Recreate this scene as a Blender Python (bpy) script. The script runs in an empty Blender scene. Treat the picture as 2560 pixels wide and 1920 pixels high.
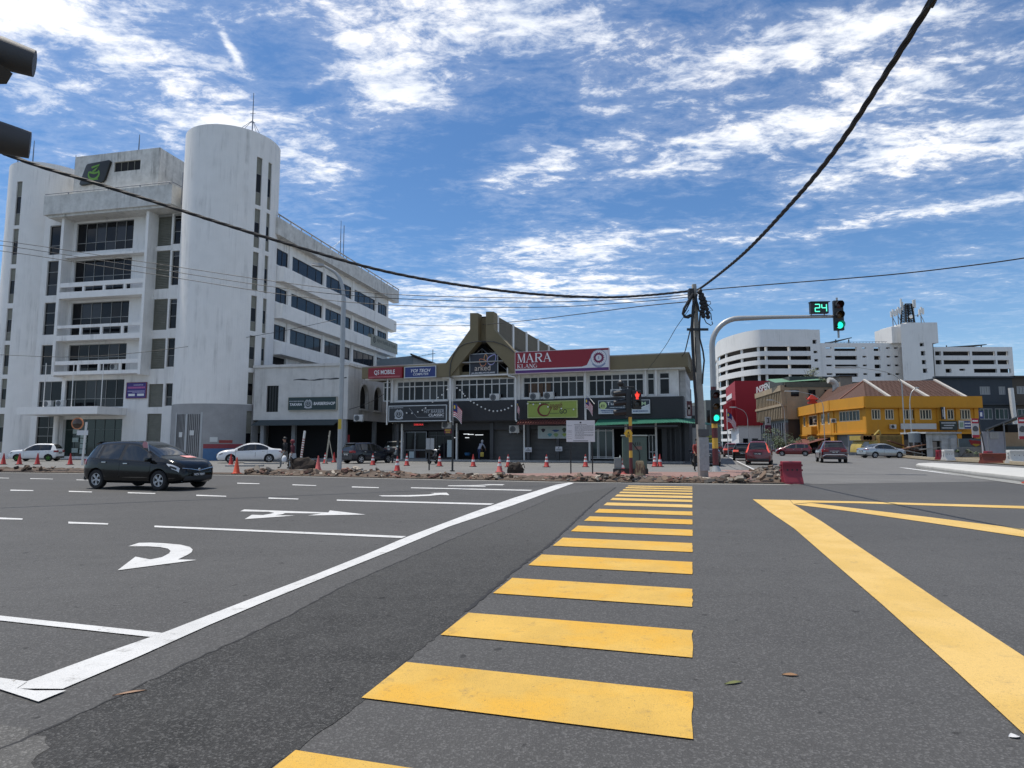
import bpy, bmesh, math, random
from mathutils import Vector, Matrix
from mathutils.geometry import tessellate_polygon
rnd = random.Random(7)
sc = bpy.context.scene
COL = sc.collection
rad = math.radians

# ---------------------------------------------------------------- camera
FPX, HCAM, PITCH = 1560.0, 1.42, math.atan(150/1560)
cam = bpy.data.cameras.new('camera'); cam.sensor_width = 36; cam.lens = 36*FPX/2560
cam.clip_start = .05; cam.clip_end = 5000
camo = bpy.data.objects.new('camera', cam); COL.objects.link(camo)
camo.location = (0, 0, HCAM); camo.rotation_euler = (math.pi/2+PITCH, 0, 0)
sc.camera = camo

# ---------------------------------------------------------------- view, sky and sun
sc.view_settings.view_transform = 'Standard'; sc.view_settings.look = 'None'
sc.view_settings.exposure = 0.34; sc.view_settings.gamma = 1
sc.view_settings.use_curve_mapping = False
SUN_EL = 70.0; SUN_AZ = -66.0         # degrees; azimuth from +Y towards +X
world = bpy.data.worlds.new('World'); sc.world = world; world.use_nodes = True
def build_world():
    nt = world.node_tree; N = nt.nodes; L = nt.links
    for n in list(N): N.remove(n)
    out = N.new('ShaderNodeOutputWorld'); bg = N.new('ShaderNodeBackground')
    sky = N.new('ShaderNodeTexSky'); sky.sky_type = 'NISHITA'; sky.sun_disc = False
    sky.sun_elevation = rad(SUN_EL); sky.sun_rotation = rad(SUN_AZ)
    sky.altitude = 0; sky.air_density = 1.0; sky.dust_density = .6; sky.ozone_density = 2.2
    bg.inputs['Strength'].default_value = .13
    def math_(op, a, b=None, c=None, clamp=False):
        n = N.new('ShaderNodeMath'); n.operation = op; n.use_clamp = clamp
        for i, v in enumerate((a, b, c)):
            if v is None: continue
            if isinstance(v, (int, float)): n.inputs[i].default_value = v
            else: L.new(v, n.inputs[i])
        return n.outputs[0]
    tc = N.new('ShaderNodeTexCoord'); sep = N.new('ShaderNodeSeparateXYZ')
    L.new(tc.outputs['Generated'], sep.inputs[0])
    dz = math_('MAXIMUM', sep.outputs[2], .03)
    dzz = math_('ADD', dz, .06)
    px = math_('DIVIDE', sep.outputs[0], dzz); py = math_('DIVIDE', sep.outputs[1], dzz)
    comb = N.new('ShaderNodeCombineXYZ'); L.new(px, comb.inputs[0]); L.new(py, comb.inputs[1])
    def noise(vec, scale, detail, rough, rot=0, sx=1, sy=1, loc=(0, 0, 0), dist=0, w=None):
        mp = N.new('ShaderNodeMapping'); mp.inputs['Rotation'].default_value = (0, 0, rad(rot))
        mp.inputs['Scale'].default_value = (sx, sy, 1); mp.inputs['Location'].default_value = loc
        L.new(vec, mp.inputs[0])
        t = N.new('ShaderNodeTexNoise'); t.inputs['Scale'].default_value = scale
        t.inputs['Detail'].default_value = detail; t.inputs['Roughness'].default_value = rough
        t.inputs['Distortion'].default_value = dist
        L.new(mp.outputs[0], t.inputs['Vector']); return t.outputs['Fac']
    def sstep(v, a, b):
        n = N.new('ShaderNodeMapRange'); n.interpolation_type = 'SMOOTHSTEP'
        n.inputs['From Min'].default_value = a; n.inputs['From Max'].default_value = b
        L.new(v, n.inputs['Value']); return n.outputs[0]
    # broad cloud fields: soft ellipses on the cloud sheet (x, y, rx, ry, turn, weight)
    def field(cx, cy, rx, ry, rot, wgt):
        c, s = math.cos(rad(rot)), math.sin(rad(rot))
        ax = math_('SUBTRACT', px, cx); ay = math_('SUBTRACT', py, cy)
        u = math_('ADD', math_('MULTIPLY', ax, c/rx), math_('MULTIPLY', ay, s/rx))
        v = math_('ADD', math_('MULTIPLY', ax, -s/ry), math_('MULTIPLY', ay, c/ry))
        r2 = math_('ADD', math_('MULTIPLY', u, u), math_('MULTIPLY', v, v))
        return math_('MULTIPLY', math_('EXPONENT', math_('MULTIPLY', r2, -1.0)), wgt)
    fields = CLOUD_FIELDS
    tot = None
    for f in fields:
        o = field(*f); tot = o if tot is None else math_('ADD', tot, o)
    base = noise(comb.outputs[0], 1.3, 4, .5, rot=-33, sx=.7, sy=1.7, dist=.3)
    fine = noise(comb.outputs[0], 6.5, 10, .66, rot=-33, sx=.75, sy=1.4, dist=.5)
    puff = noise(comb.outputs[0], 17, 8, .68, rot=25, sx=.9, sy=1.2, dist=.3)
    d = math_('ADD', math_('MULTIPLY', base, .5), math_('MULTIPLY', fine, 1.05))
    d = math_('ADD', d, math_('MULTIPLY', puff, .72))
    d = math_('ADD', math_('ADD', d, tot), -.05)
    d = math_('ADD', d, math_('MULTIPLY', sstep(py, 1.15, .2), .20))      # extra unseen cloud added overhead and behind to lift the ambient light
    dens = sstep(d, 1.15, 1.60)
    veil = math_('MULTIPLY', sstep(d, .95, 1.4), .17)
    dens = math_('MULTIPLY', math_('MAXIMUM', dens, veil), .93)
    dens = math_('MULTIPLY', dens, sstep(sep.outputs[2], .0, .12))
    # thin milky air towards the horizon
    hz = math_('POWER', math_('SUBTRACT', 1.0, math_('MINIMUM', dz, 1.0)), 9.0)
    hz = math_('MULTIPLY', hz, .62)
    skyc = N.new('ShaderNodeMix'); skyc.data_type = 'RGBA'; skyc.blend_type = 'MULTIPLY'
    skyc.inputs[0].default_value = 1; L.new(sky.outputs[0], skyc.inputs[6]); skyc.inputs[7].default_value = (.41, .60, .765, 1)
    m1 = N.new('ShaderNodeMix'); m1.data_type = 'RGBA'; L.new(hz, m1.inputs[0])
    L.new(skyc.outputs[2], m1.inputs[6]); m1.inputs[7].default_value = (4.0, 5.2, 6.5, 1)
    shade = noise(comb.outputs[0], 3.2, 5, .6, rot=20, loc=(3, 1, 0))
    cr = N.new('ShaderNodeMix'); cr.data_type = 'RGBA'; L.new(sstep(shade, .35, .68), cr.inputs[0])
    cr.inputs[6].default_value = (5.9, 6.2, 6.7, 1); cr.inputs[7].default_value = (8.6, 8.4, 8.1, 1)
    m2 = N.new('ShaderNodeMix'); m2.data_type = 'RGBA'; L.new(dens, m2.inputs[0])
    L.new(m1.outputs[2], m2.inputs[6]); L.new(cr.outputs[2], m2.inputs[7])
    L.new(m2.outputs[2], bg.inputs['Color']); L.new(bg.outputs[0], out.inputs[0])
# (x/z, y/z, rx, ry, turn, weight) of the cloud banks overhead and of the clear gaps between them
CLOUD_FIELDS = [
    (-1.03, 1.22, .28, .14, 0, .34), (-1.05, 1.52, .48, .40, 0, .17), (-.60, 1.9, .24, .42, 0, .26),
    (-.64, 1.34, .012, .07, 4, .36), (-.12, 1.28, .52, .19, -8, .26), (-.30, 1.46, .16, .10, 30, .22),
    (.08, 1.92, .32, .15, -33, .38), (.80, 1.60, .56, .16, -37, .36), (.64, 1.36, .40, .09, -35, .28),
    (1.30, 1.72, .50, .20, -33, .26), (1.48, 2.18, .52, .075, -33, .36), (.22, 2.62, .46, .26, -18, .27),
    (.45, 3.2, .9, .34, -8, .30), (-.35, 4.2, .8, 1.0, 0, .36), (1.9, 3.1, .9, .22, -15, .14), (.42, 1.42, .42, .16, -36, .17), (1.02, 1.95, .5, .14, -34, .20), (.55, 1.86, .2, .1, -34, .14),
    (-.54, 1.46, .13, .22, 0, -.30), (-.36, 2.25, .30, .34, 0, -.30), (.33, 1.62, .26, .08, -35, -.22),
    (.66, 2.18, .30, .13, -30, -.26), (1.5, 3.6, 1.2, .7, 0, -.18), (.48, 1.2, .2, .08, 0, -.14), (-.06, 1.66, .26, .10, -25, -.22)]
build_world()
sunl = bpy.data.lights.new('sun', 'SUN'); sunl.energy = 3.7; sunl.angle = rad(.53); sunl.color = (1, .94, .85)
suno = bpy.data.objects.new('sun', sunl); COL.objects.link(suno)
_e, _a = rad(SUN_EL), rad(SUN_AZ)
SUNV = Vector((math.cos(_e)*math.sin(_a), math.cos(_e)*math.cos(_a), math.sin(_e)))
suno.rotation_euler = SUNV.to_track_quat('Z', 'Y').to_euler(); suno.location = (-20, 10, 60)

# ---------------------------------------------------------------- survey helpers: a sight line met with the ground or a wall
_c, _s = math.cos(PITCH), math.sin(PITCH)
def ray(x, y):
    a = (x-1280)/FPX; b = (960-y)/FPX
    return Vector((a, _c-b*_s, _s+b*_c))
def G(x, y, z=0.0):
    d = ray(x, y); t = (z-HCAM)/d.z
    return Vector((d.x*t, d.y*t, z))
def V(x, y, Y):
    d = ray(x, y); t = Y/d.y
    return Vector((d.x*t, Y, HCAM+d.z*t))
class Frame:
    def __init__(s, ox, oy, deg):
        s.o = Vector((ox, oy, 0)); s.deg = deg; a = rad(deg)
        s.ex = Vector((math.cos(a), math.sin(a), 0)); s.ey = Vector((-math.sin(a), math.cos(a), 0))
    def at(s, px, py, y):
        d = ray(px, py); c = (s.o+s.ey*y-Vector((0, 0, HCAM))).dot(s.ey)
        p = Vector((0, 0, HCAM))+d*(c/d.dot(s.ey))
        return (p-s.o).dot(s.ex), p.z
    def w(s, x, y, z=0): return s.o+s.ex*x+s.ey*y+Vector((0, 0, z))
    def rect(s, x0, y0, x1, y1, y):
        a = s.at(x0, y0, y); b = s.at(x1, y1, y)
        return a[0], b[0], b[1], a[1]           # x0, x1, z0, z1

# ---------------------------------------------------------------- mesh helpers
class MB:
    def __init__(s, fn=None): s.v = []; s.f = []; s.m = []; s.fn = fn; s.mat = 0
    def add(s, pts, faces):
        o = len(s.v)
        for p in pts:
            s.v.append(tuple(s.fn(*p)) if s.fn else tuple(p))
        for f in faces: s.f.append(tuple(i+o for i in f)); s.m.append(s.mat)
        return s
    def poly(s, *pts): return s.add(pts, [tuple(range(len(pts)))])
    def box(s, x0, x1, y0, y1, z0, z1):
        return s.add([(x0,y0,z0),(x1,y0,z0),(x1,y1,z0),(x0,y1,z0),(x0,y0,z1),(x1,y0,z1),(x1,y1,z1),(x0,y1,z1)],
            [(0,3,2,1),(4,5,6,7),(0,1,5,4),(1,2,6,5),(2,3,7,6),(3,0,4,7)])
    def obox(s, c, ax, ay, az):
        c = Vector(c); ax = Vector(ax); ay = Vector(ay); az = Vector(az)
        P = [c+ax*i+ay*j+az*k for k in (-1,1) for (i,j) in ((-1,-1),(1,-1),(1,1),(-1,1))]
        return s.add(P, [(0,3,2,1),(4,5,6,7),(0,1,5,4),(1,2,6,5),(2,3,7,6),(3,0,4,7)])
    def prism(s, pts, z0, z1):                 # plan polygon raised from z0 to z1
        n = len(pts); P = [(x,y,z0) for x,y in pts]+[(x,y,z1) for x,y in pts]
        tri = tessellate_polygon([[Vector((x,y,0)) for x,y in pts]])
        return s.add(P, [tuple(reversed(t)) for t in tri]+[tuple(i+n for i in t) for t in tri]+[(i,(i+1)%n,n+(i+1)%n,n+i) for i in range(n)])
    def slab(s, pts, y0, y1):                  # elevation polygon (x, z) given depth y0..y1
        n = len(pts); P = [(x,y0,z) for x,z in pts]+[(x,y1,z) for x,z in pts]
        tri = tessellate_polygon([[Vector((x,z,0)) for x,z in pts]])
        return s.add(P, [tuple(reversed(t)) for t in tri]+[tuple(i+n for i in t) for t in tri]+[(i,(i+1)%n,n+(i+1)%n,n+i) for i in range(n)])
    def sheet(s, pts, z):
        tri = tessellate_polygon([[Vector((p[0],p[1],0)) for p in pts]])
        return s.add([(p[0],p[1],z) for p in pts], [tuple(t) for t in tri])
    def cyl(s, p0, p1, r0, r1=None, n=12, caps=True):
        p0 = Vector(p0); p1 = Vector(p1); r1 = r0 if r1 is None else r1
        d = (p1-p0).normalized(); u = d.orthogonal().normalized(); w = d.cross(u)
        P = []
        for p, r in ((p0,r0),(p1,r1)):
            P += [p+(u*math.cos(2*math.pi*i/n)+w*math.sin(2*math.pi*i/n))*r for i in range(n)]
        F = [(i,(i+1)%n,n+(i+1)%n,n+i) for i in range(n)]
        if caps: F += [tuple(range(n-1,-1,-1)), tuple(range(n,2*n))]
        return s.add(P, F)
    def tube(s, pts, r, n=6, caps=True):
        pts = [Vector(p) for p in pts]; R = r if isinstance(r,(list,tuple)) else [r]*len(pts)
        P = []; prev = None
        for i, p in enumerate(pts):
            d = (pts[min(i+1,len(pts)-1)]-pts[max(i-1,0)]).normalized()
            u = d.orthogonal().normalized() if prev is None else (prev-d*prev.dot(d)).normalized()
            prev = u; w = d.cross(u)
            P += [p+(u*math.cos(2*math.pi*k/n)+w*math.sin(2*math.pi*k/n))*R[i] for k in range(n)]
        F = []
        for i in range(len(pts)-1):
            for k in range(n): F.append((i*n+k, i*n+(k+1)%n, (i+1)*n+(k+1)%n, (i+1)*n+k))
        if caps: F += [tuple(range(n-1,-1,-1)), tuple(range((len(pts)-1)*n, len(pts)*n))]
        return s.add(P, F)
    def lathe(s, prof, n=16, c=(0,0,0), axis='z', caps=True):
        P = []; F = []
        for r, h in prof:
            for k in range(n):
                a = 2*math.pi*k/n; x, y = r*math.cos(a), r*math.sin(a)
                P.append({'z':(c[0]+x,c[1]+y,c[2]+h),'y':(c[0]+x,c[1]+h,c[2]+y),'x':(c[0]+h,c[1]+x,c[2]+y)}[axis])
        for i in range(len(prof)-1):
            for k in range(n): F.append((i*n+k, i*n+(k+1)%n, (i+1)*n+(k+1)%n, (i+1)*n+k))
        if caps: F += [tuple(range(n-1,-1,-1)), tuple(range((len(prof)-1)*n, len(prof)*n))]
        return s.add(P, F)
    def ball(s, c, r, n=8, sz=1.0):
        return s.lathe([(max(.001,r*math.sin(math.pi*i/n)), -r*sz*math.cos(math.pi*i/n)) for i in range(n+1)], n+2, c)
    def wall(s, x0, x1, z0, z1, y, holes=(), depth=.15, xs=()):
        X = sorted(set([x0,x1]+[h[0] for h in holes]+[h[1] for h in holes]+[x for x in xs if x0<x<x1]))
        Z = sorted(set([z0,z1]+[h[2] for h in holes]+[h[3] for h in holes]))
        X = [x for x in X if x0-1e-6<=x<=x1+1e-6]; Z = [z for z in Z if z0-1e-6<=z<=z1+1e-6]
        for i in range(len(X)-1):
            for j in range(len(Z)-1):
                cx, cz = (X[i]+X[i+1])/2, (Z[j]+Z[j+1])/2
                if any(h[0]<cx<h[1] and h[2]<cz<h[3] for h in holes): continue
                s.poly((X[i],y,Z[j]),(X[i+1],y,Z[j]),(X[i+1],y,Z[j+1]),(X[i],y,Z[j+1]))
        for a,b,c,d in [h[:4] for h in holes]:
            s.poly((a,y,c),(a,y+depth,c),(a,y+depth,d),(a,y,d)); s.poly((b,y,c),(b,y,d),(b,y+depth,d),(b,y+depth,c))
            s.poly((a,y,d),(a,y+depth,d),(b,y+depth,d),(b,y,d)); s.poly((a,y,c),(b,y,c),(b,y+depth,c),(a,y+depth,c))
        return s
    def mesh(s, name, mats, smooth=False, bevel=0, ang=35):
        me = bpy.data.meshes.new(name); me.from_pydata(s.v, [], s.f)
        for m in (mats if isinstance(mats,(list,tuple)) else [mats]): me.materials.append(m)
        if any(s.m): me.polygons.foreach_set('material_index', s.m)
        bm = bmesh.new(); bm.from_mesh(me)
        bmesh.ops.recalc_face_normals(bm, faces=bm.faces)
        if bevel:
            bmesh.ops.remove_doubles(bm, verts=bm.verts, dist=1e-5)
            es = [e for e in bm.edges if len(e.link_faces)==2 and e.calc_face_angle(0)>rad(40)]
            bmesh.ops.bevel(bm, geom=es, offset=bevel, segments=2, profile=.6, affect='EDGES', clamp_overlap=True)
        bm.to_mesh(me); bm.free()
        if smooth or bevel:
            me.polygons.foreach_set('use_smooth', [True]*len(me.polygons)); me.set_sharp_from_angle(angle=rad(ang))
        me.update(); return me
    def make(s, name, mats, parent=None, **k):
        return link(name, s.mesh(name, mats, **k), parent)
def link(name, me, parent=None, loc=None, rz=0):
    o = bpy.data.objects.new(name, me); COL.objects.link(o)
    if parent is not None: o.parent = parent
    if loc is not None: o.location = loc
    if rz: o.rotation_euler = (0,0,rz)
    return o
def tag(o, label=None, cat=None, group=None, kind=None):
    if label: o['label'] = label
    if cat: o['category'] = cat
    if group: o['group'] = group
    if kind: o['kind'] = kind
    return o
def thing(name, label, cat, loc=(0,0,0), rz=0, group=None):
    o = bpy.data.objects.new(name, None); COL.objects.link(o); o.empty_display_size = .3
    o.location = loc; o.rotation_euler = (0,0,rz)
    return tag(o, label, cat, group)
def fthing(name, label, cat, F, group=None): return thing(name, label, cat, F.o, rad(F.deg), group)
def copy_tree(o, loc=None, rz=None, label=None):
    c = o.copy(); COL.objects.link(c)
    if loc is not None: c.location = loc
    if rz is not None: c.rotation_euler = (0,0,rz)
    if label: c['label'] = label
    for ch in list(o.children):
        d = ch.copy(); COL.objects.link(d); d.parent = c
        for g in list(ch.children):
            e = g.copy(); COL.objects.link(e); e.parent = d
    return c

# ---------------------------------------------------------------- materials
MATS = {}
def mat(name, col, rough=.7, metal=0, var=.0, vs=3.0, bump=0, bs=40, streak=0, spec=.5, emit=None, es=1, coat=0, brick=None, alpha=None, stain=0, rib=None):
    if name in MATS: return MATS[name]
    m = bpy.data.materials.new(name); m.use_nodes = True; MATS[name] = m
    N = m.node_tree.nodes; L = m.node_tree.links; b = N['Principled BSDF']
    c4 = (*col, 1)
    b.inputs['Base Color'].default_value = c4; b.inputs['Roughness'].default_value = rough
    b.inputs['Metallic'].default_value = metal; b.inputs['Specular IOR Level'].default_value = spec
    if coat: b.inputs['Coat Weight'].default_value = coat; b.inputs['Coat Roughness'].default_value = .03
    if emit: b.inputs['Emission Color'].default_value = (*emit, 1); b.inputs['Emission Strength'].default_value = es
    tc = N.new('ShaderNodeTexCoord'); cur = None
    def mixc(fac, col_in, col2):
        mx = N.new('ShaderNodeMix'); mx.data_type = 'RGBA'; L.new(fac, mx.inputs[0])
        if col_in is None: mx.inputs[6].default_value = c4
        else: L.new(col_in, mx.inputs[6])
        mx.inputs[7].default_value = col2; return mx.outputs[2]
    def noise(scale, detail=4, rough_=.6, sc3=None):
        t = N.new('ShaderNodeTexNoise'); t.inputs['Scale'].default_value = scale; t.inputs['Detail'].default_value = detail
        t.inputs['Roughness'].default_value = rough_
        if sc3:
            mp = N.new('ShaderNodeMapping'); mp.inputs['Scale'].default_value = sc3; L.new(tc.outputs['Object'], mp.inputs[0]); L.new(mp.outputs[0], t.inputs['Vector'])
        else: L.new(tc.outputs['Object'], t.inputs['Vector'])
        return t.outputs['Fac']
    def ramp(v, a, b_):
        r = N.new('ShaderNodeMapRange'); r.inputs['From Min'].default_value = a; r.inputs['From Max'].default_value = b_; L.new(v, r.inputs['Value']); return r.outputs[0]
    def mul(v, k):
        r = N.new('ShaderNodeMath'); r.operation = 'MULTIPLY'; L.new(v, r.inputs[0]); r.inputs[1].default_value = k; return r.outputs[0]
    if var: cur = mixc(mul(ramp(noise(vs, 6, .65), .35, .72), var), cur, (col[0]*.45, col[1]*.45, col[2]*.43, 1))
    if streak:
        a = ramp(noise(1.0, 5, .7, (2.2, 2.2, .16)), .5, .74); bb = ramp(noise(.35, 3, .6), .42, .66)
        mm = N.new('ShaderNodeMath'); mm.operation = 'MULTIPLY'; L.new(a, mm.inputs[0]); L.new(bb, mm.inputs[1])
        cur = mixc(mul(mm.outputs[0], streak), cur, (.10, .10, .09, 1))
    if stain: cur = mixc(mul(ramp(noise(1.3, 7, .7), .58, .72), stain), cur, (col[0]*.25, col[1]*.25, col[2]*.25, 1))
    hgt = None
    if brick:
        bt = N.new('ShaderNodeTexBrick'); mp = N.new('ShaderNodeMapping'); mp.inputs['Rotation'].default_value = brick.get('rot', (rad(90), 0, 0))
        L.new(tc.outputs['Object'], mp.inputs[0]); L.new(mp.outputs[0], bt.inputs['Vector'])
        bt.inputs['Scale'].default_value = brick.get('s', 1); bt.inputs['Brick Width'].default_value = brick.get('w', .23); bt.inputs['Row Height'].default_value = brick.get('h', .085)
        bt.inputs['Mortar Size'].default_value = brick.get('m', .008)
        hgt = bt.outputs['Fac']
        cur = mixc(mul(hgt, brick.get('k', .35)), cur, (col[0]*.6, col[1]*.6, col[2]*.6, 1))
    if rib:
        wv = N.new('ShaderNodeTexWave'); wv.inputs['Scale'].default_value = rib[0]; wv.bands_direction = rib[1]; wv.inputs['Distortion'].default_value = 0
        L.new(tc.outputs['Object'], wv.inputs['Vector']); hgt = wv.outputs['Fac']
    if cur is not None: L.new(cur, b.inputs['Base Color'])
    if bump or hgt is not None:
        bp = N.new('ShaderNodeBump'); bp.inputs['Strength'].default_value = bump or .3; bp.inputs['Distance'].default_value = .02
        if hgt is not None:
            if brick: bp.invert = True
            L.new(hgt, bp.inputs['Height'])
        else: L.new(noise(bs, 5, .7), bp.inputs['Height'])
        L.new(bp.outputs[0], b.inputs['Normal'])
    return m
# ---------------------------------------------------------------- ground, road and its paint
def asphalt(name, base, dark, speck=1.0, dusty=0.0, patchy=.5, fade=None):
    m = bpy.data.materials.new(name); m.use_nodes = True
    N = m.node_tree.nodes; L = m.node_tree.links; b = N['Principled BSDF']
    b.inputs['Roughness'].default_value = .82; b.inputs['Specular IOR Level'].default_value = .35
    tc = N.new('ShaderNodeTexCoord')
    def mapped(sc_, rot=0):
        mp = N.new('ShaderNodeMapping'); mp.inputs['Scale'].default_value = sc_; mp.inputs['Rotation'].default_value = (0, 0, rad(rot))
        L.new(tc.outputs['Object'], mp.inputs[0]); return mp.outputs[0]
    def noise(vec, s, d, r=.6):
        t = N.new('ShaderNodeTexNoise'); t.inputs['Scale'].default_value = s; t.inputs['Detail'].default_value = d; t.inputs['Roughness'].default_value = r
        L.new(vec, t.inputs['Vector']); return t.outputs['Fac']
    def rng(v, a, b_, lo=0, hi=1):
        r = N.new('ShaderNodeMapRange'); r.inputs['From Min'].default_value = a; r.inputs['From Max'].default_value = b_
        r.inputs['To Min'].default_value = lo; r.inputs['To Max'].default_value = hi; L.new(v, r.inputs['Value']); return r.outputs[0]
    def mix(f, a, c, blend='MIX'):
        x = N.new('ShaderNodeMix'); x.data_type = 'RGBA'; x.blend_type = blend
        if isinstance(f, float): x.inputs[0].default_value = f
        else: L.new(f, x.inputs[0])
        for i, q in ((6, a), (7, c)):
            if isinstance(q, tuple): x.inputs[i].default_value = (*q, 1)
            else: L.new(q, x.inputs[i])
        return x.outputs[2]
    v1 = mapped((1, 1, 1))
    big = noise(v1, .22, 5, .6); mid = noise(v1, 2.6, 6, .7)
    lane = noise(mapped((.12, 1.6, 1), -16), 1.0, 5, .65)         # worn wheel tracks along the road
    vor = N.new('ShaderNodeTexVoronoi'); vor.inputs['Scale'].default_value = 95; L.new(v1, vor.inputs['Vector'])
    grain = noise(v1, 160, 3, .7)
    c = mix(rng(big, .35, .68), base, tuple(k*(1-.28*patchy) for k in base))
    c = mix(rng(mid, .45, .75, 0, .55*patchy), c, dark)
    c = mix(rng(lane, .5, .72, 0, .4*patchy), c, dark)
    if fade:      # older, tyre-polished far end of the strip
        sx_ = N.new('ShaderNodeSeparateXYZ'); L.new(tc.outputs['Object'], sx_.inputs[0]); c = mix(rng(sx_.outputs[1], 4.5, 11, 0, .8), c, fade)
    if dusty: c = mix(rng(noise(v1, .5, 6, .65), .42, .7, 0, dusty), c, (.20, .195, .185))
    sp = N.new('ShaderNodeSeparateColor'); L.new(vor.outputs['Color'], sp.inputs[0])
    c = mix(rng(sp.outputs[0], .62, 1.0, 0, .5*speck), c, tuple(min(1, k*2.3+.02) for k in base))
    c = mix(rng(grain, .5, .8, 0, .75*speck), c, tuple(k*.3 for k in dark))
    spots = noise(v1, 7.0, 2, .5)
    c = mix(rng(spots, .69, .73, 0, .7), c, tuple(k*.35 for k in dark))
    L.new(c, b.inputs['Base Color'])
    bp = N.new('ShaderNodeBump'); bp.inputs['Strength'].default_value = .55*speck; bp.inputs['Distance'].default_value = .008
    L.new(vor.outputs['Distance'], bp.inputs['Height']); L.new(bp.outputs[0], b.inputs['Normal'])
    return m
M_ROAD = asphalt('road_asphalt', (.072, .071, .0695), (.046, .045, .044), .85, 0, .9)
M_PATCH = asphalt('patch_asphalt', (.044, .0435, .042), (.013, .0128, .0125), 1.5, 0, 1.5, (.070, .069, .066))
M_OLD = asphalt('old_asphalt', (.094, .092, .087), (.055, .053, .05), 1.1, .15, .9)
M_FAR = asphalt('far_asphalt', (.12, .118, .113), (.085, .084, .082), .7, .35)
M_LOT = asphalt('forecourt_asphalt', (.150, .149, .143), (.11, .11, .106), .6, .45)
M_DUST = asphalt('dusty_gutter', (.20, .195, .18), (.15, .145, .135), .6, .7)
M_EARTH = mat('bare_earth', (.115, .085, .064), .95, var=.8, vs=5, bump=.6, bs=25)
def paint(name, col, wear, dirt, alt=None):
    m = mat(name, col, .62, var=wear, vs=1.7, bump=.35, bs=120)
    N = m.node_tree.nodes; L = m.node_tree.links; b = N['Principled BSDF']
    src = b.inputs['Base Color'].links[0].from_socket
    tc = N.new('ShaderNodeTexCoord')
    def nz(s, d, r, a, c_, hi):
        t = N.new('ShaderNodeTexNoise'); t.inputs['Scale'].default_value = s; t.inputs['Detail'].default_value = d; t.inputs['Roughness'].default_value = r
        L.new(tc.outputs['Object'], t.inputs['Vector'])
        rr = N.new('ShaderNodeMapRange'); rr.inputs['From Min'].default_value = a; rr.inputs['From Max'].default_value = c_; rr.inputs['To Max'].default_value = hi
        L.new(t.outputs['Fac'], rr.inputs['Value']); return rr.outputs[0]
    def mx(f, a, c_):
        x = N.new('ShaderNodeMix'); x.data_type = 'RGBA'; L.new(f, x.inputs[0]); L.new(a, x.inputs[6]); x.inputs[7].default_value = (*c_, 1); return x.outputs[2]
    c = src
    if alt: c = mx(nz(1.1, 4, .6, .44, .58, .85), c, alt)
    c = mx(nz(60, 4, .75, .50, .78, .5), c, tuple(k*.5 for k in col))
    c = mx(nz(5, 9, .78, .56, .70, dirt), c, (.09, .085, .07))
    c = mx(nz(150, 2, .6, .64, .70, .8), c, (.05, .048, .045))
    c = mx(nz(23, 3, .6, .70, .73, .7), c, (.10, .08, .04))
    L.new(c, b.inputs['Base Color']); return m
M_WHITE = paint('white_road_paint', (.60, .60, .59), .30, .75)
M_YEL = paint('yellow_road_paint', (.61, .375, .066), .38, .5, (.60, .325, .022))
M_YEL2 = paint('pale_yellow_road_paint', (.61, .395, .10), .26, .35, (.63, .42, .13))

ground = MB(); ground.sheet([(-900,-60),(900,-60),(900,1800),(-900,1800)], -.02)
tag(ground.make('ground', M_FAR), kind='structure')
road = MB()
P_KERB = [(-60,43.5),(-26.1,32.1),(-16.2,30.1),(-12.3,29.3),(-5,26.5),(2.4,24.0),(6.5,23.2),(9.75,22.75)]
road.sheet([(-60,-20),(60,-20),(60,10.5),(30,16.8),(20.2,24.4),(10.2,22.2)]+[(x,y-.55) for x,y in reversed(P_KERB[:-1])], 0)
road = tag(road.make('road', M_ROAD), kind='structure')
def gz(pts, ox=0, oy=0, k=1.0): return [G(ox+x*k, oy+y*k) for x,y in pts]
A = (0,1120,.5787); B = (1280,1120,.5787)
def sheet(name, pts, m, z, parent=None):
    return MB().sheet(pts, z).make(name, m, parent)
tag(sheet('side_road', [(9.9,22.2),(20.2,24.4),(30,16.8),(60,10.5),(80,60),(60,78),(48,110),(44,160),(38,160),(30,100),(20.5,60),(14.2,38)], M_FAR, .002), kind='structure')
# dusty strip where the old kerb was broken out
gut = [Vector((x,y-.9,0)) for x,y in P_KERB]+[Vector((x,y+.4,0)) for x,y in reversed(P_KERB)]
tag(sheet('gutter', gut, M_DUST, .004), kind='structure')
# newer dark strip between stop line and crossing
L_ = gz([(-150,1370),(215,1210),(600,1030),(1200,750),(1500,590),(1780,470),(2000,375),(2212,290),(2320,245),(2400,205)], *A)
R_ = gz([(2660,170),(2560,245),(2380,415),(2212,540),(2050,680),(1900,805),(1720,945),(1560,1097),(1400,1220),(1290,1310),(1140,1400),(700,1750),(100,2000),(-300,1700)], *A)
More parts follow.
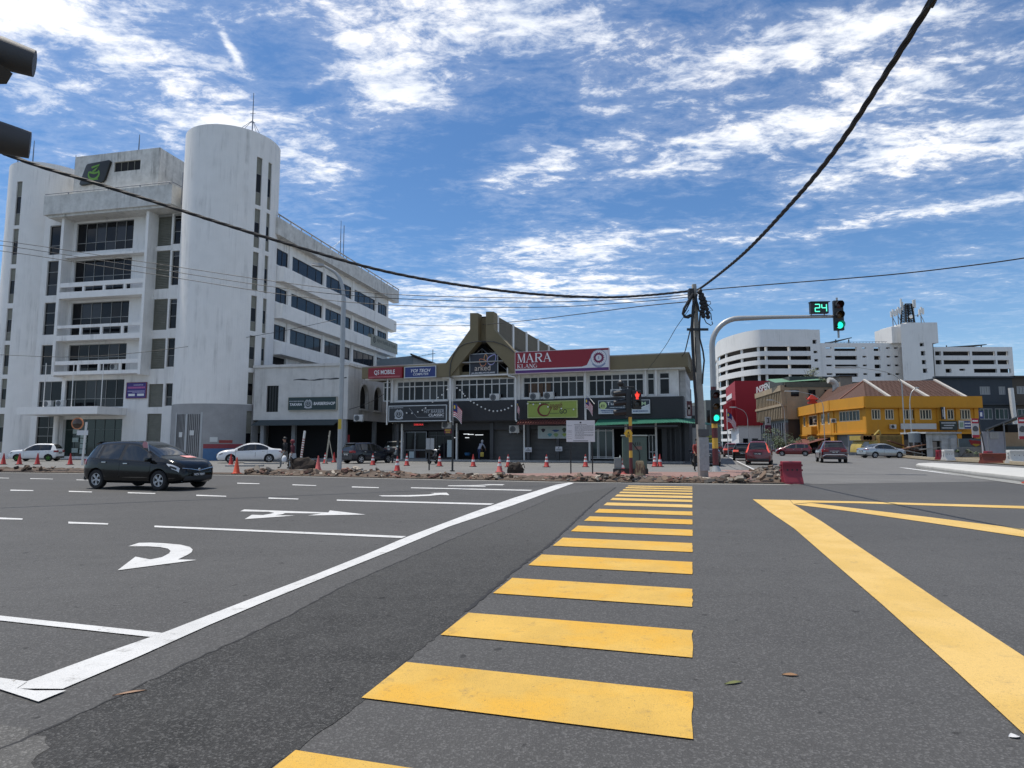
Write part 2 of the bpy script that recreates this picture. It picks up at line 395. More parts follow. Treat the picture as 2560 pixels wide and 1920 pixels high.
# soft crumbling edge, a hand's breadth wide
def jag(pts, step=.07, amp=.014):
    out = []
    for a, b in zip(pts, pts[1:]):
        n = max(1, int((b-a).length/step)); nrm = Vector((-(b-a).y,(b-a).x,0)).normalized()
        for i in range(n): out.append(a.lerp(b, i/n)+nrm*rnd.uniform(-amp, amp))
    return out+[pts[-1]]
Lj, Rj = jag(L_), jag(R_)
tag(sheet('asphalt_patch', Lj+Rj, M_PATCH, .003), kind='structure')
def strip(pts, w, name, m, z, parent=None):
    out = []
    for i, p in enumerate(pts):
        d = (pts[min(i+1,len(pts)-1)]-pts[max(i-1,0)]).normalized(); n = Vector((-d.y,d.x,0)); ww = w*rnd.uniform(.3,1.1)
        out.append((p+n*ww, p-n*ww))
    mb = MB()
    for i in range(len(out)-1):
        a,b_ = out[i]; c,d = out[i+1]; mb.poly((*a[:2],z),(*b_[:2],z),(*d[:2],z),(*c[:2],z))
    return mb.make(name, m, parent)
M_SEAM = mat('tar_seam', (.012,.012,.013), .8)
strip(Lj[:len(Lj)*9//10], .012, 'tar_seam', M_SEAM, .005, road)
strip(Rj[:Rj.__len__()*8//10], .028, 'tar_seam', M_SEAM, .005, road)
# weathered concrete at the near left corner
tag(sheet('gutter', jag(gz([(-600,1120),(0,1200),(100,1222),(190,1250),(215,1300),(150,1360),(120,1500),(-600,1600)], *A),.06,.03), M_OLD, .0045), kind='structure')

def mark(name, pts, m=M_WHITE, z=.008): return sheet(name, pts, m, z, road)
# stop line with its kinked far end and the tail along the kerb
mark('stop_line', gz([(120,1012),(430,898),(710,800),(1050,668),(1360,550),(1580,462),(1760,385),(1880,340),(2040,280),(2212,219),(2400,160),(2460,150),(2480,152),(2212,250),(1940,341),(1700,442),(1440,546),(1160,660),(900,770),(600,905),(270,1046),(70,1045)], *A))
mark('stop_line', gz([(-500,950),(0,1000),(118,1016),(72,1046),(150,1056),(285,1055),(165,1104),(0,1050),(-500,985)], *A), z=.011)
for top, bot in (([(-500,675),(0,728),(700,803)], [(652,821),(0,749),(-500,693)]), ([(668,337),(1755,383)], [(1735,391),(666,344)]),
                 ([(1455,224),(2135,241)], [(2118,247),(1455,229)]), ([(1775,171),(2300,182)], [(2290,186),(1775,174.5)]), ([(1935,163),(2100,166)], [(2095,168.5),(1935,165.5)])):
    mark('lane_line', gz(top+bot, *A))
for x0,y0,x1,y1,t in ((-230,279,-110,291,9),(0-20,301,98,306,8),(295,320,468,327,8),(45,181,145,183.5,4.5),(297,186,398,189.5,4.5),(552,192,672,196,4.5),(848,203,978,208,5),(1160,215,1290,220,5),
                      (-200,171,-110,175,4),(1025,151,1122,154,3.5),(1263,158,1367,162,3.5),(1520,167,1637,171,4),(130,131.5,230,134,2.5),(-40,128,40,130,2.5),(330,137,400,139,2.5)):
    mark('lane_dash', gz([(x0,y0),(x1,y1),(x1-2,y1+t*.7),(x0,y0+t)], *A))
mark('turn_arrow', gz([(553,427),(600,412),(650,411),(700,413),(780,420),(820,430),(832,441),(828,452),(810,464),(768,484),(850,486),(508,531),(585,472),(650,484),(700,474),(730,458),(737,447),(725,437),(690,430),(640,427)], *A))
mark('turn_arrow', gz([(1055,267),(1418,280),(1425,271),(1580,289),(1330,293),(1388,284.5),(1232,282.5),(1222,287),(1188,292),(1275,293.5),(1057,309),(1088,290),(1135,291.5),(1168,286),(1185,281.5),(1158,277),(1037,275)], *A))
mark('turn_arrow', gz([(1635,206),(1760,205),(1850,202),(1878,198),(1858,195.5),(1930,194),(1942,205),(1905,203),(1850,208),(1770,211),(1650,210)], *A))
mark('turn_arrow', gz([(1938,163),(2060,161),(2110,158.5),(2090,157),(2180,158),(2170,162),(2130,161),(2060,164.5)], *A))
# yellow crossing bars
d = Vector((.2764,.961,0)).normalized(); R0 = G(1731,1852); nrm = Vector((-.961,.2764,0)).normalized()
rows = [(1500,1290),(1264,1060),(910,792),(690,612),(548,495),(452,413),(382,355),(332,311),(293,276),(259,246),(235,225),(218,208.5),(203,196),(190.5,185),(180.5,175.5),(172,168)]
_wl = lambda q,e: (q-R0-d*((q-R0).dot(d))).dot(nrm)
WL0, WL1 = _wl(G(903,1748),0), _wl(G(1569,1216),0)
for i, (yb, yt) in enumerate(rows):
    a = G(1731, 1120+yb*.5787); b_ = G(1731, 1120+yt*.5787)
    if i == 0: a = R0-d*1.22; b_ = R0-d*.62
    w = 2.0+(.05*i/15)
    jr = [a.lerp(b_, k/6)+nrm*rnd.uniform(-.006,.006) for k in range(7)]
    s_ = (b_-a).length
    la, lb = [q+nrm*(WL0+(WL1-WL0)*min(1,(q-R0).dot(d)/18)) for q in (a,b_)]
    la = la-nrm*.0+d*.0; lb = lb+nrm*.0
    skew = .22
    # left ends follow the edge of the dark strip
    la2 = la-nrm*.0; lb2 = lb+nrm*0.0
    mark('crossing_bar', jr+[lb2, la2], M_YEL if i < 9 else M_YEL2)
# yellow box junction at the right
mark('box_line', gz([(1040,223),(1200,226),(1215,244),(1340,320),(1480,415),(1680,550),(1900,700),(2212,905),(2900,1360),(3000,1960),(2212,1242),(1900,952),(1600,680),(1380,490),(1220,350),(1120,282)], *B), M_YEL2)
mark('box_line', gz([(1202,226),(1500,232),(2212,252),(2900,272),(5200,340),(5200,358),(2900,285),(2212,263),(1500,240),(1290,237),(1216,243)], *B), M_YEL2)
mark('box_line', gz([(1292,238.5),(1500,264),(1800,300),(2212,352),(2900,445),(4600,680),(4600,810),(2900,490),(2212,386),(1800,324),(1440,272),(1218,245)], *B), M_YEL2)
# edge lines of the side road
ez = lambda pts: gz(pts, 1760, 760, .3617)
mark('edge_line', ez([(1340,1129),(1400,1134),(1700,1172),(2000,1212),(2212,1243),(2500,1290),(2500,1298),(2212,1249),(1990,1217),(1690,1177),(1400,1139)]), z=.012)
mark('edge_line', [G(1955,1205),G(1900,1180),G(1850,1156),G(1812,1136),G(1810,1136),G(1846,1156),G(1894,1180),G(1949,1206)], z=.012)

# forecourt in front of the shops, with its parking bays
lot = [(-60,44.5),(-26.1,33.4),(-12.3,30.6),(-5,28),(2.4,25.6),(6.6,24.8),(11.2,30.5),(14.5,40),(21,60),(10,90),(-60,90)]
forecourt = tag(sheet('forecourt', [Vector((x,y,0)) for x,y in lot], M_LOT, .03), kind='structure')
SHOP = Frame(0, 48.5, -18.5)
for i in range(9):
    x = -11+2.75*i; p = SHOP.w(x,-1.4); q = SHOP.w(x-1.6,-6.2); n = SHOP.ex*.05
    MB().sheet([p-n,p+n,q+n,q-n], .038).make('bay_line', mat('worn_white_line', (.55,.55,.53), .8, var=.6, vs=6), forecourt)
pv = [(-4.8,26.9),(2.4,24.4),(6.5,23.5),(9.3,23.0),(10.6,27.2),(12.6,33),(11.2,33.4),(9.6,30.6),(5.5,31.4),(1.5,29.6),(-4.6,28.2)]
M_PAVER = mat('red_pavers', (.27,.165,.14), .9, var=.5, vs=2, brick={'rot':(0,0,rad(20)),'s':1,'w':.21,'h':.11,'m':.012,'k':.7})
tag(sheet('pavement', [Vector((x,y,0)) for x,y in pv], M_PAVER, .055), kind='structure')
tag(sheet('earth_strip', [Vector((x,y-.3,0)) for x,y in P_KERB]+[Vector((x,y+1.0,0)) for x,y in reversed(P_KERB)], M_EARTH, .045), kind='structure')
# ---------------------------------------------------------------- lettering and sign boards
def text_mesh(s, x0, x1, z0, z1, y, shear=0.0, bold=0.0, ext=.012, space=1.0):
    cu = bpy.data.curves.new('lettering', 'FONT'); cu.body = s; cu.size = 1; cu.shear = shear; cu.offset = bold; cu.extrude = 0
    cu.space_character = space; cu.resolution_u = 3; cu.fill_mode = 'FRONT'
    ob = bpy.data.objects.new('lettering', cu); COL.objects.link(ob)
    dg = bpy.context.evaluated_depsgraph_get(); dg.update()
    me = bpy.data.meshes.new_from_object(ob.evaluated_get(dg))
    bpy.data.objects.remove(ob); bpy.data.curves.remove(cu)
    me.materials.clear()
    xs = [v.co.x for v in me.vertices]; zs = [v.co.y for v in me.vertices]
    if not xs: return me
    a,b,c,d = min(xs),max(xs),min(zs),max(zs)
    for v in me.vertices:
        v.co = Vector((x0+(v.co.x-a)/(b-a)*(x1-x0), y, z0+(v.co.y-c)/(d-c)*(z1-z0)))
    me.update(); return me
def text(parent, s, x0, x1, z0, z1, y, m, name='lettering', **k):
    me = text_mesh(s,x0,x1,z0,z1,y,**k); me.materials.append(m); return link(name,me,parent)
def ribbon(mb, pts, w, y, closed=False):
    P = [Vector((p[0],p[1])) for p in pts]; n = len(P); L = []; R = []
    for i in range(n):
        a = P[i-1] if (i or closed) else P[i]; b = P[(i+1)%n] if (i<n-1 or closed) else P[i]
        d = (b-a).normalized(); q = Vector((-d.y,d.x)); ww = (w[i] if isinstance(w,(list,tuple)) else w)/2
        L.append(P[i]+q*ww); R.append(P[i]-q*ww)
    for i in range(n if closed else n-1):
        j = (i+1)%n; mb.poly((L[i].x,y,L[i].y),(R[i].x,y,R[i].y),(R[j].x,y,R[j].y),(L[j].x,y,L[j].y))
    return mb
def arc(cx, cz, rx, rz, a0, a1, n=16): return [(cx+rx*math.cos(rad(a0+(a1-a0)*i/n)), cz+rz*math.sin(rad(a0+(a1-a0)*i/n))) for i in range(n+1)]
SERIF = {   # strokes in a unit box: (x0,z0,x1,z1,width); serifs are short flat strokes
 'M': [(.12,.03,.12,.97,.05),(.88,.03,.88,.97,.15),(.14,.97,.5,.05,.15),(.5,.05,.86,.97,.06),(.0,.03,.24,.03,.06),(.74,.03,1,.03,.06),(.02,.97,.22,.97,.06),(.78,.97,1,.97,.06)],
 'A': [(.1,.03,.48,.97,.06),(.46,.97,.86,.03,.16),(.26,.36,.7,.36,.06),(0,.03,.24,.03,.06),(.68,.03,1,.03,.06)],
 'R': [(.2,.03,.2,.97,.17),(.5,.5,.86,.03,.16),(.0,.03,.4,.03,.06),(.05,.97,.4,.97,.06),(.75,.03,1,.03,.06),(.2,.5,.52,.5,.06),(.3,.97,.52,.97,.06)],
 'K': [(.2,.03,.2,.97,.17),(.25,.42,.86,.97,.06),(.4,.56,.86,.03,.16),(.0,.03,.4,.03,.06),(.0,.97,.4,.97,.06),(.72,.03,1,.03,.06),(.7,.97,1,.97,.06)],
 'L': [(.25,.03,.25,.97,.18),(.05,.03,.95,.03,.06),(.05,.97,.46,.97,.06),(.92,.03,.95,.3,.07)],
 'N': [(.14,.03,.14,.97,.06),(.86,.03,.86,.97,.06),(.12,.97,.86,.05,.17),(.0,.03,.28,.03,.06),(.0,.97,.22,.97,.06),(.7,.97,1,.97,.06)],
 'G': [(.84,.1,.84,.45,.16),(.62,.45,1,.45,.06)]}
def serif_text(parent, s, x0, x1, z0, z1, y, m):
    n = len(s); cw = (x1-x0)/n
    for i, ch in enumerate(s):
        mb = MB(); w = cw*.93
        X = lambda u: x0+cw*i+u*w
        Z = lambda v: z0+v*(z1-z0)
        for k,(a,b,c,d,t) in enumerate(SERIF[ch]): ribbon(mb,[(X(a),Z(b)),(X(c),Z(d))],t*w,y-.0006*k)
        if ch == 'R': ribbon(mb,[(X(.5+.36*math.cos(rad(q))),Z(.735+.235*math.sin(rad(q)))) for q in range(-90,91,15)],[w*(.06+.1*math.cos(rad(q))) for q in range(-90,91,15)],y-.006)
        if ch == 'G': ribbon(mb,[(X(.52+.44*math.cos(rad(q))),Z(.5+.46*math.sin(rad(q)))) for q in range(45,326,20)],[w*(.06+.11*max(0,-math.cos(rad(q)))) for q in range(45,326,20)],y-.006)
        mb.make('letter', m, parent)
def sign(name, label, F, rect, y, m, fr=None, th=.14, fw=.07, group=None):
    """board on the wall plane y of frame F; returns (thing, mapper from board fractions to x, z)"""
    x0,x1,z0,z1 = F.rect(*rect,y)
    t = thing(name, label, 'sign', F.w((x0+x1)/2,y,z0), rad(F.deg), group)
    w, h = x1-x0, z1-z0
    MB().box(-w/2,w/2,0,th,0,h).make('board', m, t)
    if fr:
        b = MB(); b.box(-w/2-fw,w/2+fw,-.03,th+.01,-fw,-.001); b.box(-w/2-fw,w/2+fw,-.03,th+.01,h+.001,h+fw)
        b.box(-w/2-fw,-w/2-.001,-.03,th+.01,-.001,h+.001); b.box(w/2+.001,w/2+fw,-.03,th+.01,-.001,h+.001); b.make('frame', fr, t)
    return t, (lambda u: -w/2+u*w), (lambda v: v*h)
def sign_text(t, X, Z, s, u0, u1, v0, v1, m, y=-.012, **k): return text(t,s,X(u0),X(u1),Z(v0),Z(v1),y,m,**k)
def bars(t, X, Z, y, m, rows, name='small_print'):
    mb = MB()
    for u0,u1,v0,v1 in rows: mb.poly((X(u0),y,Z(v0)),(X(u1),y,Z(v0)),(X(u1),y,Z(v1)),(X(u0),y,Z(v1)))
    return tag(mb.make(name,m,t), kind='stuff')
def printline(u0, u1, v, h, seed=1, gap=.25):
    r = random.Random(seed); out = []; u = u0
    while u < u1:
        w = r.uniform(.018,.05)*(u1-u0)/.6; out.append((u,min(u+w,u1),v,v+h)); u += w+r.uniform(.4,1)*gap*.04
    return out
def crest(t, X, Z, cx, cz, r, m, y=-.012):
    mb = MB()
    for k in range(9):
        a = math.pi*(.15+.085*k); 
        for sx in (-1,1): ribbon(mb,[(X(0)*0+cx+sx*r*.75*math.sin(a),cz-r*.75*math.cos(a)),(cx+sx*r*1.05*math.sin(a+.25),cz-r*1.05*math.cos(a+.25))],r*.16,y-.0005*k)
    ribbon(mb,arc(cx,cz+.1*r,r*.5,r*.55,0,360,20)[:-1],r*.13,y-.006,True)
    ribbon(mb,[(cx-r*.95,cz-r*.75),(cx-r*.4,cz-r*.9),(cx+r*.4,cz-r*.9),(cx+r*.95,cz-r*.75)],r*.3,y-.007)
    ribbon(mb,[(cx,cz-.3*r),(cx,cz+.5*r)],r*.16,y-.008); ribbon(mb,[(cx-.28*r,cz+.85*r),(cx,cz+.65*r),(cx+.28*r,cz+.85*r)],r*.16,y-.009)
    mb.make('emblem', m, t)
W_LET = mat('white_lettering',(.74,.74,.74),.6); K_LET = mat('black_lettering',(.02,.02,.022),.6); S_LET = mat('silver_lettering',(.42,.44,.46),.5)
GOLD = mat('pale_gold_frame',(.42,.40,.33),.5)
ALU = mat('aluminium_trim',(.50,.51,.52),.4,metal=.5)
# ---------------------------------------------------------------- white office building
M_OFF = mat('painted_brick_white', (.86,.835,.795), .85, var=.14, vs=.8, streak=.5, bump=.45, brick={'s':1,'w':.26,'h':.095,'m':.010,'k':.25})
M_OFFP = mat('painted_plaster_white', (.86,.835,.795), .85, var=.16, vs=1.2, streak=.6)
M_GRIME = mat('grimy_plaster', (.68,.66,.615), .9, var=.55, vs=1.6, streak=1.0, bump=.3, bs=20)
M_GREYP = mat('grey_paint_brick', (.36,.355,.35), .85, var=.3, vs=1.2, bump=.4, brick={'s':1,'w':.26,'h':.095,'m':.010,'k':.3})
M_GLASS = mat('dark_tinted_glass', (.007,.008,.010), .06, spec=.24)
M_GLASSB = mat('glass_with_blinds', (.030,.031,.034), .12, spec=.35, var=.3, vs=6)
M_GLASS2 = mat('bluish_tinted_glass', (.012,.016,.024), .05, spec=.4)
M_BRONZE = mat('weathered_aluminium', (.30,.29,.27), .5, metal=.4, var=.3)
M_DKFR = mat('dark_window_frame', (.035,.036,.04), .45)
M_LOUV = mat('olive_grey_louvre', (.22,.215,.175), .7, var=.45, vs=3)
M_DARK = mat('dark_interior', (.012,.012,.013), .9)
M_CONC = mat('weathered_concrete', (.36,.35,.33), .9, var=.5, vs=1.5, bump=.3)
M_RUST = mat('dull_steel', (.25,.26,.28), .5, metal=.6)
def window(parent, x0, x1, z0, z1, y, cols, rows, fr=M_BRONZE, gl=M_GLASS, fw=.05, dep=.07, fn=None, name='window', panes=None, skip=()):
    """framed window facing -y: frame mesh with a pane for every opening"""
    cx = [x0+(x1-x0)*c for c in ([i/cols for i in range(cols+1)] if isinstance(cols,int) else cols)]
    rz = [z0+(z1-z0)*r for r in ([i/rows for i in range(rows+1)] if isinstance(rows,int) else rows)]
    mb = MB(fn)
    for i, x in enumerate(cx):
        a = x-fw/2; a = max(a,x0); b = min(a+fw,x1); a = b-fw
        mb.box(a,b,y,y+dep,z0,z1)
    for j, z in enumerate(rz):
        a = max(z-fw/2,z0); b = min(a+fw,z1); a = b-fw
        for i in range(len(cx)-1): mb.box(cx[i]+fw*.5,cx[i+1]-fw*.5,y+.004,y+dep-.004,a,b)
    w = mb.make(name, fr, parent); blind = rnd.random()
    for i in range(len(cx)-1):
        for j in range(len(rz)-1):
            if (i,j) in skip: continue
            g = MB(fn); tilt = rnd.uniform(-.006,.006)
            a,b,c,d_ = cx[i]+fw*.3,cx[i+1]-fw*.3,rz[j]+fw*.3,rz[j+1]-fw*.3
            g.add([(a,y+dep*.6+tilt,c),(b,y+dep*.6-tilt,c),(b,y+dep*.6-tilt,d_),(a,y+dep*.6+tilt,d_),(a,y+dep*.6+.012+tilt,c),(b,y+dep*.6+.012-tilt,c),(b,y+dep*.6+.012-tilt,d_),(a,y+dep*.6+.012+tilt,d_)],
                  [(0,1,2,3),(7,6,5,4),(0,4,5,1),(1,5,6,2),(2,6,7,3),(3,7,4,0)])
            g.make('pane', M_GLASSB if gl is M_GLASS and rnd.random() < .28 else gl, w)
    return w
def louvre(parent, x0, x1, z0, z1, y, fn=None, m=M_LOUV, pitch=.16, name='louvre_panel'):
    mb = MB(fn); n = max(3,int((z1-z0)/pitch))
    mb.box(x0,x1,y+.10,y+.12,z0,z1); mb.box(x0,x0+.05,y,y+.1,z0,z1); mb.box(x1-.05,x1,y,y+.1,z0,z1)
    w = mb.make(name, m, parent)
    s = MB(fn)
    for i in range(n):
        z = z0+(z1-z0)*i/n; h = (z1-z0)/n
        s.add([(x0+.05,y+.01,z),(x1-.05,y+.01,z),(x1-.05,y+.09,z+h*.9),(x0+.05,y+.09,z+h*.9),(x0+.05,y+.03,z),(x1-.05,y+.03,z),(x1-.05,y+.098,z+h*.86),(x0+.05,y+.098,z+h*.86)],
              [(0,1,2,3),(7,6,5,4),(0,4,5,1),(3,2,6,7)])
    tag(s.make('slat', m, w), kind='stuff')
    return w
OF = Frame(-26.6, 57.1, -12)
off = fthing('office_building', 'tall white painted brick office block with two rounded towers and balconies', 'building', OF)
YB = -1.0          # back plane of the front facade
RT = 4.15
def cylfn(cx, cy, R):
    # u = arc length from the camera-facing meridian, y = depth inward, z
    def f(u, y, z):
        a = u/R; r = R-y
        return (cx+r*math.sin(a), cy-r*math.cos(a), z)
    return f
def seg(u0, u1, n): return [u0+(u1-u0)*i/n for i in range(n+1)]
# right tower: slit windows in two columns
rows_s = [(22.95,27.45),(19.0,22.6),(15.1,18.6),(11.4,14.6),(8.1,11.0),(4.9,7.7),(.6,4.3)]
def tower(cx, cy, R, top, ucols, u0, u1, name, rows, greyto=None):
    fn = cylfn(cx, cy, R)
    holes = [(u,u+w,a,b) for (u,w) in ucols for a,b in rows]
    zlo = greyto or 0
    hi = [h for h in holes if h[2] >= zlo]; lo = [h for h in holes if h[2] < zlo]
    mb = MB(fn); mb.wall(u0,u1,zlo,top,0,hi,.22,seg(u0,u1,56))
    # wall cap and inner face of the parapet
    xs = seg(u0,u1,56)
    for a,b in zip(xs,xs[1:]):
        mb.poly((a,0,top),(b,0,top),(b,.3,top),(a,.3,top)); mb.poly((a,.3,top),(b,.3,top),(b,.3,top-1.5),(a,.3,top-1.5))
    t = mb.make(name, M_OFF, off, smooth=True, ang=40)
    if greyto:
        g = MB(fn); g.wall(u0,u1,0,zlo,0,lo,.22,seg(u0,u1,56)); g.make('grey_base_wall', M_GREYP, off, smooth=True, ang=40)
    for (u,w) in ucols:
        for k,(a,b) in enumerate(rows):
            h = b-a
            if a < zlo: cut = [0,.48,1]; mats_ = (M_GLASS,M_LOUV)
            else: cut = [0,.27,.66,1]; mats_ = (M_LOUV,M_GLASS,M_LOUV)
            fr = MB(fn)
            for zz in cut: fr.box(u,u+w,.10,.16,a+h*zz-.025 if zz else a,a+h*zz+.025 if zz<1 else b)
            fr.box(u,u+.035,.10,.16,a,b); fr.box(u+w-.035,u+w,.10,.16,a,b)
            f = fr.make('slit_window', M_BRONZE, off)
            for z0_,z1_,mm in zip(cut,cut[1:],mats_):
                MB(fn).box(u+.02,u+w-.02,.13,.15,a+h*z0_,a+h*z1_).make('pane', mm, f)
    return fn
RTF = tower(.17, 0, RT, 29.7, [(4.62,.57),(5.88,.5)], -5.6, 8.2, 'rounded_tower', rows_s, 4.85)
LTF = tower(-22.6, 2, 3.9, 29.5, [(-.25,.66)], -8.5, 8.5, 'rounded_tower', rows_s)
fl = MB(); fl.lathe([(3.9,28.3),(3.9,28.4)],40,(.17,0,0)); fl.make('tower_roof', M_CONC, off)
fl = MB(); fl.lathe([(3.65,28.1),(3.65,28.2)],40,(-22.6,2,0)); fl.make('tower_roof', M_CONC, off)
# gate in the grey base
GTF = lambda u,y,z: RTF(1.3+1.1*u,y,z)
gate = MB(GTF); gate.box(-2.75,-.25,-.02,.12,3.95,4.1); gate.box(-2.8,-2.65,-.02,.12,.1,4.1); gate.box(-.35,-.2,-.02,.12,.1,4.1); gate.box(-1.62,-1.42,-.05,.1,.1,3.95)
gt = gate.make('steel_gate', mat('grey_gate_frame',(.4,.41,.41),.6), off)
for k,(a,b) in enumerate(((-2.65,-1.62),(-1.42,-.35))):
    l = MB(GTF); l.box(a,b,.02,.07,.1,3.95); l.make('gate_leaf', M_DARK, gt)
    for q in range(7):
        x = a+(b-a)*(q+.5)/7; MB(GTF).box(x-.02,x+.02,-.03,.02,.1,3.95).make('bar', M_DKFR, gt)
for a,z in ((-2.2,2.0),(-1.15,2.15)): MB(GTF).box(a,a+.36,-.06,-.035,z,z+.42).make('notice', mat('notice_white',(.6,.6,.58),.8), gt)
bs = MB(GTF); xs = seg(-.05,5.0,20); bs.mat = 0
for a,b in zip(xs,xs[1:]): bs.box(a,b,-.03,.03,.02,1.05); 
bs.make('blue_dado', mat('blue_dado_paint',(.07,.16,.30),.7,var=.3), off)
bs = MB(GTF)
for a,b in zip(xs,xs[1:]): bs.box(a,b,-.034,.03,1.05,1.42)
bs.make('red_dado_band', mat('red_dado_paint',(.28,.05,.06),.7,var=.3), off)
MB(GTF).box(.4,.95,-.04,-.01,1.6,2.0).make('notice', MATS['notice_white'], off)
MB(GTF).box(1.05,2.0,-.04,-.01,1.5,1.75).make('notice', mat('notice_red',(.3,.06,.05),.8), off)
# front facade between the towers
floors = [(19.98,23.0),(15.95,19.4),(11.75,15.1),(8.0,11.05),(4.9,7.45)]
lou = [(-7.0,-5.45,20.05,23.15),(-7.0,-5.45,15.9,19.6),(-7.0,-5.45,12.0,14.95),(-7.0,-5.45,8.35,11.2),(-7.0,-5.45,4.8,6.95),(-7.0,-5.45,.7,4.2)]
rw = [(-5.25,-4.25,20.15,23.1),(-5.25,-4.25,16.2,19.5),(-5.25,-4.25,12.1,14.9),(-5.25,-4.25,8.5,11.2),(-5.2,-4.25,4.9,6.98)]
lw = [(-19.45,-18.12,20.0,23.0),(-19.45,-18.12,15.9,19.38),(-19.45,-18.12,12.0,15.2),(-19.45,-18.12,8.1,11.0)]
cw = [(-16.25,-9.68,20.07,22.92),(-16.25,-9.68,15.6,19.2),(-16.25,-9.68,11.6,15.0),(-16.25,-9.68,8.1,10.9),(-16.35,-9.7,4.88,7.48)]
lowl = [(-19.45,-16.75,4.95,7.42),(-19.4,-16.8,.3,4.05)]
gfo = [(-16.3,-9.66,.25,3.75)]
wl = MB(); wl.wall(-20.2,-3.2,0,25.3,YB,lou+rw+lw+cw+lowl+gfo,.3)
wl.make('front_wall', M_OFF, off)
core = MB(); core.box(-25,3.4,.4,28,0,23.0); core.make('inner_core', M_DARK, off)
for h in lou: louvre(off,*h,YB+.1)
for k,h in enumerate(rw): window(off,*h,YB+.12,1,[0,.42,.85,1] if k<3 else [0,.4,1],fw=.05)
for k,h in enumerate(lw): window(off,*h,YB+.12,[0,.9,1] if k else 1,[0,.31,.68,1] if k in (1,2) else [0,.31,1])
for k,h in enumerate(cw):
    c = [0,.16,.335,.505,.68,.85,1]
    window(off,*h,YB+.14,c,[0,.31,1] if k in (0,4) else [0,.55,1],gl=M_GLASS)
window(off,*lowl[0],YB+.12,2,[0,.24,1]); window(off,*lowl[1],YB+.12,2,[0,.5,.72,1])
sf = window(off,*gfo[0],YB+.3,[0,.16,.33,.5,.66,.83,1],[0,.72,1],fr=mat('green_tint_frame',(.10,.12,.12),.4),gl=mat('green_shop_glass',(.02,.035,.032),.05),name='shopfront')
for x,z in ((-15.4,.6),(-15.4,1.6),(-14.5,.5),(-14.5,1.0),(-14.5,1.5),(-14.5,2.0),(-15.4,2.4)):
    MB().box(x,x+.7,YB+.26,YB+.29,z,z+.42).make('poster', mat('poster_pale',(.42,.5,.47),.7,var=.5,vs=9), sf)
# fins, balconies, fascia box, entrance canopy
YF = -2.1
for x in (-16.84,-7.3):
    f = MB(); f.box(x,x+.28,YF,YB-.002,7.75,23.4); f.make('fin', M_OFFP, off)
for z0,z1,zt0,zt1 in ((15.2,15.82,16.3,16.72),(11.12,11.63,12.33,12.6),(7.87,8.2,8.83,9.19)):
    b = MB(); b.box(-16.55,-7.3,YF,YB-.004,z0,z1); b.box(-16.55,-7.3,YF+.02,YF+.2,zt0,zt1)
    bb = b.make('balcony', M_OFFP, off)
    for x in (-14.0,-11.7,-9.4): MB().box(x,x+.22,YF+.03,YF+.18,z1,zt0).make('baluster', M_OFFP, bb)
b = MB(); b.box(-16.55,-7.3,YB-.75,YB-.004,19.3,19.52); b.make('window_ledge', M_OFFP, off)
fb = MB(); fb.box(-18.36,-4.1,-2.75,YB-.003,23.35,25.2); fb.box(-18.0,-4.3,-2.55,YB-.003,23.12,23.35); fb.make('fascia_box', M_GRIME, off)
pp = MB(); pp.tube([(-18.2,-2.82,25.35),(-4.3,-2.82,25.35),(-4.02,-2.6,25.35),(-4.02,-1.2,25.35)],.045); [pp.cyl((x,-2.82,25.2),(x,-2.82,25.36),.05) for x in (-15.5,-11,-7.5,-4.3)]
pp.make('parapet_pipe', M_RUST, off)
cn = MB(); cn.box(-18.0,-9.25,-4.2,YB-.005,4.07,4.75); cn.make('entrance_canopy', M_OFFP, off)
cl = MB(); cl.cyl((-16.55,-1.45,.02),(-16.55,-1.45,4.06),.24,n=20); cl.make('column', M_OFFP, off, smooth=True)
# penthouse with its louvred window
pt = MB(); pt.wall(-17.0,-7.23,25.02,29.85,YB,[(-12.35,-9.35,27.85,28.85)],.2); pt.box(-17.0,-7.24,YB+.25,4.2,25.02,29.84); pt.poly((-7.23,YB,25.02),(-7.23,YB+.3,25.02),(-7.23,YB+.3,29.85),(-7.23,YB,29.85)); pt.poly((-17,YB,29.85),(-7.23,YB,29.85),(-7.23,YB+.3,29.85),(-17,YB+.3,29.85)); pt.make('penthouse', M_GRIME, off)
window(off,-12.35,-9.35,27.85,28.85,YB+.08,4,1,fr=M_LOUV,gl=M_DARK)
rf = MB(); rf.box(-24,3.5,YB+.02,29,22.9,23.1); rf.make('roof_slab', M_CONC, off)
dp = MB(); dp.tube([(-3.75,-1.9,23.5),(-3.75,-1.9,26.6)],.05); dp.tube([(2.55,-2.75,27.6),(2.9,-2.6,25.5),(3.0,-2.5,23)],.04); dp.make('downpipe', M_RUST, off)
# wing along the side street
WX = 3.95
def wfn(x, y, z): return (WX-y, x, z)       # x runs along the wing, y inward
wr = [(18.6,20.2),(15.0,16.42),(11.32,12.8)]
wc = [(1.25,4.15),(4.9,11.05),(11.7,17.85),(18.6,24.6),(25.4,28.4)]
wh = [(a,b,c,d_) for a,b in wc for c,d_ in wr]+[(2.2,4.4,8.95,9.7)]
ww = MB(wfn); ww.wall(.6,29.0,0,21.3,.35,wh,.3); ww.make('wing_wall', M_OFFP, off)
we = MB(); we.box(-20,WX-.4,28.7,29.0,0,21.3); we.box(-20.2,-20,2,29,0,23); we.make('wing_end_wall', M_OFFP, off)
for c,d_ in wr:
    for a,b in wc: window(off,a,b,c,d_,.40,[0,.12,.42,.70,1] if b-a<3 else [0,.22,.5,.78,1],1,fr=M_DKFR,gl=M_GLASS2,fn=wfn,fw=.07)
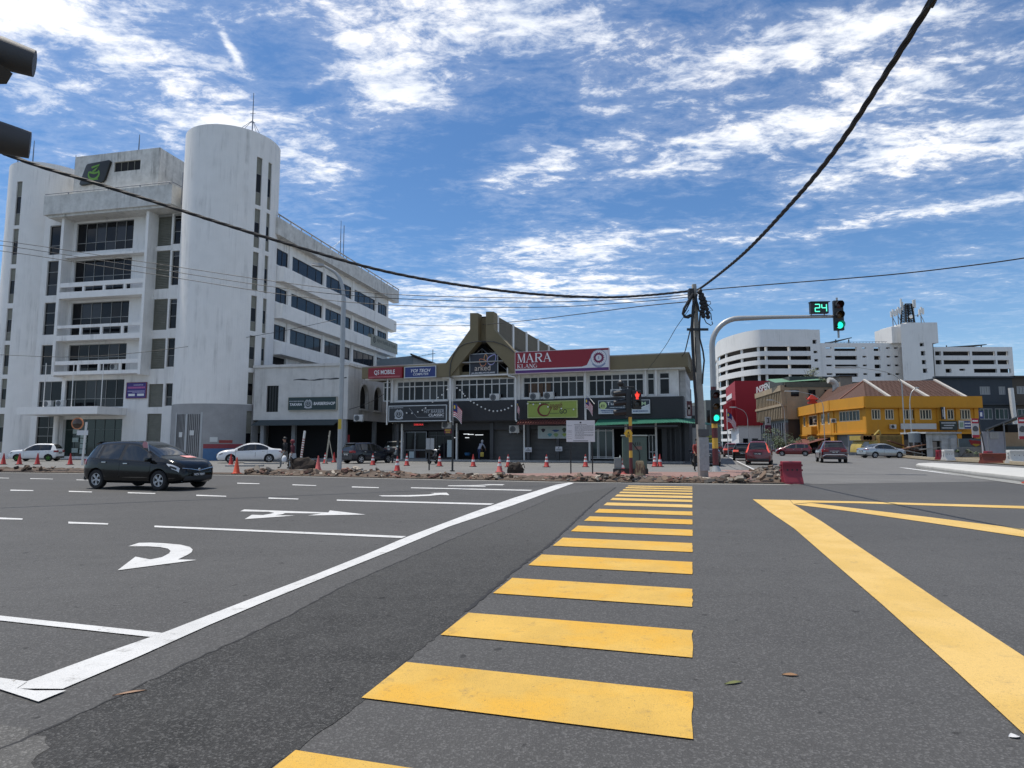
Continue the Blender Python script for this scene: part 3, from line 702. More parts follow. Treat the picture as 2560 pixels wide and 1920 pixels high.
# projecting spandrel bands and the parapet
for z0,z1,y0 in ((16.8,18.35,2.3),(13.22,14.75,2.3),(9.75,11.1,2.3)):
    s = MB(wfn); s.add([(y0-.7,.34,z0),(y0,-.45,z0+.12),(30.0,-.45,z0+.12),(30.0,.34,z0),(y0-.7,.34,z1),(y0,-.45,z1),(30.0,-.45,z1),(30.0,.34,z1)],[(0,3,2,1),(4,5,6,7),(0,1,5,4),(1,2,6,5),(2,3,7,6),(3,0,4,7)])
    s.make('spandrel_band', M_OFFP, off)
s = MB(wfn); s.box(1.0,30.6,-.5,.36,21.1,22.75); s.box(1.0,30.4,.0,.36,22.75,22.9); s.make('parapet', M_GRIME, off)
s = MB(wfn); s.tube([(1.0,-.46,23.05),(30.6,-.46,23.05)],.07)
for k in range(16): s.cyl((1.2+1.95*k,-.46,22.75),(1.2+1.95*k,-.46,23.05),.05)
s.make('parapet_rail', M_CONC, off)
for a,b in zip(wc,wc[1:]):
    MB(wfn).box(a[1]+.1,b[0]-.1,.24,.345,11.1,21.1).make('wing_pier', M_OFFP, off)
gl_ = MB(); gl_.tube([(3.5,-2.0,4),(3.5,-2.0,27.5)],.05); gl_.make('downpipe', M_OFFP, off)
# masts and aerials on the roof
M_MAST = mat('mast_steel',(.16,.19,.23),.5,metal=.5)
def mast(x, y, z, h, label, guys=(), twin=False, arms=False):
    t = thing('roof_mast', label, 'mast', OF.w(x,y,z))
    m = MB(); m.tube([(0,0,0),(0,0,h*.6),(0,0,h)],[.06,.05,.03]); m.make('pole', M_MAST, t)
    if twin: MB().tube([(.35,.1,0),(.35,.1,h*.9)],.05).make('pole', M_MAST, t)
    if arms:
        a = MB()
        for k in range(5): a.cyl((-.25,0,h*.15*k+.4),(.25,0,h*.15*k+.4),.025)
        a.make('crossbar', M_MAST, t)
    for gx,gy,gz_ in guys: MB().tube([(0,0,h*.55),(gx,gy,gz_)],.022,5).make('guy_wire', M_MAST, t)
    return t
mast(2.4,-.6,28.4,6.0,'tall thin guyed mast rising behind the top of the rounded white tower',[(-2.4,-.4,1.2),(-2.1,.2,1.2),(1.3,-.4,1.0),(.3,1.8,1)],arms=True)
mast(2.2,17.5,22.9,5.6,'pair of dark aerial poles on the roof of the white wing',[(-1.9,-2.2,.3),(-1.3,-2.0,.3)],True)
mast(-24.2,-.9,29.0,3.2,'leftmost thin rod standing on the left tower of the white building')
mast(-22.2,-1.0,29.0,3.1,'second thin rod from the left on the left rounded tower')
mast(-19.4,1.2,28.9,2.4,'short rod at the right edge of the left rounded tower')
mast(-10.6,0,29.8,2.2,'short lightning rod on the penthouse roof above the louvred window')
# ---------------------------------------------------------------- podium beside the office wing
M_POD = mat('old_white_render',(.60,.585,.555),.9,var=.3,vs=1.0,streak=.75,stain=.25)
pod = fthing('annex_building','two storey dirty white annex with pointed arches and a dark shaded ground floor','building',OF)
PY = -1.5; PX1 = 13.25
wl = MB(); wl.wall(4.3,PX1,3.5,8.1,PY,[(5.55,6.7,4.2,6.5)],.2); wl.make('front_wall', M_POD, pod)
for q in range(5): MB().box(5.6+.26*q,5.63+.26*q,PY+.05,PY+.08,4.2,6.5).make('grille_bar', M_DKFR, pod)
MB().box(5.55,6.7,PY+.15,PY+.18,4.2,6.5).make('grille_glass', M_GLASS, pod)
def pfn(x,y,z): return (PX1-y,x,z)
# side wall with pointed arches
def arch_pts(c, w, zs, zt, n=8):
    pts = [(c-w/2,zs)]
    zspring = zs+(zt-zs)*.52
    for i in range(n+1): a = i/n; pts.append((c-w/2+w/2*(1-math.cos(a*math.pi/2)), zspring+(zt-zspring)*math.sin(a*math.pi/2)))
    for i in range(n-1,-1,-1): a = i/n; pts.append((c+w/2-w/2*(1-math.cos(a*math.pi/2)), zspring+(zt-zspring)*math.sin(a*math.pi/2)))
    pts.append((c+w/2,zs)); return pts
arches = [(-1.5+3.15+2.9*k,1.75,4.55,6.75) for k in range(6)]
sw = MB(pfn); prev = PY
for c,w,zs,zt in arches:
    sw.poly((prev,0,3.5),(c-w/2,0,3.5),(c-w/2,0,8.1),(prev,0,8.1)); sw.poly((c-w/2,0,3.5),(c+w/2,0,3.5),(c+w/2,0,zs),(c-w/2,0,zs))
    ap = arch_pts(c,w,zs,zt); top = ap[1:-1]
    for a,b in zip(top,top[1:]): sw.poly((a[0],0,a[1]),(b[0],0,b[1]),(b[0],0,8.1),(a[0],0,8.1))
    for a,b in zip(ap,ap[1:]): sw.poly((a[0],0,a[1]),(b[0],0,b[1]),(b[0],.35,b[1]),(a[0],.35,a[1]))
    prev = c+w/2
sw.poly((prev,0,3.5),(19,0,3.5),(19,0,8.1),(prev,0,8.1)); sw.make('side_wall', M_POD, pod)
for c,w,zs,zt in arches:
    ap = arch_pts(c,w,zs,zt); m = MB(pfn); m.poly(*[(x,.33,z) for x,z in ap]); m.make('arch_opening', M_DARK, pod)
    s = MB(pfn); s.box(c-w/2-.12,c+w/2+.12,-.14,.1,zs-.16,zs-.005); s.make('arch_sill', M_POD, pod)
    s = MB(pfn)
    outer = arch_pts(c,w+.3,zs,zt+.2)
    for (a,b),(e,f) in zip(zip(ap,ap[1:]),zip(outer,outer[1:])): s.poly((a[0],-.05,a[1]),(b[0],-.05,b[1]),(f[0],-.05,f[1]),(e[0],-.05,e[1])); s.poly((e[0],-.05,e[1]),(f[0],-.05,f[1]),(f[0],0,f[1]),(e[0],0,e[1]))
    s.make('arch_surround', M_POD, pod)
cp = MB(); cp.box(4.2,PX1+.15,PY-.15,PY+.3,8.1,8.32); cp.make('coping', M_POD, pod); cp = MB(); cp.box(PX1-.3,PX1+.15,PY+.3,19,8.1,8.32); cp.make('coping', M_POD, pod)
cr = MB()
xx = 6.9
ribbon(cr,[(8.1+.5*k,6.95+.05*math.sin(k*1.3)+(.09 if k>7 else 0)) for k in range(11)],[.05+.05*(k%3) for k in range(11)],PY-.006); cr.make('wall_crack', M_DKFR, pod)
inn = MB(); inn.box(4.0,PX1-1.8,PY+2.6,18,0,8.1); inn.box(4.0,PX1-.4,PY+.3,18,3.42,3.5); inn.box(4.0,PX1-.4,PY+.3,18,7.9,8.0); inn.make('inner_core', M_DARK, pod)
fl = MB(); fl.box(4.0,PX1+.2,PY-.3,18,.03,.18); fl.make('plinth', M_CONC, pod)
for x,y in ((5.2,PY+.2),(7.6,PY+1.2),(PX1-.35,PY+.3),(PX1-.3,4.6),(PX1-.3,9.5)): MB().box(x-.17,x+.17,y-.15,y+.15,.18,3.5).make('column', mat('grey_column',(.3,.31,.32),.8,var=.3), pod)
aw = MB(); aw.add([(4.9,PY-1.1,3.05),(12.6,PY-1.1,3.05),(12.6,PY,3.5),(4.9,PY,3.5),(4.9,PY-1.1,2.98),(12.6,PY-1.1,2.98),(12.6,PY,3.42),(4.9,PY,3.42)],[(0,1,2,3),(7,6,5,4),(0,4,5,1),(0,3,7,4),(1,5,6,2)]); aw.make('awning', mat('dark_awning',(.035,.05,.055),.7,var=.4), pod)
t,X,Z = sign('shop_sign','dark green barbershop sign with a crest between white words on the annex',OF,(721.5,994,840,1024),-1.72,mat('dark_teal_sign',(.008,.03,.032),.4),fr=MATS['pale_gold_frame'],th=.2,fw=.03)
sign_text(t,X,Z,'TAKARA',.03,.29,.34,.55,W_LET,bold=.02,shear=.1); sign_text(t,X,Z,'BARBERSHOP',.535,.98,.38,.62,W_LET,bold=.02,shear=.1); crest(t,X,Z,X(.42),Z(.48),.34*Z(1),S_LET)
bars(t,X,Z,-.013,S_LET,printline(.02,.33,.66,.07,31))
# travel agency sign at the far corner of the wing
WF = Frame(*(OF.w(WX+.6,0)[:2]), -12+90)
t,X,Z = sign('shop_sign','weathered travel agency sign board at the far end of the white wing',WF,(925.5,773,985,800),0,mat('weathered_cream_board',(.30,.30,.25),.7,var=.5),th=.5)
_a = OF.w(WX+.62,21.9,14.2); _b = OF.w(WX+.62,30.4,14.2)
for o in [t]+list(t.children): bpy.data.objects.remove(o)
t = thing('shop_sign','weathered cream travel agency sign high on the far end of the white wing','sign',OF.w(WX+.52,26.1,13.9),rad(-12+90))
MB().box(-4.25,4.25,0,.5,0,1.35).make('board', MATS['weathered_cream_board'], t); MB().box(-4.3,4.3,-.03,.5,-.1,-.005).make('frame', M_CONC, t)
text(t,'AJWA TRAVEL & TOURS',-2.6,3.6,.45,1.0,-.012,K_LET); b = MB(); ribbon(b,arc(-3.35,.72,.34,.34,0,360,16)[:-1],.13,-.012,True); ribbon(b,[(-3.35,.5),(-3.35,.95)],.15,-.013); b.make('emblem', K_LET, t)
# purple notice on the office front
t,X,Z = sign('notice_board','purple notice board with white print on the office front right of the entrance',OF,(318,957.5,363.5,994),-1.12,mat('violet_board',(.045,.03,.20),.5,var=.15),fr=mat('dark_red_edge',(.2,.04,.08),.5),th=.06,fw=.05)
bars(t,X,Z,-.006,mat('lilac_print',(.45,.42,.6),.6),printline(.35,.85,.82,.06,41)+printline(.05,.95,.42,.05,42)+printline(.3,.95,.34,.04,43)); bars(t,X,Z,-.007,mat('rose_print',(.45,.12,.3),.6),printline(.05,.95,.62,.12,44)); bars(t,X,Z,-.008,W_LET,[(.1,.44,.12,.27),(.56,.92,.12,.27)])
# slanted dark sign with a green script mark on the penthouse
t = thing('emblem_sign','black slanted square sign with a green script mark high on the white building','sign',OF.w(*(lambda q:(q[0],-1.25,q[1]))(OF.at(236,432,-1.25))),rad(-12))
pl = [(-1.72,-1.0),(-1.55,-1.12),(.95,-.98),(1.2,-.8),(1.78,1.0),(1.62,1.17),(-.85,1.0),(-1.05,.85)]
MB().slab(pl,0,.22).make('board', mat('black_gloss_board',(.012,.014,.012),.35), t, bevel=.03)
b = MB(); GR = mat('lime_mark',(.13,.30,.03),.5)
ribbon(b,[(-.35,.55),(.55,.75),(.1,.3),(-.2,.12)],.2,-.02); ribbon(b,arc(-.05,-.1,.62,.55,150,395,16),[.1+.14*math.sin(math.pi*i/16) for i in range(17)],-.024); ribbon(b,[(-.55,.1),(.0,-.05),(.62,.05)],.2,-.022); ribbon(b,[(-.5,-.72),(.5,-.68)],.1,-.021); b.make('script_mark', GR, t)
# thin flag staffs above the canopy
for px,lbl in ((108,'left flag staff on the entrance canopy of the white building'),(178,'middle flag staff on the entrance canopy of the white building'),(252,'right flag staff on the entrance canopy of the white building')):
    x,_z = OF.at(px,1015,-4.0); MB().tube([(0,0,0),(0,0,4.0)],.035).make('flag_staff', M_PIPE if 'M_PIPE' in globals() else M_OFFP)
    o = COL.objects[-1]; o.location = OF.w(x,-4.0,4.75); tag(o,lbl,'flag staff','flag staffs on the canopy')
# ---------------------------------------------------------------- two-storey shop row with the gabled arcade
S = SHOP
z4 = lambda x,y: (900+x*.2652, 760+y*.2652)
z5 = lambda x,y: (1260+x*.2652, 760+y*.2652)
M_OLIVE = mat('olive_brown_fascia',(.185,.152,.086),.8,var=.25,vs=.8,streak=.3)
M_SHW = mat('shop_white_wall',(.70,.685,.65),.8,var=.35,vs=2,streak=.5)
M_RIB = mat('charcoal_ribbed_cladding',(.032,.033,.037),.6,var=.25,vs=.6)
M_SHFR = mat('white_window_frame',(.58,.58,.56),.55)
M_SHUT = mat('grey_roller_shutter',(.135,.135,.132),.55,metal=.1,var=.3,vs=1.5)
M_PIPE = mat('white_pvc_pipe',(.68,.67,.64),.4,var=.2)
M_CURT = mat('curtain_brown',(.12,.075,.05),.9)
shop = fthing('shop_building','two storey shop row with an olive fascia and a tall gabled arcade entrance','building',S)
SX = lambda px,y=0,py=1000: S.at(px,py,y)[0]
x_l, x_r = -11.9, 13.28
# body
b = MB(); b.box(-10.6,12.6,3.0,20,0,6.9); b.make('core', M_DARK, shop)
b = MB(); b.box(-13.2,13.4,-.35,20,7.86,7.94); b.make('roof_slab', M_CONC, shop)
gl0, gl1 = S.at(*z4(800,570),-.5)[0], S.at(*z4(1462,455),-.5)[0]
b = MB(); b.box(-13.25,gl0+1.2,-.35,.25,6.9,7.86); b.box(-13.25,-13.0,.25,14,6.9,7.86); b.make('fascia', M_OLIVE, shop)
b = MB(); b.box(gl1-.6,13.3,-.35,.25,6.9,7.86); b.box(13.05,13.3,.25,4,6.9,7.86); b.make('fascia', M_OLIVE, shop)
b = MB(); b.box(-13.0,13.04,-.2,.9,6.78,6.9); b.make('soffit', M_SHW, shop)
bays = [(959,979,1,'a'),(993,1121,8,'b'),(1137,1287,8,'c'),(1308,1461,8,'d'),(1472,1610,7,'e'),(1618,1637,1,'f'),(1648,1675,1,'g')]
zb, zt = 4.98, 6.62
holes = []
for a,b_,n,k in bays:
    x0,x1 = SX(a,.35,960),SX(b_,.35,960); holes.append((x0,x1,zb,zt))
w = MB(); w.wall(-10.9,12.55,4.82,6.79,.3,holes,.12); w.poly((12.55,.3,3.2),(12.55,12,3.2),(12.55,12,6.79),(12.55,.3,6.79)); w.poly((-10.9,.3,3.2),(-10.9,12,3.2),(-10.9,12,6.79),(-10.9,.3,6.79))
w.make('upper_wall', M_SHW, shop)
for (x0,x1,_,_),(a,b_,n,k) in zip(holes,bays):
    if k == 'b': cols = [0,.125,.25,.35,.52,.65,.78,.91,1]
    else: cols = n
    window(shop,x0,x1,zb,zt,.34,cols,[0,.72,1],fr=M_SHFR,gl=M_GLASS,fw=.075,dep=.1)
    if n > 1:
        sl = MB(); sl.box(x0-.1,x1+.1,.12,.3,4.86,4.97); sl.make('window_sill', M_SHW, shop)
for a,b_ in ((1322,1340),(1341,1358),(1360,1377)):
    c = MB(); x0,x1 = SX(a,.4,960),SX(b_,.4,960)
    for q in range(6): c.box(x0+(x1-x0)*q/6,x0+(x1-x0)*(q+.8)/6,.385-.01*(q%2),.393,5.05,6.15)
    c.make('curtain', M_CURT, shop)
# charcoal cladding with its ribs
cl = MB(); cl.box(-11.0,12.9,-.1,.3,3.25,4.82); cl.box(12.7,12.9,.3,10,3.25,4.82); cl.box(-11.0,-10.8,.3,8,3.25,4.82); cl = cl.make('cladding', M_RIB, shop)
r = MB(); 
for i in range(236): r.box(-10.98+.101*i,-10.95+.101*i,-.125,-.1,3.26,4.81)
tag(r.make('cladding_rib', M_RIB, cl), kind='stuff')
# white downpipes and posts
for px,y,r_,za,zb_,st in ((969,-.25,.07,3.0,6.9,0),(981,.1,.09,4.8,6.8,0),(1126,-.22,.10,3.1,6.75,1),(1132,.15,.09,4.8,6.8,0),(1289,-.22,.07,3.1,7.1,2),(1298,.1,.09,4.8,6.8,0),(1463,-.22,.085,3.2,6.9,0),(1614,.1,.07,4.9,6.8,0),(1640,.1,.09,4.9,6.8,0)):
    x = SX(px,y,960); m = MB()
    if st == 2: m.tube([(x-.65,y,7.35),(x-.65,y,6.85),(x-.55,y,6.7),(x-.1,y,6.62),(x,y,6.5),(x,y,3.3),(x+.1,y,3.15)],r_,8)
    elif st == 1: m.tube([(x-.7,y,6.75),(x-.15,y,6.75),(x,y,6.6),(x,y,3.3),(x+.1,y,3.15)],r_,8)
    else: m.tube([(x,y,za),(x,y,zb_)],r_,8)
    m.make('downpipe', M_PIPE, shop, smooth=True)
for px in (1007,):
    x = SX(px,1.2,1120)
for px,w_,mm in ((1005,.13,M_PIPE),(1142,.12,M_PIPE),(1311,.12,M_PIPE),(1474,.12,M_PIPE),(1311.9+9,.26,M_DKFR),(1395,.2,M_DKFR),(1566,.2,M_SHW),(1641,.14,M_SHW),(995,.18,M_DKFR),(1230,.3,M_DKFR)):
    x = SX(px,1.0,1120); MB().box(x-w_/2,x+w_/2,.9,1.12,0,3.1).make('column', mm, shop)
# ground floor: beam, shutters, shopfronts
b = MB(); b.box(-10.6,12.6,1.0,1.3,2.55,3.2); b.make('shop_beam', mat('dark_signboard',(.03,.03,.033),.6,var=.3), shop)
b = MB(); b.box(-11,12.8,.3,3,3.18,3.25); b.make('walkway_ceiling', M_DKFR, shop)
b = MB(); b.box(-10.8,12.7,.5,3.2,.03,.16); b.make('walkway_floor', M_CONC, shop)
for a,b_ in ((1231,1307),(1319,1391),(1398,1472)):
    x0,x1 = SX(a,1.35,1120),SX(b_,1.35,1120); m = MB(); m.box(x0,x1,1.42,1.46,.16,2.6); sh = m.make('roller_shutter', M_SHUT, shop)
    for q in range(24):
        z = .17+2.42*q/24
        MB().add([(x0,1.42,z),(x1,1.42,z),(x1,1.375,z+.045),(x0,1.375,z+.045),(x0,1.42,z+.092),(x1,1.42,z+.092)],[(0,1,2,3),(3,2,5,4)]).make('slat', M_SHUT, sh)
# barber shop front
x0,x1 = SX(1009,1.3,1120),SX(1066,1.3,1120)
window(shop,x0,x1,.2,2.45,1.3,[0,.06,.5,1],[0,.32,1],fr=M_RUST,gl=M_GLASS,name='shopfront')
x2,x3 = SX(1071,1.3,1120),SX(1134,1.3,1120)
window(shop,x2,x3,.2,2.45,1.32,[0,.32,.62,1],[0,.85,1],fr=M_DKFR,gl=M_GLASS,name='shopfront')
ms = MB(); ms.box(SX(1023,1.28,1145),SX(1035,1.28,1145),1.26,1.28,.25,.8); ms.make('poster', mat('pale_blue_poster',(.4,.47,.48),.6), shop)
ms = MB(); ms.box(SX(1118,1.28,1130),SX(1129,1.28,1130),1.26,1.28,.35,1.75); ms.make('poster', MATS['pale_blue_poster'], shop)
# tailor shop front on the right
xs = [SX(p,1.35,1120) for p in (1476,1494,1498,1517,1535)]
window(shop,xs[0],xs[4],.3,2.6,1.35,[0,.3,.36,.66,.95,1],[0,.06,.92,1],fr=M_SHFR,gl=mat('teal_glass',(.03,.045,.045),.06),name='shopfront')
window(shop,SX(1622,1.35,1120),SX(1641,1.35,1120),.3,2.1,1.35,2,[0,.3,1],fr=M_SHFR,gl=M_GLASS,name='shopfront')
b = MB(); b.box(SX(1476,1.3,1075),SX(1641,1.3,1075),1.2,1.3,2.62,3.1); b.make('shop_header', mat('faded_header',(.16,.155,.14),.8,var=.6,vs=3), shop)
for k in range(5):
    x = SX(1655+12*k,1.5,1120); MB().box(x,x+.6,1.5,1.56,.16,2.9).make('folding_door', M_DKFR, shop)
M_TUBE = mat('lit_tube',(.8,.8,.8),.5,emit=(.9,.95,1),es=.75)
for px,py,l in ((1098,1095,.6),(1116,1095,.9),(1161,1086,.5),(1172,1087,.5),(1190,1088,.7),(1165,1095,.35)):
    x,z = S.at(px,py,2.8); MB().box(x,x+l,2.6,2.66,z,z+.05).make('tube_light', M_TUBE, shop)
# red tiled awning and green corrugated awning
M_TILE = mat('red_clay_tile',(.14,.04,.035),.7,var=.5,vs=3)
M_GREEN = mat('green_corrugated_sheet',(.045,.19,.13),.55,var=.35,vs=2)
x0,x1 = SX(1294,-.7,1060),SX(1418,-.7,1060)
aw = MB(); aw.add([(x0,-.95,2.92),(x1,-.95,2.92),(x1,.3,3.27),(x0,.3,3.27),(x0,-.95,2.88),(x1,-.95,2.88),(x1,.3,3.22),(x0,.3,3.22)],[(0,1,2,3),(7,6,5,4),(0,4,5,1),(0,3,7,4),(1,5,6,2)])
aw = aw.make('tiled_awning', M_TILE, shop)
n = int((x1-x0)/.2)
tl = MB(); tl.fn = None; tl.tube([(0,-.97,2.97),(0,-.35,3.15)],.075,6); tl.tube([(0,-.4,3.165),(0,.3,3.345)],.072,6); tme = tl.mesh('tile', M_TILE, smooth=True)
for i in range(n): link('tile', tme, aw, (x0+.1+.2*i,0,0))
x0,x1 = SX(1488,-1.2,1060),SX(1695,-1.2,1060); x2 = SX(1744,-.6,1060)
g = MB()
def corr(p00,p10,p01,p11,n):     # corrugated sheet between two edges
    rows = []
    for (a,b) in ((p00,p10),(p01,p11)):
        a = Vector(a); b = Vector(b); rows.append([tuple(a.lerp(b,i/n)+Vector((0,0,.028 if i%2 else -.028))) for i in range(n+1)])
    g.add(rows[0]+rows[1],[(i,i+1,n+2+i,n+1+i) for i in range(n)])
corr((x0,-1.75,2.74),(x1,-1.75,2.92),(x0,.3,3.34),(x1,.3,3.3),110)
corr((x1,-1.75,2.92),(x2,-.5,2.85),(x1,.3,3.3),(x1+.9,.9,3.25),24); corr((x2,-.5,2.85),(x2+1.6,6,2.8),(x1+.9,.9,3.25),(x1+1.2,7,3.25),40)
g.make('green_awning', M_GREEN, shop)
b = MB(); b.box(x0,x1,-1.70,-1.66,2.62,2.70); b.make('awning_frame', M_DKFR, shop)
# gable: two olive legs with chimney-like tops
def gp(pts,y=-.5): return [S.at(*z4(*p),y) for p in pts]
for pts in ([(700,583),(800,570),(1037,240),(1037,85),(1113,85),(1113,355),(848,682),(700,690)],[(1187,355),(1187,72),(1260,72),(1260,235),(1466,460),(1466,655),(1452,655)]):
    m = MB(); m.slab(gp(pts),-.5,.35); m.make('gable_leg', M_OLIVE, shop)
m = MB(); m.slab(gp([(1113,130),(1187,135),(1187,345),(1113,345)],.2),.2,.4); m.make('gable_infill', M_OLIVE, shop)
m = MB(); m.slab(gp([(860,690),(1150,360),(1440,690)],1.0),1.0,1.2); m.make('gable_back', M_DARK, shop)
m = MB(); m.slab(gp([(870,690),(905,640),(1430,640),(1440,690)],.1),.1,.3); m.make('gable_base', M_OLIVE, shop)
m = MB()
for a,b_ in (((900,640),(1150,420)),((1150,420),(1400,640)),((1150,420),(1150,640)),((1050,520),(1150,640)),((1250,520),(1150,640))):
    p,q = S.at(*z4(*a),.7),S.at(*z4(*b_),.7); m.tube([(p[0],.7,p[1]),(q[0],.7,q[1])],.04,5)
m.make('gable_truss', M_RUST, shop)
# conduit draped over the gable
cpts = [S.at(*z4(*p),-.56) for p in ((880,700),(848,690),(846,640),(855,560),(880,480),(930,410),(990,375),(1060,360),(1120,352),(1180,350),(1260,355),(1340,380),(1400,410),(1450,455))]
MB().tube([(a,-.56,c) for a,c in cpts],.035,5).make('conduit', M_DKFR, shop)
# ridge lantern running back, boarded on its sides
xa,xb = S.at(*z4(1040,85),-.5)[0],S.at(*z4(1258,75),-.5)[0]; zr = S.at(*z4(1258,75),-.5)[1]
ln = MB(); ln.box(xa+.1,xb-.1,.36,24,zr-2.3,zr-.12); ln = ln.make('ridge_lantern', mat('dark_boarding',(.075,.066,.052),.8,var=.5,vs=4), shop)
bd = MB(); bd.box(xb-.1,xb-.055,0,.27,zr-2.0,zr-.14); bme = bd.mesh('board', mat('weathered_boarding',(.13,.115,.085),.8,var=.5,vs=4))
for i in range(74): 
    if .4+.32*i < 23.8: link('board', bme, ln, (0,.4+.32*i+rnd.uniform(-.01,.01),0))
for q in range(7):
    y = .36+3.9*q; MB().box(xb-.12,xb+.06,y,y+.3,zr-2.3,zr-.1).make('pilaster', M_PIPE, shop)
rf = MB(); zz = zr-2.25
rf.add([(xb,.36,zz),(gl1+.5,.36,7.9),(gl1+.5,24,7.9),(xb,24,zz),(xa,.36,zz),(gl0-.3,.36,7.9),(gl0-.3,24,7.9),(xa,24,zz)],[(0,1,2,3),(4,7,6,5)]); rf.make('gable_roof', mat('pale_metal_roof',(.55,.57,.58),.5,var=.3,vs=1,streak=.4), shop)
# right end wall of blocks
bw = MB(); bw.box(12.58,13.0,1.4,9,3.2,6.85); bw.make('end_wall', mat('block_wall_grey',(.5,.5,.49),.9,var=.4,brick={'s':1,'w':.4,'h':.4,'m':.012,'k':.5}), shop)

# --- sign boards on the row
CRIM = mat('crimson_sign',(.25,.006,.018),.45,var=.12); NAVY = mat('navy_sign',(.016,.035,.17),.45,var=.15); BLK = mat('black_sign',(.012,.013,.018),.4); PURP = mat('purple_band',(.085,.02,.14),.5)
t,X,Z = sign('shop_sign','small red sign board with white capitals at the left end of the olive fascia',S,(921,921,1004,944),-.65,CRIM,th=.3)
sign_text(t,X,Z,'QS MOBILE',.18,.80,.30,.78,W_LET,bold=.012)
bars(t,X,Z,-.013,mat('pink_rule',(.6,.25,.25),.6),[(.02,.95,.13,.17),(.02,.95,.06,.075)])
t,X,Z = sign('shop_sign','blue sign board with two lines of slanted white letters on the olive fascia',S,(1013,919,1088.5,941),-.6,NAVY,fr=ALU,th=.22,fw=.06)
sign_text(t,X,Z,'YOI TECH',.19,.84,.48,.80,W_LET,shear=.3,bold=.02); sign_text(t,X,Z,'COMPUTER',.27,.77,.17,.40,W_LET,shear=.3,bold=.01)
t,X,Z = sign('shop_sign','largest red sign board with white serif letters, a purple base and a sunburst emblem',S,(1288.5,881.5,1522,925),-.75,CRIM,fr=mat('pale_pink_edge',(.62,.5,.52),.5),th=.35,fw=.035)
serif_text(t,'MARA',X(.022),X(.405),Z(.50),Z(.93),-.012,W_LET); serif_text(t,'KLANG',X(.02),X(.245),Z(.235),Z(.43),-.012,W_LET)
b = MB(); b.poly((X(0),-.008,Z(.135)),(X(1),-.008,Z(.135)),(X(1),-.008,Z(.20)),(X(0),-.008,Z(.20))); b.poly((X(.725),-.008,Z(.20)),(X(1),-.008,Z(.20)),(X(1),-.008,Z(.92)),(X(.865),-.008,Z(.92)),(X(.845),-.008,Z(.88)),(X(.775),-.008,Z(.27))); b.make('white_field', mat('sign_white',(.62,.62,.64),.5), t)
b = MB(); b.poly((X(0),-.009,Z(0)),(X(1),-.009,Z(0)),(X(1),-.009,Z(.135)),(X(0),-.009,Z(.135))); b.make('purple_band', PURP, t)
cx,cz,r_ = X(.898),Z(.58),.36*(Z(1))
m = MB()
for k in range(18):
    a = 2*math.pi*k/18; m.add([(cx+.56*r_*math.cos(a-.17),-.013,cz+.56*r_*math.sin(a-.17)),(cx+.56*r_*math.cos(a+.17),-.013,cz+.56*r_*math.sin(a+.17)),(cx+.78*r_*math.cos(a),-.013,cz+.78*r_*math.sin(a))],[(0,1,2)])
ribbon(m,arc(cx,cz,r_*.5,r_*.5,0,360,24)[:-1],r_*.24,-.014,True); m.make('emblem', mat('maroon_emblem',(.16,.01,.06),.5), t)
m = MB(); ribbon(m,arc(cx,cz,r_,r_,0,360,28)[:-1],r_*.07,-.012,True); ribbon(m,arc(cx,cz+.35*r_,r_*1.15,r_*1.5,225,315,12),r_*.16,-.015); ribbon(m,[(cx,cz-.15*r_),(cx,cz+.2*r_)],r_*.1,-.015); m.make('emblem', mat('blue_grey_emblem',(.2,.24,.36),.5), t)
t,X,Z = sign('shop_sign','black framed barber sign with a silver crest below the left windows',S,(973.5,1016.5,1115,1050.5),-.35,BLK,fr=ALU,th=.2,fw=.06)
sign_text(t,X,Z,'HIT BARBER',.62,.965,.50,.72,S_LET,shear=.1); sign_text(t,X,Z,'CLASSIC',.70,.965,.27,.45,W_LET,bold=.015)
crest(t,X,Z,X(.175),Z(.45),.33*Z(1),S_LET)
m = MB(); ribbon(m,[(X(.36),Z(.85)),(X(.50),Z(.22)),(X(.965),Z(.20))],.02,-.012); ribbon(m,[(X(.60),Z(.83)),(X(.64),Z(.74)),(X(.965),Z(.75))],.02,-.012); m.make('rule', S_LET, t)
bars(t,X,Z,-.013,S_LET,printline(.01,.25,.88,.05,3))
t,X,Z = sign('shop_sign','lime green restaurant sign with a big swirling maroon letter',S,(1320.5,1005,1442,1042),-.35,mat('lime_sign',(.26,.33,.055),.5,var=.12),fr=mat('pale_lime_edge',(.5,.55,.25),.5),th=.2,fw=.05)
MAR = mat('maroon_script',(.14,.012,.012),.6)
m = MB(); pts = arc(X(.345),Z(.47),.135*(X(1)-X(0)),.37*Z(1),50,300,22); ribbon(m,pts+[(X(.44),Z(.30)),(X(.49),Z(.62))],[.05+.10*math.sin(math.pi*i/24) for i in range(25)],-.012); m.make('swirl_letter', MAR, t)
sign_text(t,X,Z,'anggih',.44,.71,.45,.93,MAR,shear=.5); sign_text(t,X,Z,'GO',.65,.80,.21,.50,K_LET,bold=.02)
bars(t,X,Z,-.013,K_LET,printline(.03,.45,.89,.045,5)); bars(t,X,Z,-.0125,mat('olive_swash',(.13,.17,.04),.6),[(.44,.64,.22,.27)])
t,X,Z = sign('shop_sign','dark and white tailor sign with a green badge behind the pedestrian signal',S,(1497,1003,1624,1032),-.35,mat('pale_blue_sign',(.50,.53,.56),.5),fr=ALU,th=.16,fw=.04)
b = MB(); b.poly((X(0),-.006,Z(.42)),(X(.22),-.006,Z(.34)),(X(.55),-.006,Z(.3)),(X(.8),-.006,Z(.35)),(X(1),-.006,Z(.62)),(X(1),-.006,Z(1)),(X(0),-.006,Z(1))); b.make('dark_field', mat('deep_slate',(.02,.035,.05),.5), t)
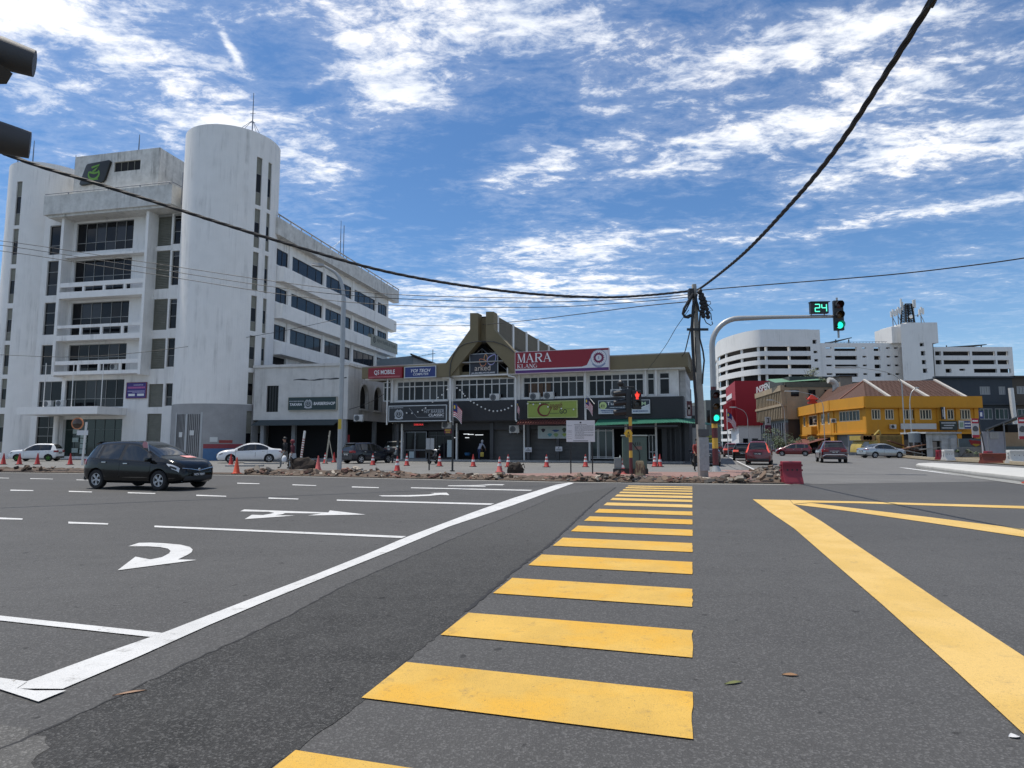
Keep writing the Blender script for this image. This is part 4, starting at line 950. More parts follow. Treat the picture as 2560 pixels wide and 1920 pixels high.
m = MB(); m.poly(*[(p[0],-.010,p[1]) for p in arc(X(.085),Z(.64),.30*Z(1),.30*Z(1),0,340,16)]); m.make('badge', mat('badge_green',(.45,.55,.22),.5), t)
m = MB(); ribbon(m,[(X(.05),Z(.55)),(X(.05),Z(.68)),(X(.11),Z(.68)),(X(.11),Z(.6))],.06,-.013); ribbon(m,[(X(.04),Z(.53)),(X(.12),Z(.53))],.05,-.0135); m.make('badge_mark', K_LET, t)
sign_text(t,X,Z,'Tukang Jahit',.16,.80,.58,.93,W_LET); sign_text(t,X,Z,'M',.85,.93,.6,.88,mat('green_letter',(.45,.58,.35),.5),bold=.02)
bars(t,X,Z,-.013,mat('navy_print',(.05,.08,.2),.6),printline(.04,.5,.2,.07,7)+printline(.06,.42,.07,.07,8)+printline(.68,.97,.1,.1,9)); bars(t,X,Z,-.013,S_LET,printline(.22,.6,.44,.06,11))
m = MB(); ribbon(m,[(X(.5),Z(.27)),(X(.8),Z(.37)),(X(1),Z(.66))],.05,-.0135); m.make('swash', W_LET, t)
t,X,Z = sign('arcade_sign','black square sign with petal shaped coloured loops under the gable',S,(1175.5,886.5,1244,935),-.1,mat('deep_navy_sign',(.012,.014,.026),.4),fr=ALU,th=.14,fw=.035)
LIL = mat('lilac_loop',(.36,.34,.62),.5); ORA = mat('orange_loop',(.55,.20,.10),.5)
def loop(cx,cz,rx,rz,rot,w,m_):
    pts = []
    for q in range(20):
        a = 2*math.pi*q/20; x,z = rx*math.cos(a)*(1-.35*math.sin(a)),rz*math.sin(a); c,s_ = math.cos(rad(rot)),math.sin(rad(rot)); pts.append((cx+x*c-z*s_,cz+x*s_+z*c))
    b = MB(); ribbon(b,pts,w,-.012,True); b.make('petal_loop',m_,t)
Wd,Hd = X(1)-X(0),Z(1)
loop(X(.80),Z(.72),.13*Wd,.27*Hd,-38,.07,LIL); loop(X(.45),Z(.60),.10*Wd,.20*Hd,42,.06,ORA); loop(X(.57),Z(.83),.055*Wd,.15*Hd,0,.05,mat('amber_loop',(.6,.3,.12),.5))
sign_text(t,X,Z,'arked',.17,.74,.19,.46,mat('sand_lettering',(.6,.5,.42),.5)); sign_text(t,X,Z,'JALAN MELAYU KLANG',.05,.9,.02,.12,W_LET,bold=.02)
t,X,Z = sign('shop_sign','pale faded shop banner with blue pictures under the red tiled awning',S,(1346,1066,1420,1095),.85,mat('faded_banner',(.36,.43,.42),.7,var=.4,vs=5),fr=ALU,th=.06,fw=.03)
for (u,v,du,dv,c) in ((.08,.5,.17,.32,(.03,.03,.04)),(.45,.52,.28,.2,(.05,.1,.25)),(.3,.12,.18,.3,(.08,.25,.3)),(.5,.1,.2,.32,(.2,.3,.12)),(.8,.45,.16,.42,(.06,.08,.06)),(.8,.12,.16,.3,(.25,.33,.08))):
    pts = [(X(u+du*(.5+.5*math.cos(a)*(.8+.3*math.sin(3*a)))),-.008,Z(v+dv*(.5+.5*math.sin(a)))) for a in [2*math.pi*q/9 for q in range(9)]]
    b = MB(); b.poly(*pts); b.make('print_blotch', mat('blotch_%d%d'%(u*100,v*100),c,.7), t)
t,X,Z = sign('led_sign','small red lit word sign hanging in the dark barber shop entrance',S,(1034,1058.5,1060,1064.5),.6,BLK,th=.05)
sign_text(t,X,Z,'DIBUKA',.05,.95,.15,.85,mat('red_led',(.3,.01,.01),.5,emit=(1,.05,.05),es=.55),bold=.02)
t,X,Z = sign('shop_sign','small yellow and red sign hung by the air conditioner over the barber entrance',S,(1110.5,1072,1129,1083.5),.7,mat('maroon_board',(.16,.02,.05),.6),th=.05)
bars(t,X,Z,-.006,mat('yellow_print',(.5,.32,.06),.6),[(.1,.9,.55,.9),(.2,.8,.1,.4)])
for k,(px0,px1,lbl) in enumerate(((1312,1329,'small white parking notice on the dark post left of the first closed shutter'),(1388.5,1405.5,'small white parking notice on the post between two closed shutters'))):
    t,X,Z = sign('parking_notice',lbl,S,(px0,1118.5-2*k,px1,1130-2*k),.86,mat('notice_white2',(.6,.6,.62),.6),th=.03,group='white notices on the shop posts')
    bars(t,X,Z,-.006,K_LET,printline(.1,.9,.2,.12,20+k)+printline(.15,.85,.42,.1,21+k)+[(.42,.58,.65,.85)])
# air conditioners
M_AC = mat('ac_casing',(.52,.52,.50),.5,var=.2)
def aircon(F, px, py, y, label, w=.82, h=.58, group='air conditioner units on the building fronts', fnx=None):
    x,z = F.at(px,py,y); t = thing('air_conditioner', label, 'air conditioner', F.w(x,y,z), rad(F.deg), group)
    b = MB(); b.box(-w/2,w/2,0,.3,0,h); b.make('casing', M_AC, t, bevel=.02)
    g = MB(); g.cyl((-w*.14,-.012,h*.5),(-w*.14,-.002,h*.5),h*.42,n=20); g.make('fan_opening', M_DKFR, t)
    r = MB(); [r.lathe([(h*q,-.02),(h*q+.012,-.02),(h*q+.012,-.012),(h*q,-.012)],20,(-w*.14,0,h*.5),'y') for q in (.14,.25,.36)]
    for k in range(6): a = math.pi*k/6; r.tube([(-w*.14-h*.42*math.cos(a),-.017,h*.5-h*.42*math.sin(a)),(-w*.14+h*.42*math.cos(a),-.017,h*.5+h*.42*math.sin(a))],.006,4)
    r.make('fan_guard', mat('guard_grey',(.12,.13,.14),.5), t)
    q = MB(); [q.box(a,a+.05,.02,.28,-.06,0) for a in (-w*.38,w*.3)]; q.make('foot', M_RUST, t)
    return t
aircon(S,1236,1002.5,-.05,'air conditioner on the ledge below the middle windows left of the drainpipe')
aircon(S,1336,1000.5,-.05,'left air conditioner of the pair above the green restaurant sign')
aircon(S,1371,998.5,-.05,'right air conditioner of the pair above the green restaurant sign')
aircon(S,1540,992.5,-.05,'air conditioner under the windows beside the pedestrian signal')
aircon(S,1115.5,1071,.75,'shaded air conditioner above the barber shop entrance')
aircon(S,1285,1082,.9,'air conditioner hung beside the closed shutter under the black beam')
aircon(OF,116,1018,-2.6,'left air conditioner standing on the white entrance canopy',.9,.62)
aircon(OF,148,1017,-2.6,'right air conditioner standing on the white entrance canopy',.9,.62)
aircon(OF,283,924,-1.6,'air conditioner behind the lowest balcony rail of the white block',.8,.55)
aircon(Frame(-26.6,57.1,-12),895,1053,-1.6,'air conditioner hung on the side wall next to the pointed arch',.8,.55)
# ---------------------------------------------------------------- buildings across the side road
z7 = lambda x,y: (1760+x*.3617, 760+y*.3617)
z6 = lambda x,y: (1640+x*.3254, 680+y*.3254)
def PX(p, Y): q = V(p[0],p[1],Y); return q.x, q.z
M_CPW = mat('car_park_white',(.74,.73,.70),.8,var=.14,vs=.15,streak=.35)
# car park block with a rounded end
CY = 190.0
cpk = thing('car_park_building','huge white multi storey car park with a rounded left end and open dark decks','building',(78,CY,0))
o_ = Vector((78,CY,0))
plan = [Vector((76.5+22,CY+30,0)),Vector((71.0,CY+22,0))]+[Vector((78-7.2*math.sin(math.pi/2*k/12),CY+20*(1-math.cos(math.pi/2*k/12)),0)) for k in range(12,-1,-1)]
xe = PX(z7(735,300),CY)[0]; xr0 = PX(z7(800,300),CY)[0]
zc_ = lambda y: PX((2000,760+y*.3617),CY)[1]
left_path = [Vector((82,CY+66,0)),Vector((71.2,CY+24,0))]+plan[2:]+[Vector((xe,CY,0))]
def band(path, z0, z1, th, name, m, parent):
    b = MB(); n = len(path); P = []
    for i,p in enumerate(path):
        d = (path[min(i+1,n-1)]-path[max(i-1,0)]).normalized(); q = Vector((-d.y,d.x,0))*th
        for pp in (p,p+q): P += [(pp.x-o_.x,pp.y-o_.y,z0),(pp.x-o_.x,pp.y-o_.y,z1)]
    F = []
    for i in range(n-1):
        a,c = 4*i,4*i+4; F += [(a,c,c+1,a+1),(a+2,a+3,c+3,c+2),(a+1,c+1,c+3,a+3),(a,a+2,c+2,c)]
    F += [(0,1,3,2),(4*n-4,4*n-2,4*n-1,4*n-3)]; b.add(P,F); return b.make(name,m,parent,smooth=True,ang=30)
edges = [172,293]; 
band(left_path,zc_(293),zc_(175),.6,'deck_parapet',M_CPW,cpk)
ys = [(325,358),(386,418),(446,486),(535,556),(592,612),(648,668),(704,724),(760,780),(816,836),(872,892),(928,948)]
for a,b_ in ys: band(left_path,zc_(b_),zc_(a),.6,'deck_parapet',M_CPW,cpk)
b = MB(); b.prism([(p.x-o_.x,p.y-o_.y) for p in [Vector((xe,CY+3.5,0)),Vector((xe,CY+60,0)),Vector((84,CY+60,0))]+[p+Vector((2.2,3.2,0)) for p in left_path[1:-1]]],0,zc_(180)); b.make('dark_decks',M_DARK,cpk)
for i,p in enumerate([left_path[1],left_path[4],left_path[8],left_path[12]]+[Vector((x,CY,0)) for x in (PX(z7(430,300),CY)[0],PX(z7(590,300),CY)[0])]):
    q = MB(); q.box(p.x-o_.x+.1,p.x-o_.x+.6,p.y-o_.y+.75,p.y-o_.y+1.6,0,zc_(293)); q.make('deck_column',M_CPW,cpk)
for k in range(10):
    p = left_path[0].lerp(left_path[1],k/9); q = MB(); q.box(p.x-o_.x-.2,p.x-o_.x+.5,p.y-o_.y-.25,p.y-o_.y+.25,0,zc_(330)); q.make('side_column',M_CPW,cpk)
def wall7(x0,x1,yt,rows,name,Y=CY,zb=0):
    hs = []
    for (a,b_,c,d_) in rows: hs.append((PX(z7(a,300),Y)[0]-o_.x,PX(z7(b_,300),Y)[0]-o_.x,PX((2000,760+d_*.3617),Y)[1],PX((2000,760+c*.3617),Y)[1]))
    m = MB(); m.wall(PX(z7(x0,300),Y)[0]-o_.x,PX(z7(x1,300),Y)[0]-o_.x,zb,PX((2000,760+yt*.3617),Y)[1],Y-CY,hs,.8); m.make(name,M_CPW,cpk); return hs
R4 = [(298,325),(358,386),(418,444),(478,503)]
wall7(735,805,177,[(752,780,247,275),(756,783,323,340),(759,786,380,398),(762,790,440,458),(765,793,515,530)],'end_wall')
h2 = []
for c,d_ in R4: h2 += [(900,1055,c,d_),(840,880,c,c+12),(1092,1120,c,c+12),(1172,1215,c,d_),(1258,1285,c,c+12),(1313,1342,c,c+12)]
wall7(805,1366,270,h2,'deck_wall',CY+.5)
wall7(1366,1580,137,[(1493,1523,263,293),(1497,1527,325,356),(1500,1530,387,416),(1503,1534,446,476)],'stair_tower',CY-3)
h3 = []
for c,d_ in ((327,356),(387,417),(447,475)): h3 += [(1650,1835,c,d_),(1850,2010,c,d_),(2022,2100,c,d_),(1595,1635,c,d_)] if c < 440 else [(1660,1700,c,d_),(1755,1795,c,c+14),(1855,2015,c,d_),(2035,2110,c,d_)]
wall7(1564,2130,297,h3,'deck_wall',CY+.5)
X7 = lambda x: PX(z7(x,300),CY)[0]-o_.x
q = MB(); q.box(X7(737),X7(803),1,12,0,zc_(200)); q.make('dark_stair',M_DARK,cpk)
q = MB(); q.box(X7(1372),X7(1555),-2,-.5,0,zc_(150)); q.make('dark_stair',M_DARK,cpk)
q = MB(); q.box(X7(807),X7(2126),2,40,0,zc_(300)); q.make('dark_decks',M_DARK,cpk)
q = MB(); q.poly((X7(1366),-3,zc_(300)),(X7(1366),-3,zc_(140)),(X7(1366)-1.0,9,zc_(140)),(X7(1366)-1.0,9,zc_(300))); q.box(X7(1368),X7(1578),-2.9,9,zc_(280),zc_(140)); q.make('tower_side',M_CPW,cpk)
q = MB(); q.box(X7(1290),X7(1364),-1,8,zc_(272),zc_(160)); q.make('lift_room',M_CPW,cpk)
q = MB(); q.add([(X7(855),2,zc_(262)),(X7(1050),2,zc_(222)),(X7(1050),12,zc_(216)),(X7(870),12,zc_(256)),(X7(855),2,zc_(268)),(X7(1050),2,zc_(228)),(X7(1050),12,zc_(222)),(X7(870),12,zc_(262))],[(0,1,2,3),(7,6,5,4),(0,4,5,1),(1,5,6,2),(2,6,7,3),(3,7,4,0)]); [q.cyl((X7(x),4,zc_(272)),(X7(x),4,zc_(230)),.2,n=6) for x in (960,1052)]; q.make('roof_canopy',M_DKFR,cpk)
q = MB(); q.add([(X7(1700),2,zc_(290)),(X7(1990),2,zc_(270)),(X7(1990),12,zc_(262)),(X7(1800),12,zc_(268)),(X7(1700),2,zc_(294)),(X7(1990),2,zc_(275)),(X7(1990),12,zc_(268)),(X7(1800),12,zc_(274))],[(0,1,2,3),(7,6,5,4),(0,4,5,1),(1,5,6,2),(2,6,7,3),(3,7,4,0)]); [q.cyl((X7(x),4,zc_(297)),(X7(x),4,zc_(272)),.18,n=6) for x in (1740,1900,1985)]; q.make('roof_canopy',M_DKFR,cpk)
q = MB(); q.tube([(X7(850),1,zc_(262)),(X7(1280),1,zc_(256))],.08,4); [q.cyl((X7(850+22*k),1,zc_(270)),(X7(850+22*k),1,zc_(258)),.06,n=4) for k in range(20)]; q.make('roof_rail',M_RUST,cpk)
# telecom masts on the tower
def telecom(label, xs, y0, y1, heavy=False):
    x = X7(xs); zb_,zt2 = zc_(y0),zc_(y1); t = thing('telecom_mast',label,'mast',(o_.x+x,CY+1,zb_)); h = zt2-zb_
    if heavy:
        m = MB(); [m.tube([(sx*1.3,sy*1.3,0),(sx*.9,sy*.9,h)],.3,5) for sx in(-1,1) for sy in (-1,1)]
        for k in range(12):
            z0,z1 = h*k/12,h*(k+1)/12; w0 = 1.3-.4*k/12
            m.tube([(-w0,-w0,z0),(w0,-w0,z1)],.09,4); m.tube([(w0,-w0,z0),(-w0,-w0,z1)],.09,4); m.tube([(-w0,w0,z0),(w0,w0,z1)],.14,4); m.tube([(-w0,-w0,z0),(-w0,w0,z1)],.14,4); m.tube([(w0,-w0,z0),(w0,w0,z1)],.14,4); m.tube([(-w0,-w0,z1),(w0,-w0,z1)],.14,4)
        m.make('lattice',M_BLKP if 'M_BLKP' in globals() else M_DARK,t)
        for ax,az in ((-1.9,.86),(-1.5,.7),(1.9,.8),(2.4,.82),(1.8,.45)): q = MB(); q.box(ax-.22,ax+.22,-.5,-.2,h*az,h*az+2.6); q.make('antenna_panel',M_CPW,t)
        q = MB(); q.lathe([(.05,-.3),(.6,0),(.6,.1)],12,(.2,-1.5,h*.35),'y'); q.make('dish',M_CPW,t)
        q = MB(); q.tube([(.9,0,h*.42),(3.4,0,h*.44)],.1,4); q.tube([(2.2,0,h*.3),(2.2,0,h*.58)],.1,4); q.tube([(3.3,0,h*.38),(3.3,0,h*.5)],.18,5); q.make('bracket',M_RUST,t)
    else:
        m = MB(); m.tube([(0,0,0),(0,0,h)],.15,6); m.tube([(1.2,0,0),(.1,0,h*.5)],.1,5); m.make('pole',M_RUST,t)
        for dx,dz in ((-.6,.55),(.55,.6),(0,.68)): q = MB(); q.box(dx-.25,dx+.25,-.45,-.15,h*dz,h*dz+h*.36); q.make('antenna_panel',M_CPW,t)
telecom('dark lattice mast crowded with antennas on top of the white stair tower',1432,137,-2,True)
telecom('leftmost pole with pale antenna panels on the white stair tower',1330,150,38)
telecom('pole with pale antenna panels just left of the dark lattice mast',1368,140,22)
telecom('pole with pale antenna panels at the right of the dark lattice mast',1528,137,22)
# crimson block
M_CRB = mat('crimson_render',(.30,.006,.016),.7,var=.15,vs=.3)
RX0 = V(1840,957,135); rx = RX0.x; Hr = V(1842,952,135).z
red = thing('red_building','crimson red block on a white base with pale stripes on its left side','building',(rx,135,0))
zr_ = lambda y: V(1860,y,135).z
_rd = V(1817,971,153).x-rx
b = MB(); b.prism([(0,0),(16,0),(20,20),(_rd+.2,18.2)],zr_(1064),Hr); b.make('front_block',M_CRB,red)
b = MB(); b.prism([(.35,.3),(15,.3),(19,19.5),(_rd+.7,18)],0,zr_(1064)); b.make('white_base',mat('base_white',(.68,.68,.67),.8,var=.15),red)
sd = V(1817,971,153); dx,dy = sd.x-rx,18.0
def rfn(u,y,z): return (dx*u/18+y*.97,u,z)
m = MB(rfn); m.box(0,18,-.25,0,zr_(1066),Hr-.02); m.make('side_wall',M_CRB,red)
for k in range(5):
    q = MB(rfn); z = zr_(978+20.5*k); q.box(5.5,16,-.4,-.25,z-1.0,z); q.make('pale_stripe',mat('stripe_white',(.68,.67,.66),.7),red)
for k in range(7):
    q = MB(rfn); q.box(.6+2.6*k,1.0+2.6*k,-1.2,-.25,zr_(1070),zr_(1000)); q.make('fin',M_CRB,red)
for k in range(3): q = MB(); q.box(1.2+2.0*k,2.4+2.0*k,.2,.29,.8,2.6); q.make('window',M_GLASS,red)
q = MB(); q.box(8,14,.15,.29,.2,3.2); q.make('roller_shutter',M_SHUT,red)
# beige commercial block
M_BEI = mat('beige_concrete',(.36,.28,.185),.9,var=.4,vs=.5,streak=.8)
bx = V(1965,968,108).x; Hb = V(1965,968,108).z; bei = thing('beige_building','weathered beige block with vertical fins and plants on its flat roof','building',(bx,108,0))
zb8 = lambda y: V(1965,y,108).z
bl = V(1899,989,127); bdx = bl.x-bx
def bfn(u,y,z): return (bdx*u/19+y,u,z)
b = MB(); b.prism([(0,0),(14,0),(14,22),(bdx,19)],zb8(1048),Hb); b.make('upper_walls',M_BEI,bei)
b = MB(); b.prism([(.25,.3),(13,.3),(13,21),(bdx+.3,18.6)],0,zb8(1048)); b.make('lower_walls',M_DKFR,bei)
for k in range(17):
    q = MB(bfn); q.box(.1+1.12*k,.42+1.12*k,-.9,0,zb8(1046),Hb-.6); q.make('vertical_fin',M_BEI,bei)
for k in range(12):
    q = MB(bfn); q.box(.3+1.5*k,.9+1.5*k,-.5,.2,0,zb8(1056)); q.make('grey_fin',mat('slate_fin',(.11,.125,.15),.7,var=.3),bei)
q = MB(bfn); q.box(-.1,19,-1.0,0,Hb-.6,Hb+.35); q.box(-.1,19,-1.0,0,zb8(1015),zb8(1009)); q.make('cornice',M_BEI,bei)
for a,b_,c,d_ in ((1035,1098,905,955),(1170,1225,905,955),(1295,1330,905,955)):
    x0,z1 = PX(z6(a,c),108); x1,z0 = PX(z6(b_,d_),108); q = MB(); q.box(x0-bx,x1-bx,-.06,.1,z0,z1); w = q.make('window',M_GLASS,bei)
    q = MB(); q.box(x0-bx-.1,x1-bx+.1,-.2,0,z1,z1+.15); q.make('hood',M_BEI,w)
q = MB(); q.box(2,13,3,14,Hb,Hb+2.2); q.make('roof_shed',mat('roof_shed_dark',(.06,.07,.07),.8,var=.4),bei)
q = MB(); q.add([(-1,2,Hb+1.0),(7,1,Hb+1.4),(7,6,Hb+2.4),(-1,6,Hb+2.0)],[(0,1,2,3)]); q.make('green_canopy',mat('canopy_green',(.10,.22,.14),.7,var=.3),bei)
q = MB(); q.box(-.3,13.5,-.1,.1,Hb+.002,Hb+.9); q.make('roof_parapet',mat('mossy_parapet',(.13,.13,.10),.9,var=.6),bei)
s_ = thing('roof_letters','row of pale letters standing along the roof edge of the beige block','sign',(bx+bdx*17.5/19-1.0,125.5,Hb+.36),math.atan2(-19,-bdx))
text(s_,'INSPEN',0,10.5,.0,1.25,0,mat('letter_pale',(.5,.5,.5),.7),bold=.02)
t = thing('hanging_sign','small white and maroon vertical sign on the beige block','sign',(V(1920,1060,112).x,112,V(1920,1083,112).z)); q = MB(); q.box(-.8,.8,-.1,.1,0,1.9); q.make('panel',mat('maroon_board2',(.12,.02,.05),.6),t); q = MB(); q.box(-.8,.8,-.1,.1,1.95,3.9); q.make('panel',mat('panel_pale',(.4,.4,.4),.6),t); bars(t,lambda u:u,lambda v:v,-.11,K_LET,[(-.3,.35,2.4,2.6),(.05,.3,2.6,3.4),(-.3,.3,3.4,3.6)]); t.scale = (.62,.62,.75)
# yellow corner shophouse
M_YB = mat('golden_yellow_paint',(.56,.255,.014),.75,var=.18,vs=.6,streak=.25)
YY = 82.0
ax = V(2163,991,YY).x; Hy = V(2163,991,YY).z; yel = thing('yellow_building','bright golden yellow two storey corner shophouse under a red brown tiled roof','building',(ax,YY,0))
zy = lambda y: V(2163,y,YY).z
rxx = V(2442,991,YY).x-ax
Bp = V(2078,1002,90); Cp = V(1982,1024,113); B_ = (Bp.x-ax,8.0); C_ = (Cp.x-ax,31.0)
FY = Frame(ax,YY,0)
b = MB(); b.prism([(0.3,.5),(rxx-.2,.5),(rxx-.2,16),(14,33),(C_[0]+.5,C_[1]),(B_[0]+.5,B_[1]+.3)],0,Hy-.7); b.make('core',M_DARK,yel)
L1,L2 = math.hypot(*B_),math.hypot(C_[0]-B_[0],C_[1]-B_[1])
def f1(u,y,z): d=(B_[0]/L1,B_[1]/L1); return (d[0]*(L1-u)+d[1]*y, d[1]*(L1-u)-d[0]*y, z)       # chamfer, u from its far end to the corner
def f2(u,y,z): d=((C_[0]-B_[0])/L2,(C_[1]-B_[1])/L2); return (B_[0]+d[0]*(L2-u)+d[1]*y, B_[1]+d[1]*(L2-u)-d[0]*y, z)
zg = zy(1080); z2a,z2b = zy(1049),zy(1023)
def yx(p): return V(1760+p*.3617,1030,YY).x-ax
wins = [(yx(a),yx(b_),z2a,z2b,n) for a,b_,n in ((1157,1220,3),(1250,1312,3),(1373,1459,4),(1490,1574,4),(1680,1728,2),(1760,1842,4))]
m = MB(); m.wall(0,rxx,zg,Hy-.5,0,[w[:4] for w in wins],.15); m.make('front_wall',M_YB,yel)
for w in wins: window(yel,*w[:4],.03,w[4],1,fr=mat('cream_frame',(.52,.46,.33),.6),gl=M_GLASS,fw=.13,dep=.1)
m = MB(f1); w1 = (L1*.22,L1*.82,z2a-.1,z2b); m.wall(0,L1,zg,Hy-.5,0,[w1],.15); m.make('corner_wall',M_YB,yel); window(yel,*w1,.03,6,1,fr=MATS['cream_frame'],fw=.13,fn=f1)
m = MB(f2); ws2 = [(L2*a,L2*b_,z2a-.3,z2b,2) for a,b_ in ((.12,.2),(.3,.36),(.45,.66),(.76,.84),(.9,.96))]; m.wall(0,L2,zg-.6,Hy-.5,0,[w[:4] for w in ws2],.15); m.make('side_wall',M_YB,yel)
for w in ws2: window(yel,*w[:4],.03,w[4],1,fr=MATS['cream_frame'],fw=.13,fn=f2)
# parapet band with its ledge
for fn,Lx in ((None,rxx),(f1,L1),(f2,L2)):
    m = MB(fn); m.box(-.35,Lx+.35,-.45,.1,Hy-1.45,Hy); m.make('parapet',M_YB,yel); m = MB(fn); m.box(-.3,Lx+.3,-.5,-.45,Hy-1.52,Hy-1.4); m.make('ledge',M_YB,yel)
    m = MB(fn); m.box(-.15,Lx+.15,-.25,.1,zg-.25,zg+.02); m.make('belt_course',M_YB,yel)
pil = [yx(1115)+.25,yx(1365)-.1,yx(1480)-.3,yx(1620),yx(1750),rxx-.3]
for x in pil: m = MB(); m.box(x-.28,x+.28,-.14,0.2,0,Hy-1.5); m.make('pilaster',M_YB,yel)
for fn,us in ((f1,(.25,L1-.3)),(f2,(.4,L2*.24,L2*.4,L2*.7,L2-.4))):
    for u in us: m = MB(fn); m.box(u-.28,u+.28,-.14,.3,0,Hy-1.5); m.make('pilaster',M_YB,yel)
sh_ = mat('brown_red_shutter',(.12,.04,.018),.7,var=.3)
for a,b_,mm in ((yx(1130)+.3,yx(1360)-.3,sh_),(yx(1370),yx(1475),sh_),(yx(1485),yx(1610),sh_),(yx(1630),yx(1870),M_DARK)):
    m = MB(); m.box(a,b_,.35,.45,.1,zg-.2); m.make('shop_shutter',mm,yel)
m = MB(f1); m.box(.6,L1-.6,.3,.4,.1,zg-.2); m.make('shop_shutter',M_SHUT,yel)
m = MB(f2); m.box(1,L2-1,.5,.6,.1,zg-.6); m.make('shop_shutter',sh_,yel)
m = MB(f2); m.add([(1,-3.2,zg-1.6),(L2-2,-3.2,zg-1.6),(L2-2,0,zg-.7),(1,0,zg-.7),(1,-3.2,zg-1.7),(L2-2,-3.2,zg-1.7)],[(0,1,2,3),(0,4,5,1)]); [m.cyl((u,-3.1,0),(u,-3.1,zg-1.6),.07,n=6) for u in (2,8,14,20)]; m.make('side_awning',mat('rust_awning',(.12,.035,.022),.8,var=.4),yel)
m = MB(f2); m.box(L2*.44,L2*.68,-1.0,-.2,z2a-1.7,z2a-.5); m.make('balcony',M_YB,yel)
# tiled roof with white party ridges
rz,ry = zy(991)+3.2,11.5
M_RT = mat('red_brown_roof_tiles',(.088,.038,.022),.85,var=.8,vs=2.2,bump=.7,brick={'rot':(0,0,0),'s':1,'w':.30,'h':.34,'m':.04,'k':.6})
x51 = V(2160,948,93.5).x-ax; xR = V(2336,948,93.5).x-ax+2.4
RB = [V(p,948,93.5).x-ax for p in (2160,2248,2336)]; RF = [V(p,990,82.3).x-ax for p in (2227,2324,2418)]
rf = MB(); E0 = (.4,.4,Hy-.35); E1 = (RF[2],.4,Hy-.35); R0_ = (x51,ry,rz); R1_ = (RB[2],ry,rz); H0 = (B_[0]+.6,B_[1]+.2,Hy-.35); H1 = (C_[0]+.8,C_[1],Hy-.35); R2_ = (x51+2,28,rz)
rf.poly(E0,E1,R1_,R0_); rf.poly(H0,E0,R0_); rf.poly(H1,H0,R0_,R2_); rf.poly(E1,(RB[2]+1,24,Hy-.35),R1_); rf.poly(R0_,R1_,(RB[2]+1,24,Hy-.35),R2_); rf.make('tiled_roof',M_RT,yel)
tl = MB()
def tile_rows(e0,e1,r0,r1,n,k):
    pass
nrow = 16; tb = MB()
for i in range(nrow):
    u = (i+.5)/nrow; a = Vector(E0).lerp(Vector(R0_),u); c = Vector(E1).lerp(Vector(R1_),u); w = (c-a).length; nn = int(w/.62)
    for k in range(nn): p = a.lerp(c,(k+.5)/nn); tb.obox(p+Vector((0,0,.05)),(.27,0,0),(0,.30,.30*(rz-Hy+.35)/ry),(0,-.01,.035))
tag(tb.make('roof_tile',M_RT,yel),kind='stuff')
for xr,xf in zip(RB,RF):
    q = MB(); q.tube([(xr,ry,rz+.12),(xf,.3,Hy-.2)],.24,4); q.make('white_ridge',mat('ridge_white',(.42,.40,.37),.85,var=.5),yel)
q = MB(); q.tube([H0,(x51,ry,rz+.05)],.16,4); q.make('hip_ridge',mat('ridge_red',(.15,.06,.04),.85),yel)
# red roof ornament and details
t = thing('roof_ornament','small red temple like ornament on the parapet of the yellow building','ornament',(V(2030,985,97).x,97,Hy)); t.scale = (.6,.6,.6); MR = mat('ornament_red',(.42,.03,.015),.7)
q = MB(); q.box(-1.1,1.1,-.4,.4,0,.5); q.box(-.7,.7,-.3,.3,.5,1.1); q.make('base',MR,t); q = MB(); q.add([(-1.3,-.5,1.1),(1.3,-.5,1.1),(1.3,.5,1.1),(-1.3,.5,1.1),(0,0,2.6)],[(0,1,4),(1,2,4),(2,3,4),(3,0,4),(0,3,2,1)]); q.make('roof',MR,t); q = MB(); [q.tube([(s_*1.2,0,1.1),(s_*1.6,0,1.5),(s_*1.5,0,1.9)],[.12,.09,.03],5) for s_ in (-1,1)]; q.make('curl',MR,t)
aircon(FY,1760+1295*.3617+6,760+862*.3617,-.55,'air conditioner low on the front of the yellow building',.75,.55)
F1_ = Frame(*[ (Vector((ax,YY,0))+Vector(f1(0,0,0))).x, (Vector((ax,YY,0))+Vector(f1(0,0,0))).y ], math.degrees(math.atan2(-B_[1],-B_[0])))
for px,lbl in ((2086,'air conditioner on the angled corner of the yellow building'),(2064,'air conditioner near the corner on the left side of the yellow building'),(2042,'air conditioner below the balcony of the yellow building')):
    Yq = 90 if px>2070 else 95 if px>2050 else 99
    q = V(px,1054,Yq); F_ = Frame(q.x-.5,q.y-1.0,-20); aircon(F_,px,1057,0,lbl,.85,.6)
def board(name,label,px0,px1,py0,py1,Y,m,cat='sign',th=.15,fr=None):
    a = V(px0,py0,Y); c = V(px1,py1,Y); t = thing(name,label,cat,((a.x+c.x)/2,Y,c.z)); w = c.x-a.x; h = a.z-c.z
    q = MB(); q.box(-w/2,w/2,0,th,0,h); q.make('board',m,t)
    if fr: q = MB(); q.box(-w/2-.08,w/2+.08,-.03,th,-.08,-.002); q.box(-w/2-.08,w/2+.08,-.03,th,h+.002,h+.08); q.make('frame',fr,t)
    return t,(lambda u:-w/2+u*w),(lambda v:v*h)
board('shop_sign','long blank whitish sign board on the yellow building',1760+1362*.3617,1760+1608*.3617,760+826*.3617,760+865*.3617,81.5,mat('blank_board',(.48,.50,.50),.7,var=.2,vs=.7))
t,X,Z = board('shop_sign','dark green sign board with pale lines at the right of the yellow building',1760+1632*.3617,1760+1755*.3617,760+808*.3617,760+872*.3617,81.4,mat('dark_green_board',(.02,.03,.028),.6)); bars(t,X,Z,-.02,S_LET,printline(.06,.9,.72,.12,301)+printline(.2,.8,.45,.12,302)+printline(.06,.7,.18,.12,303))
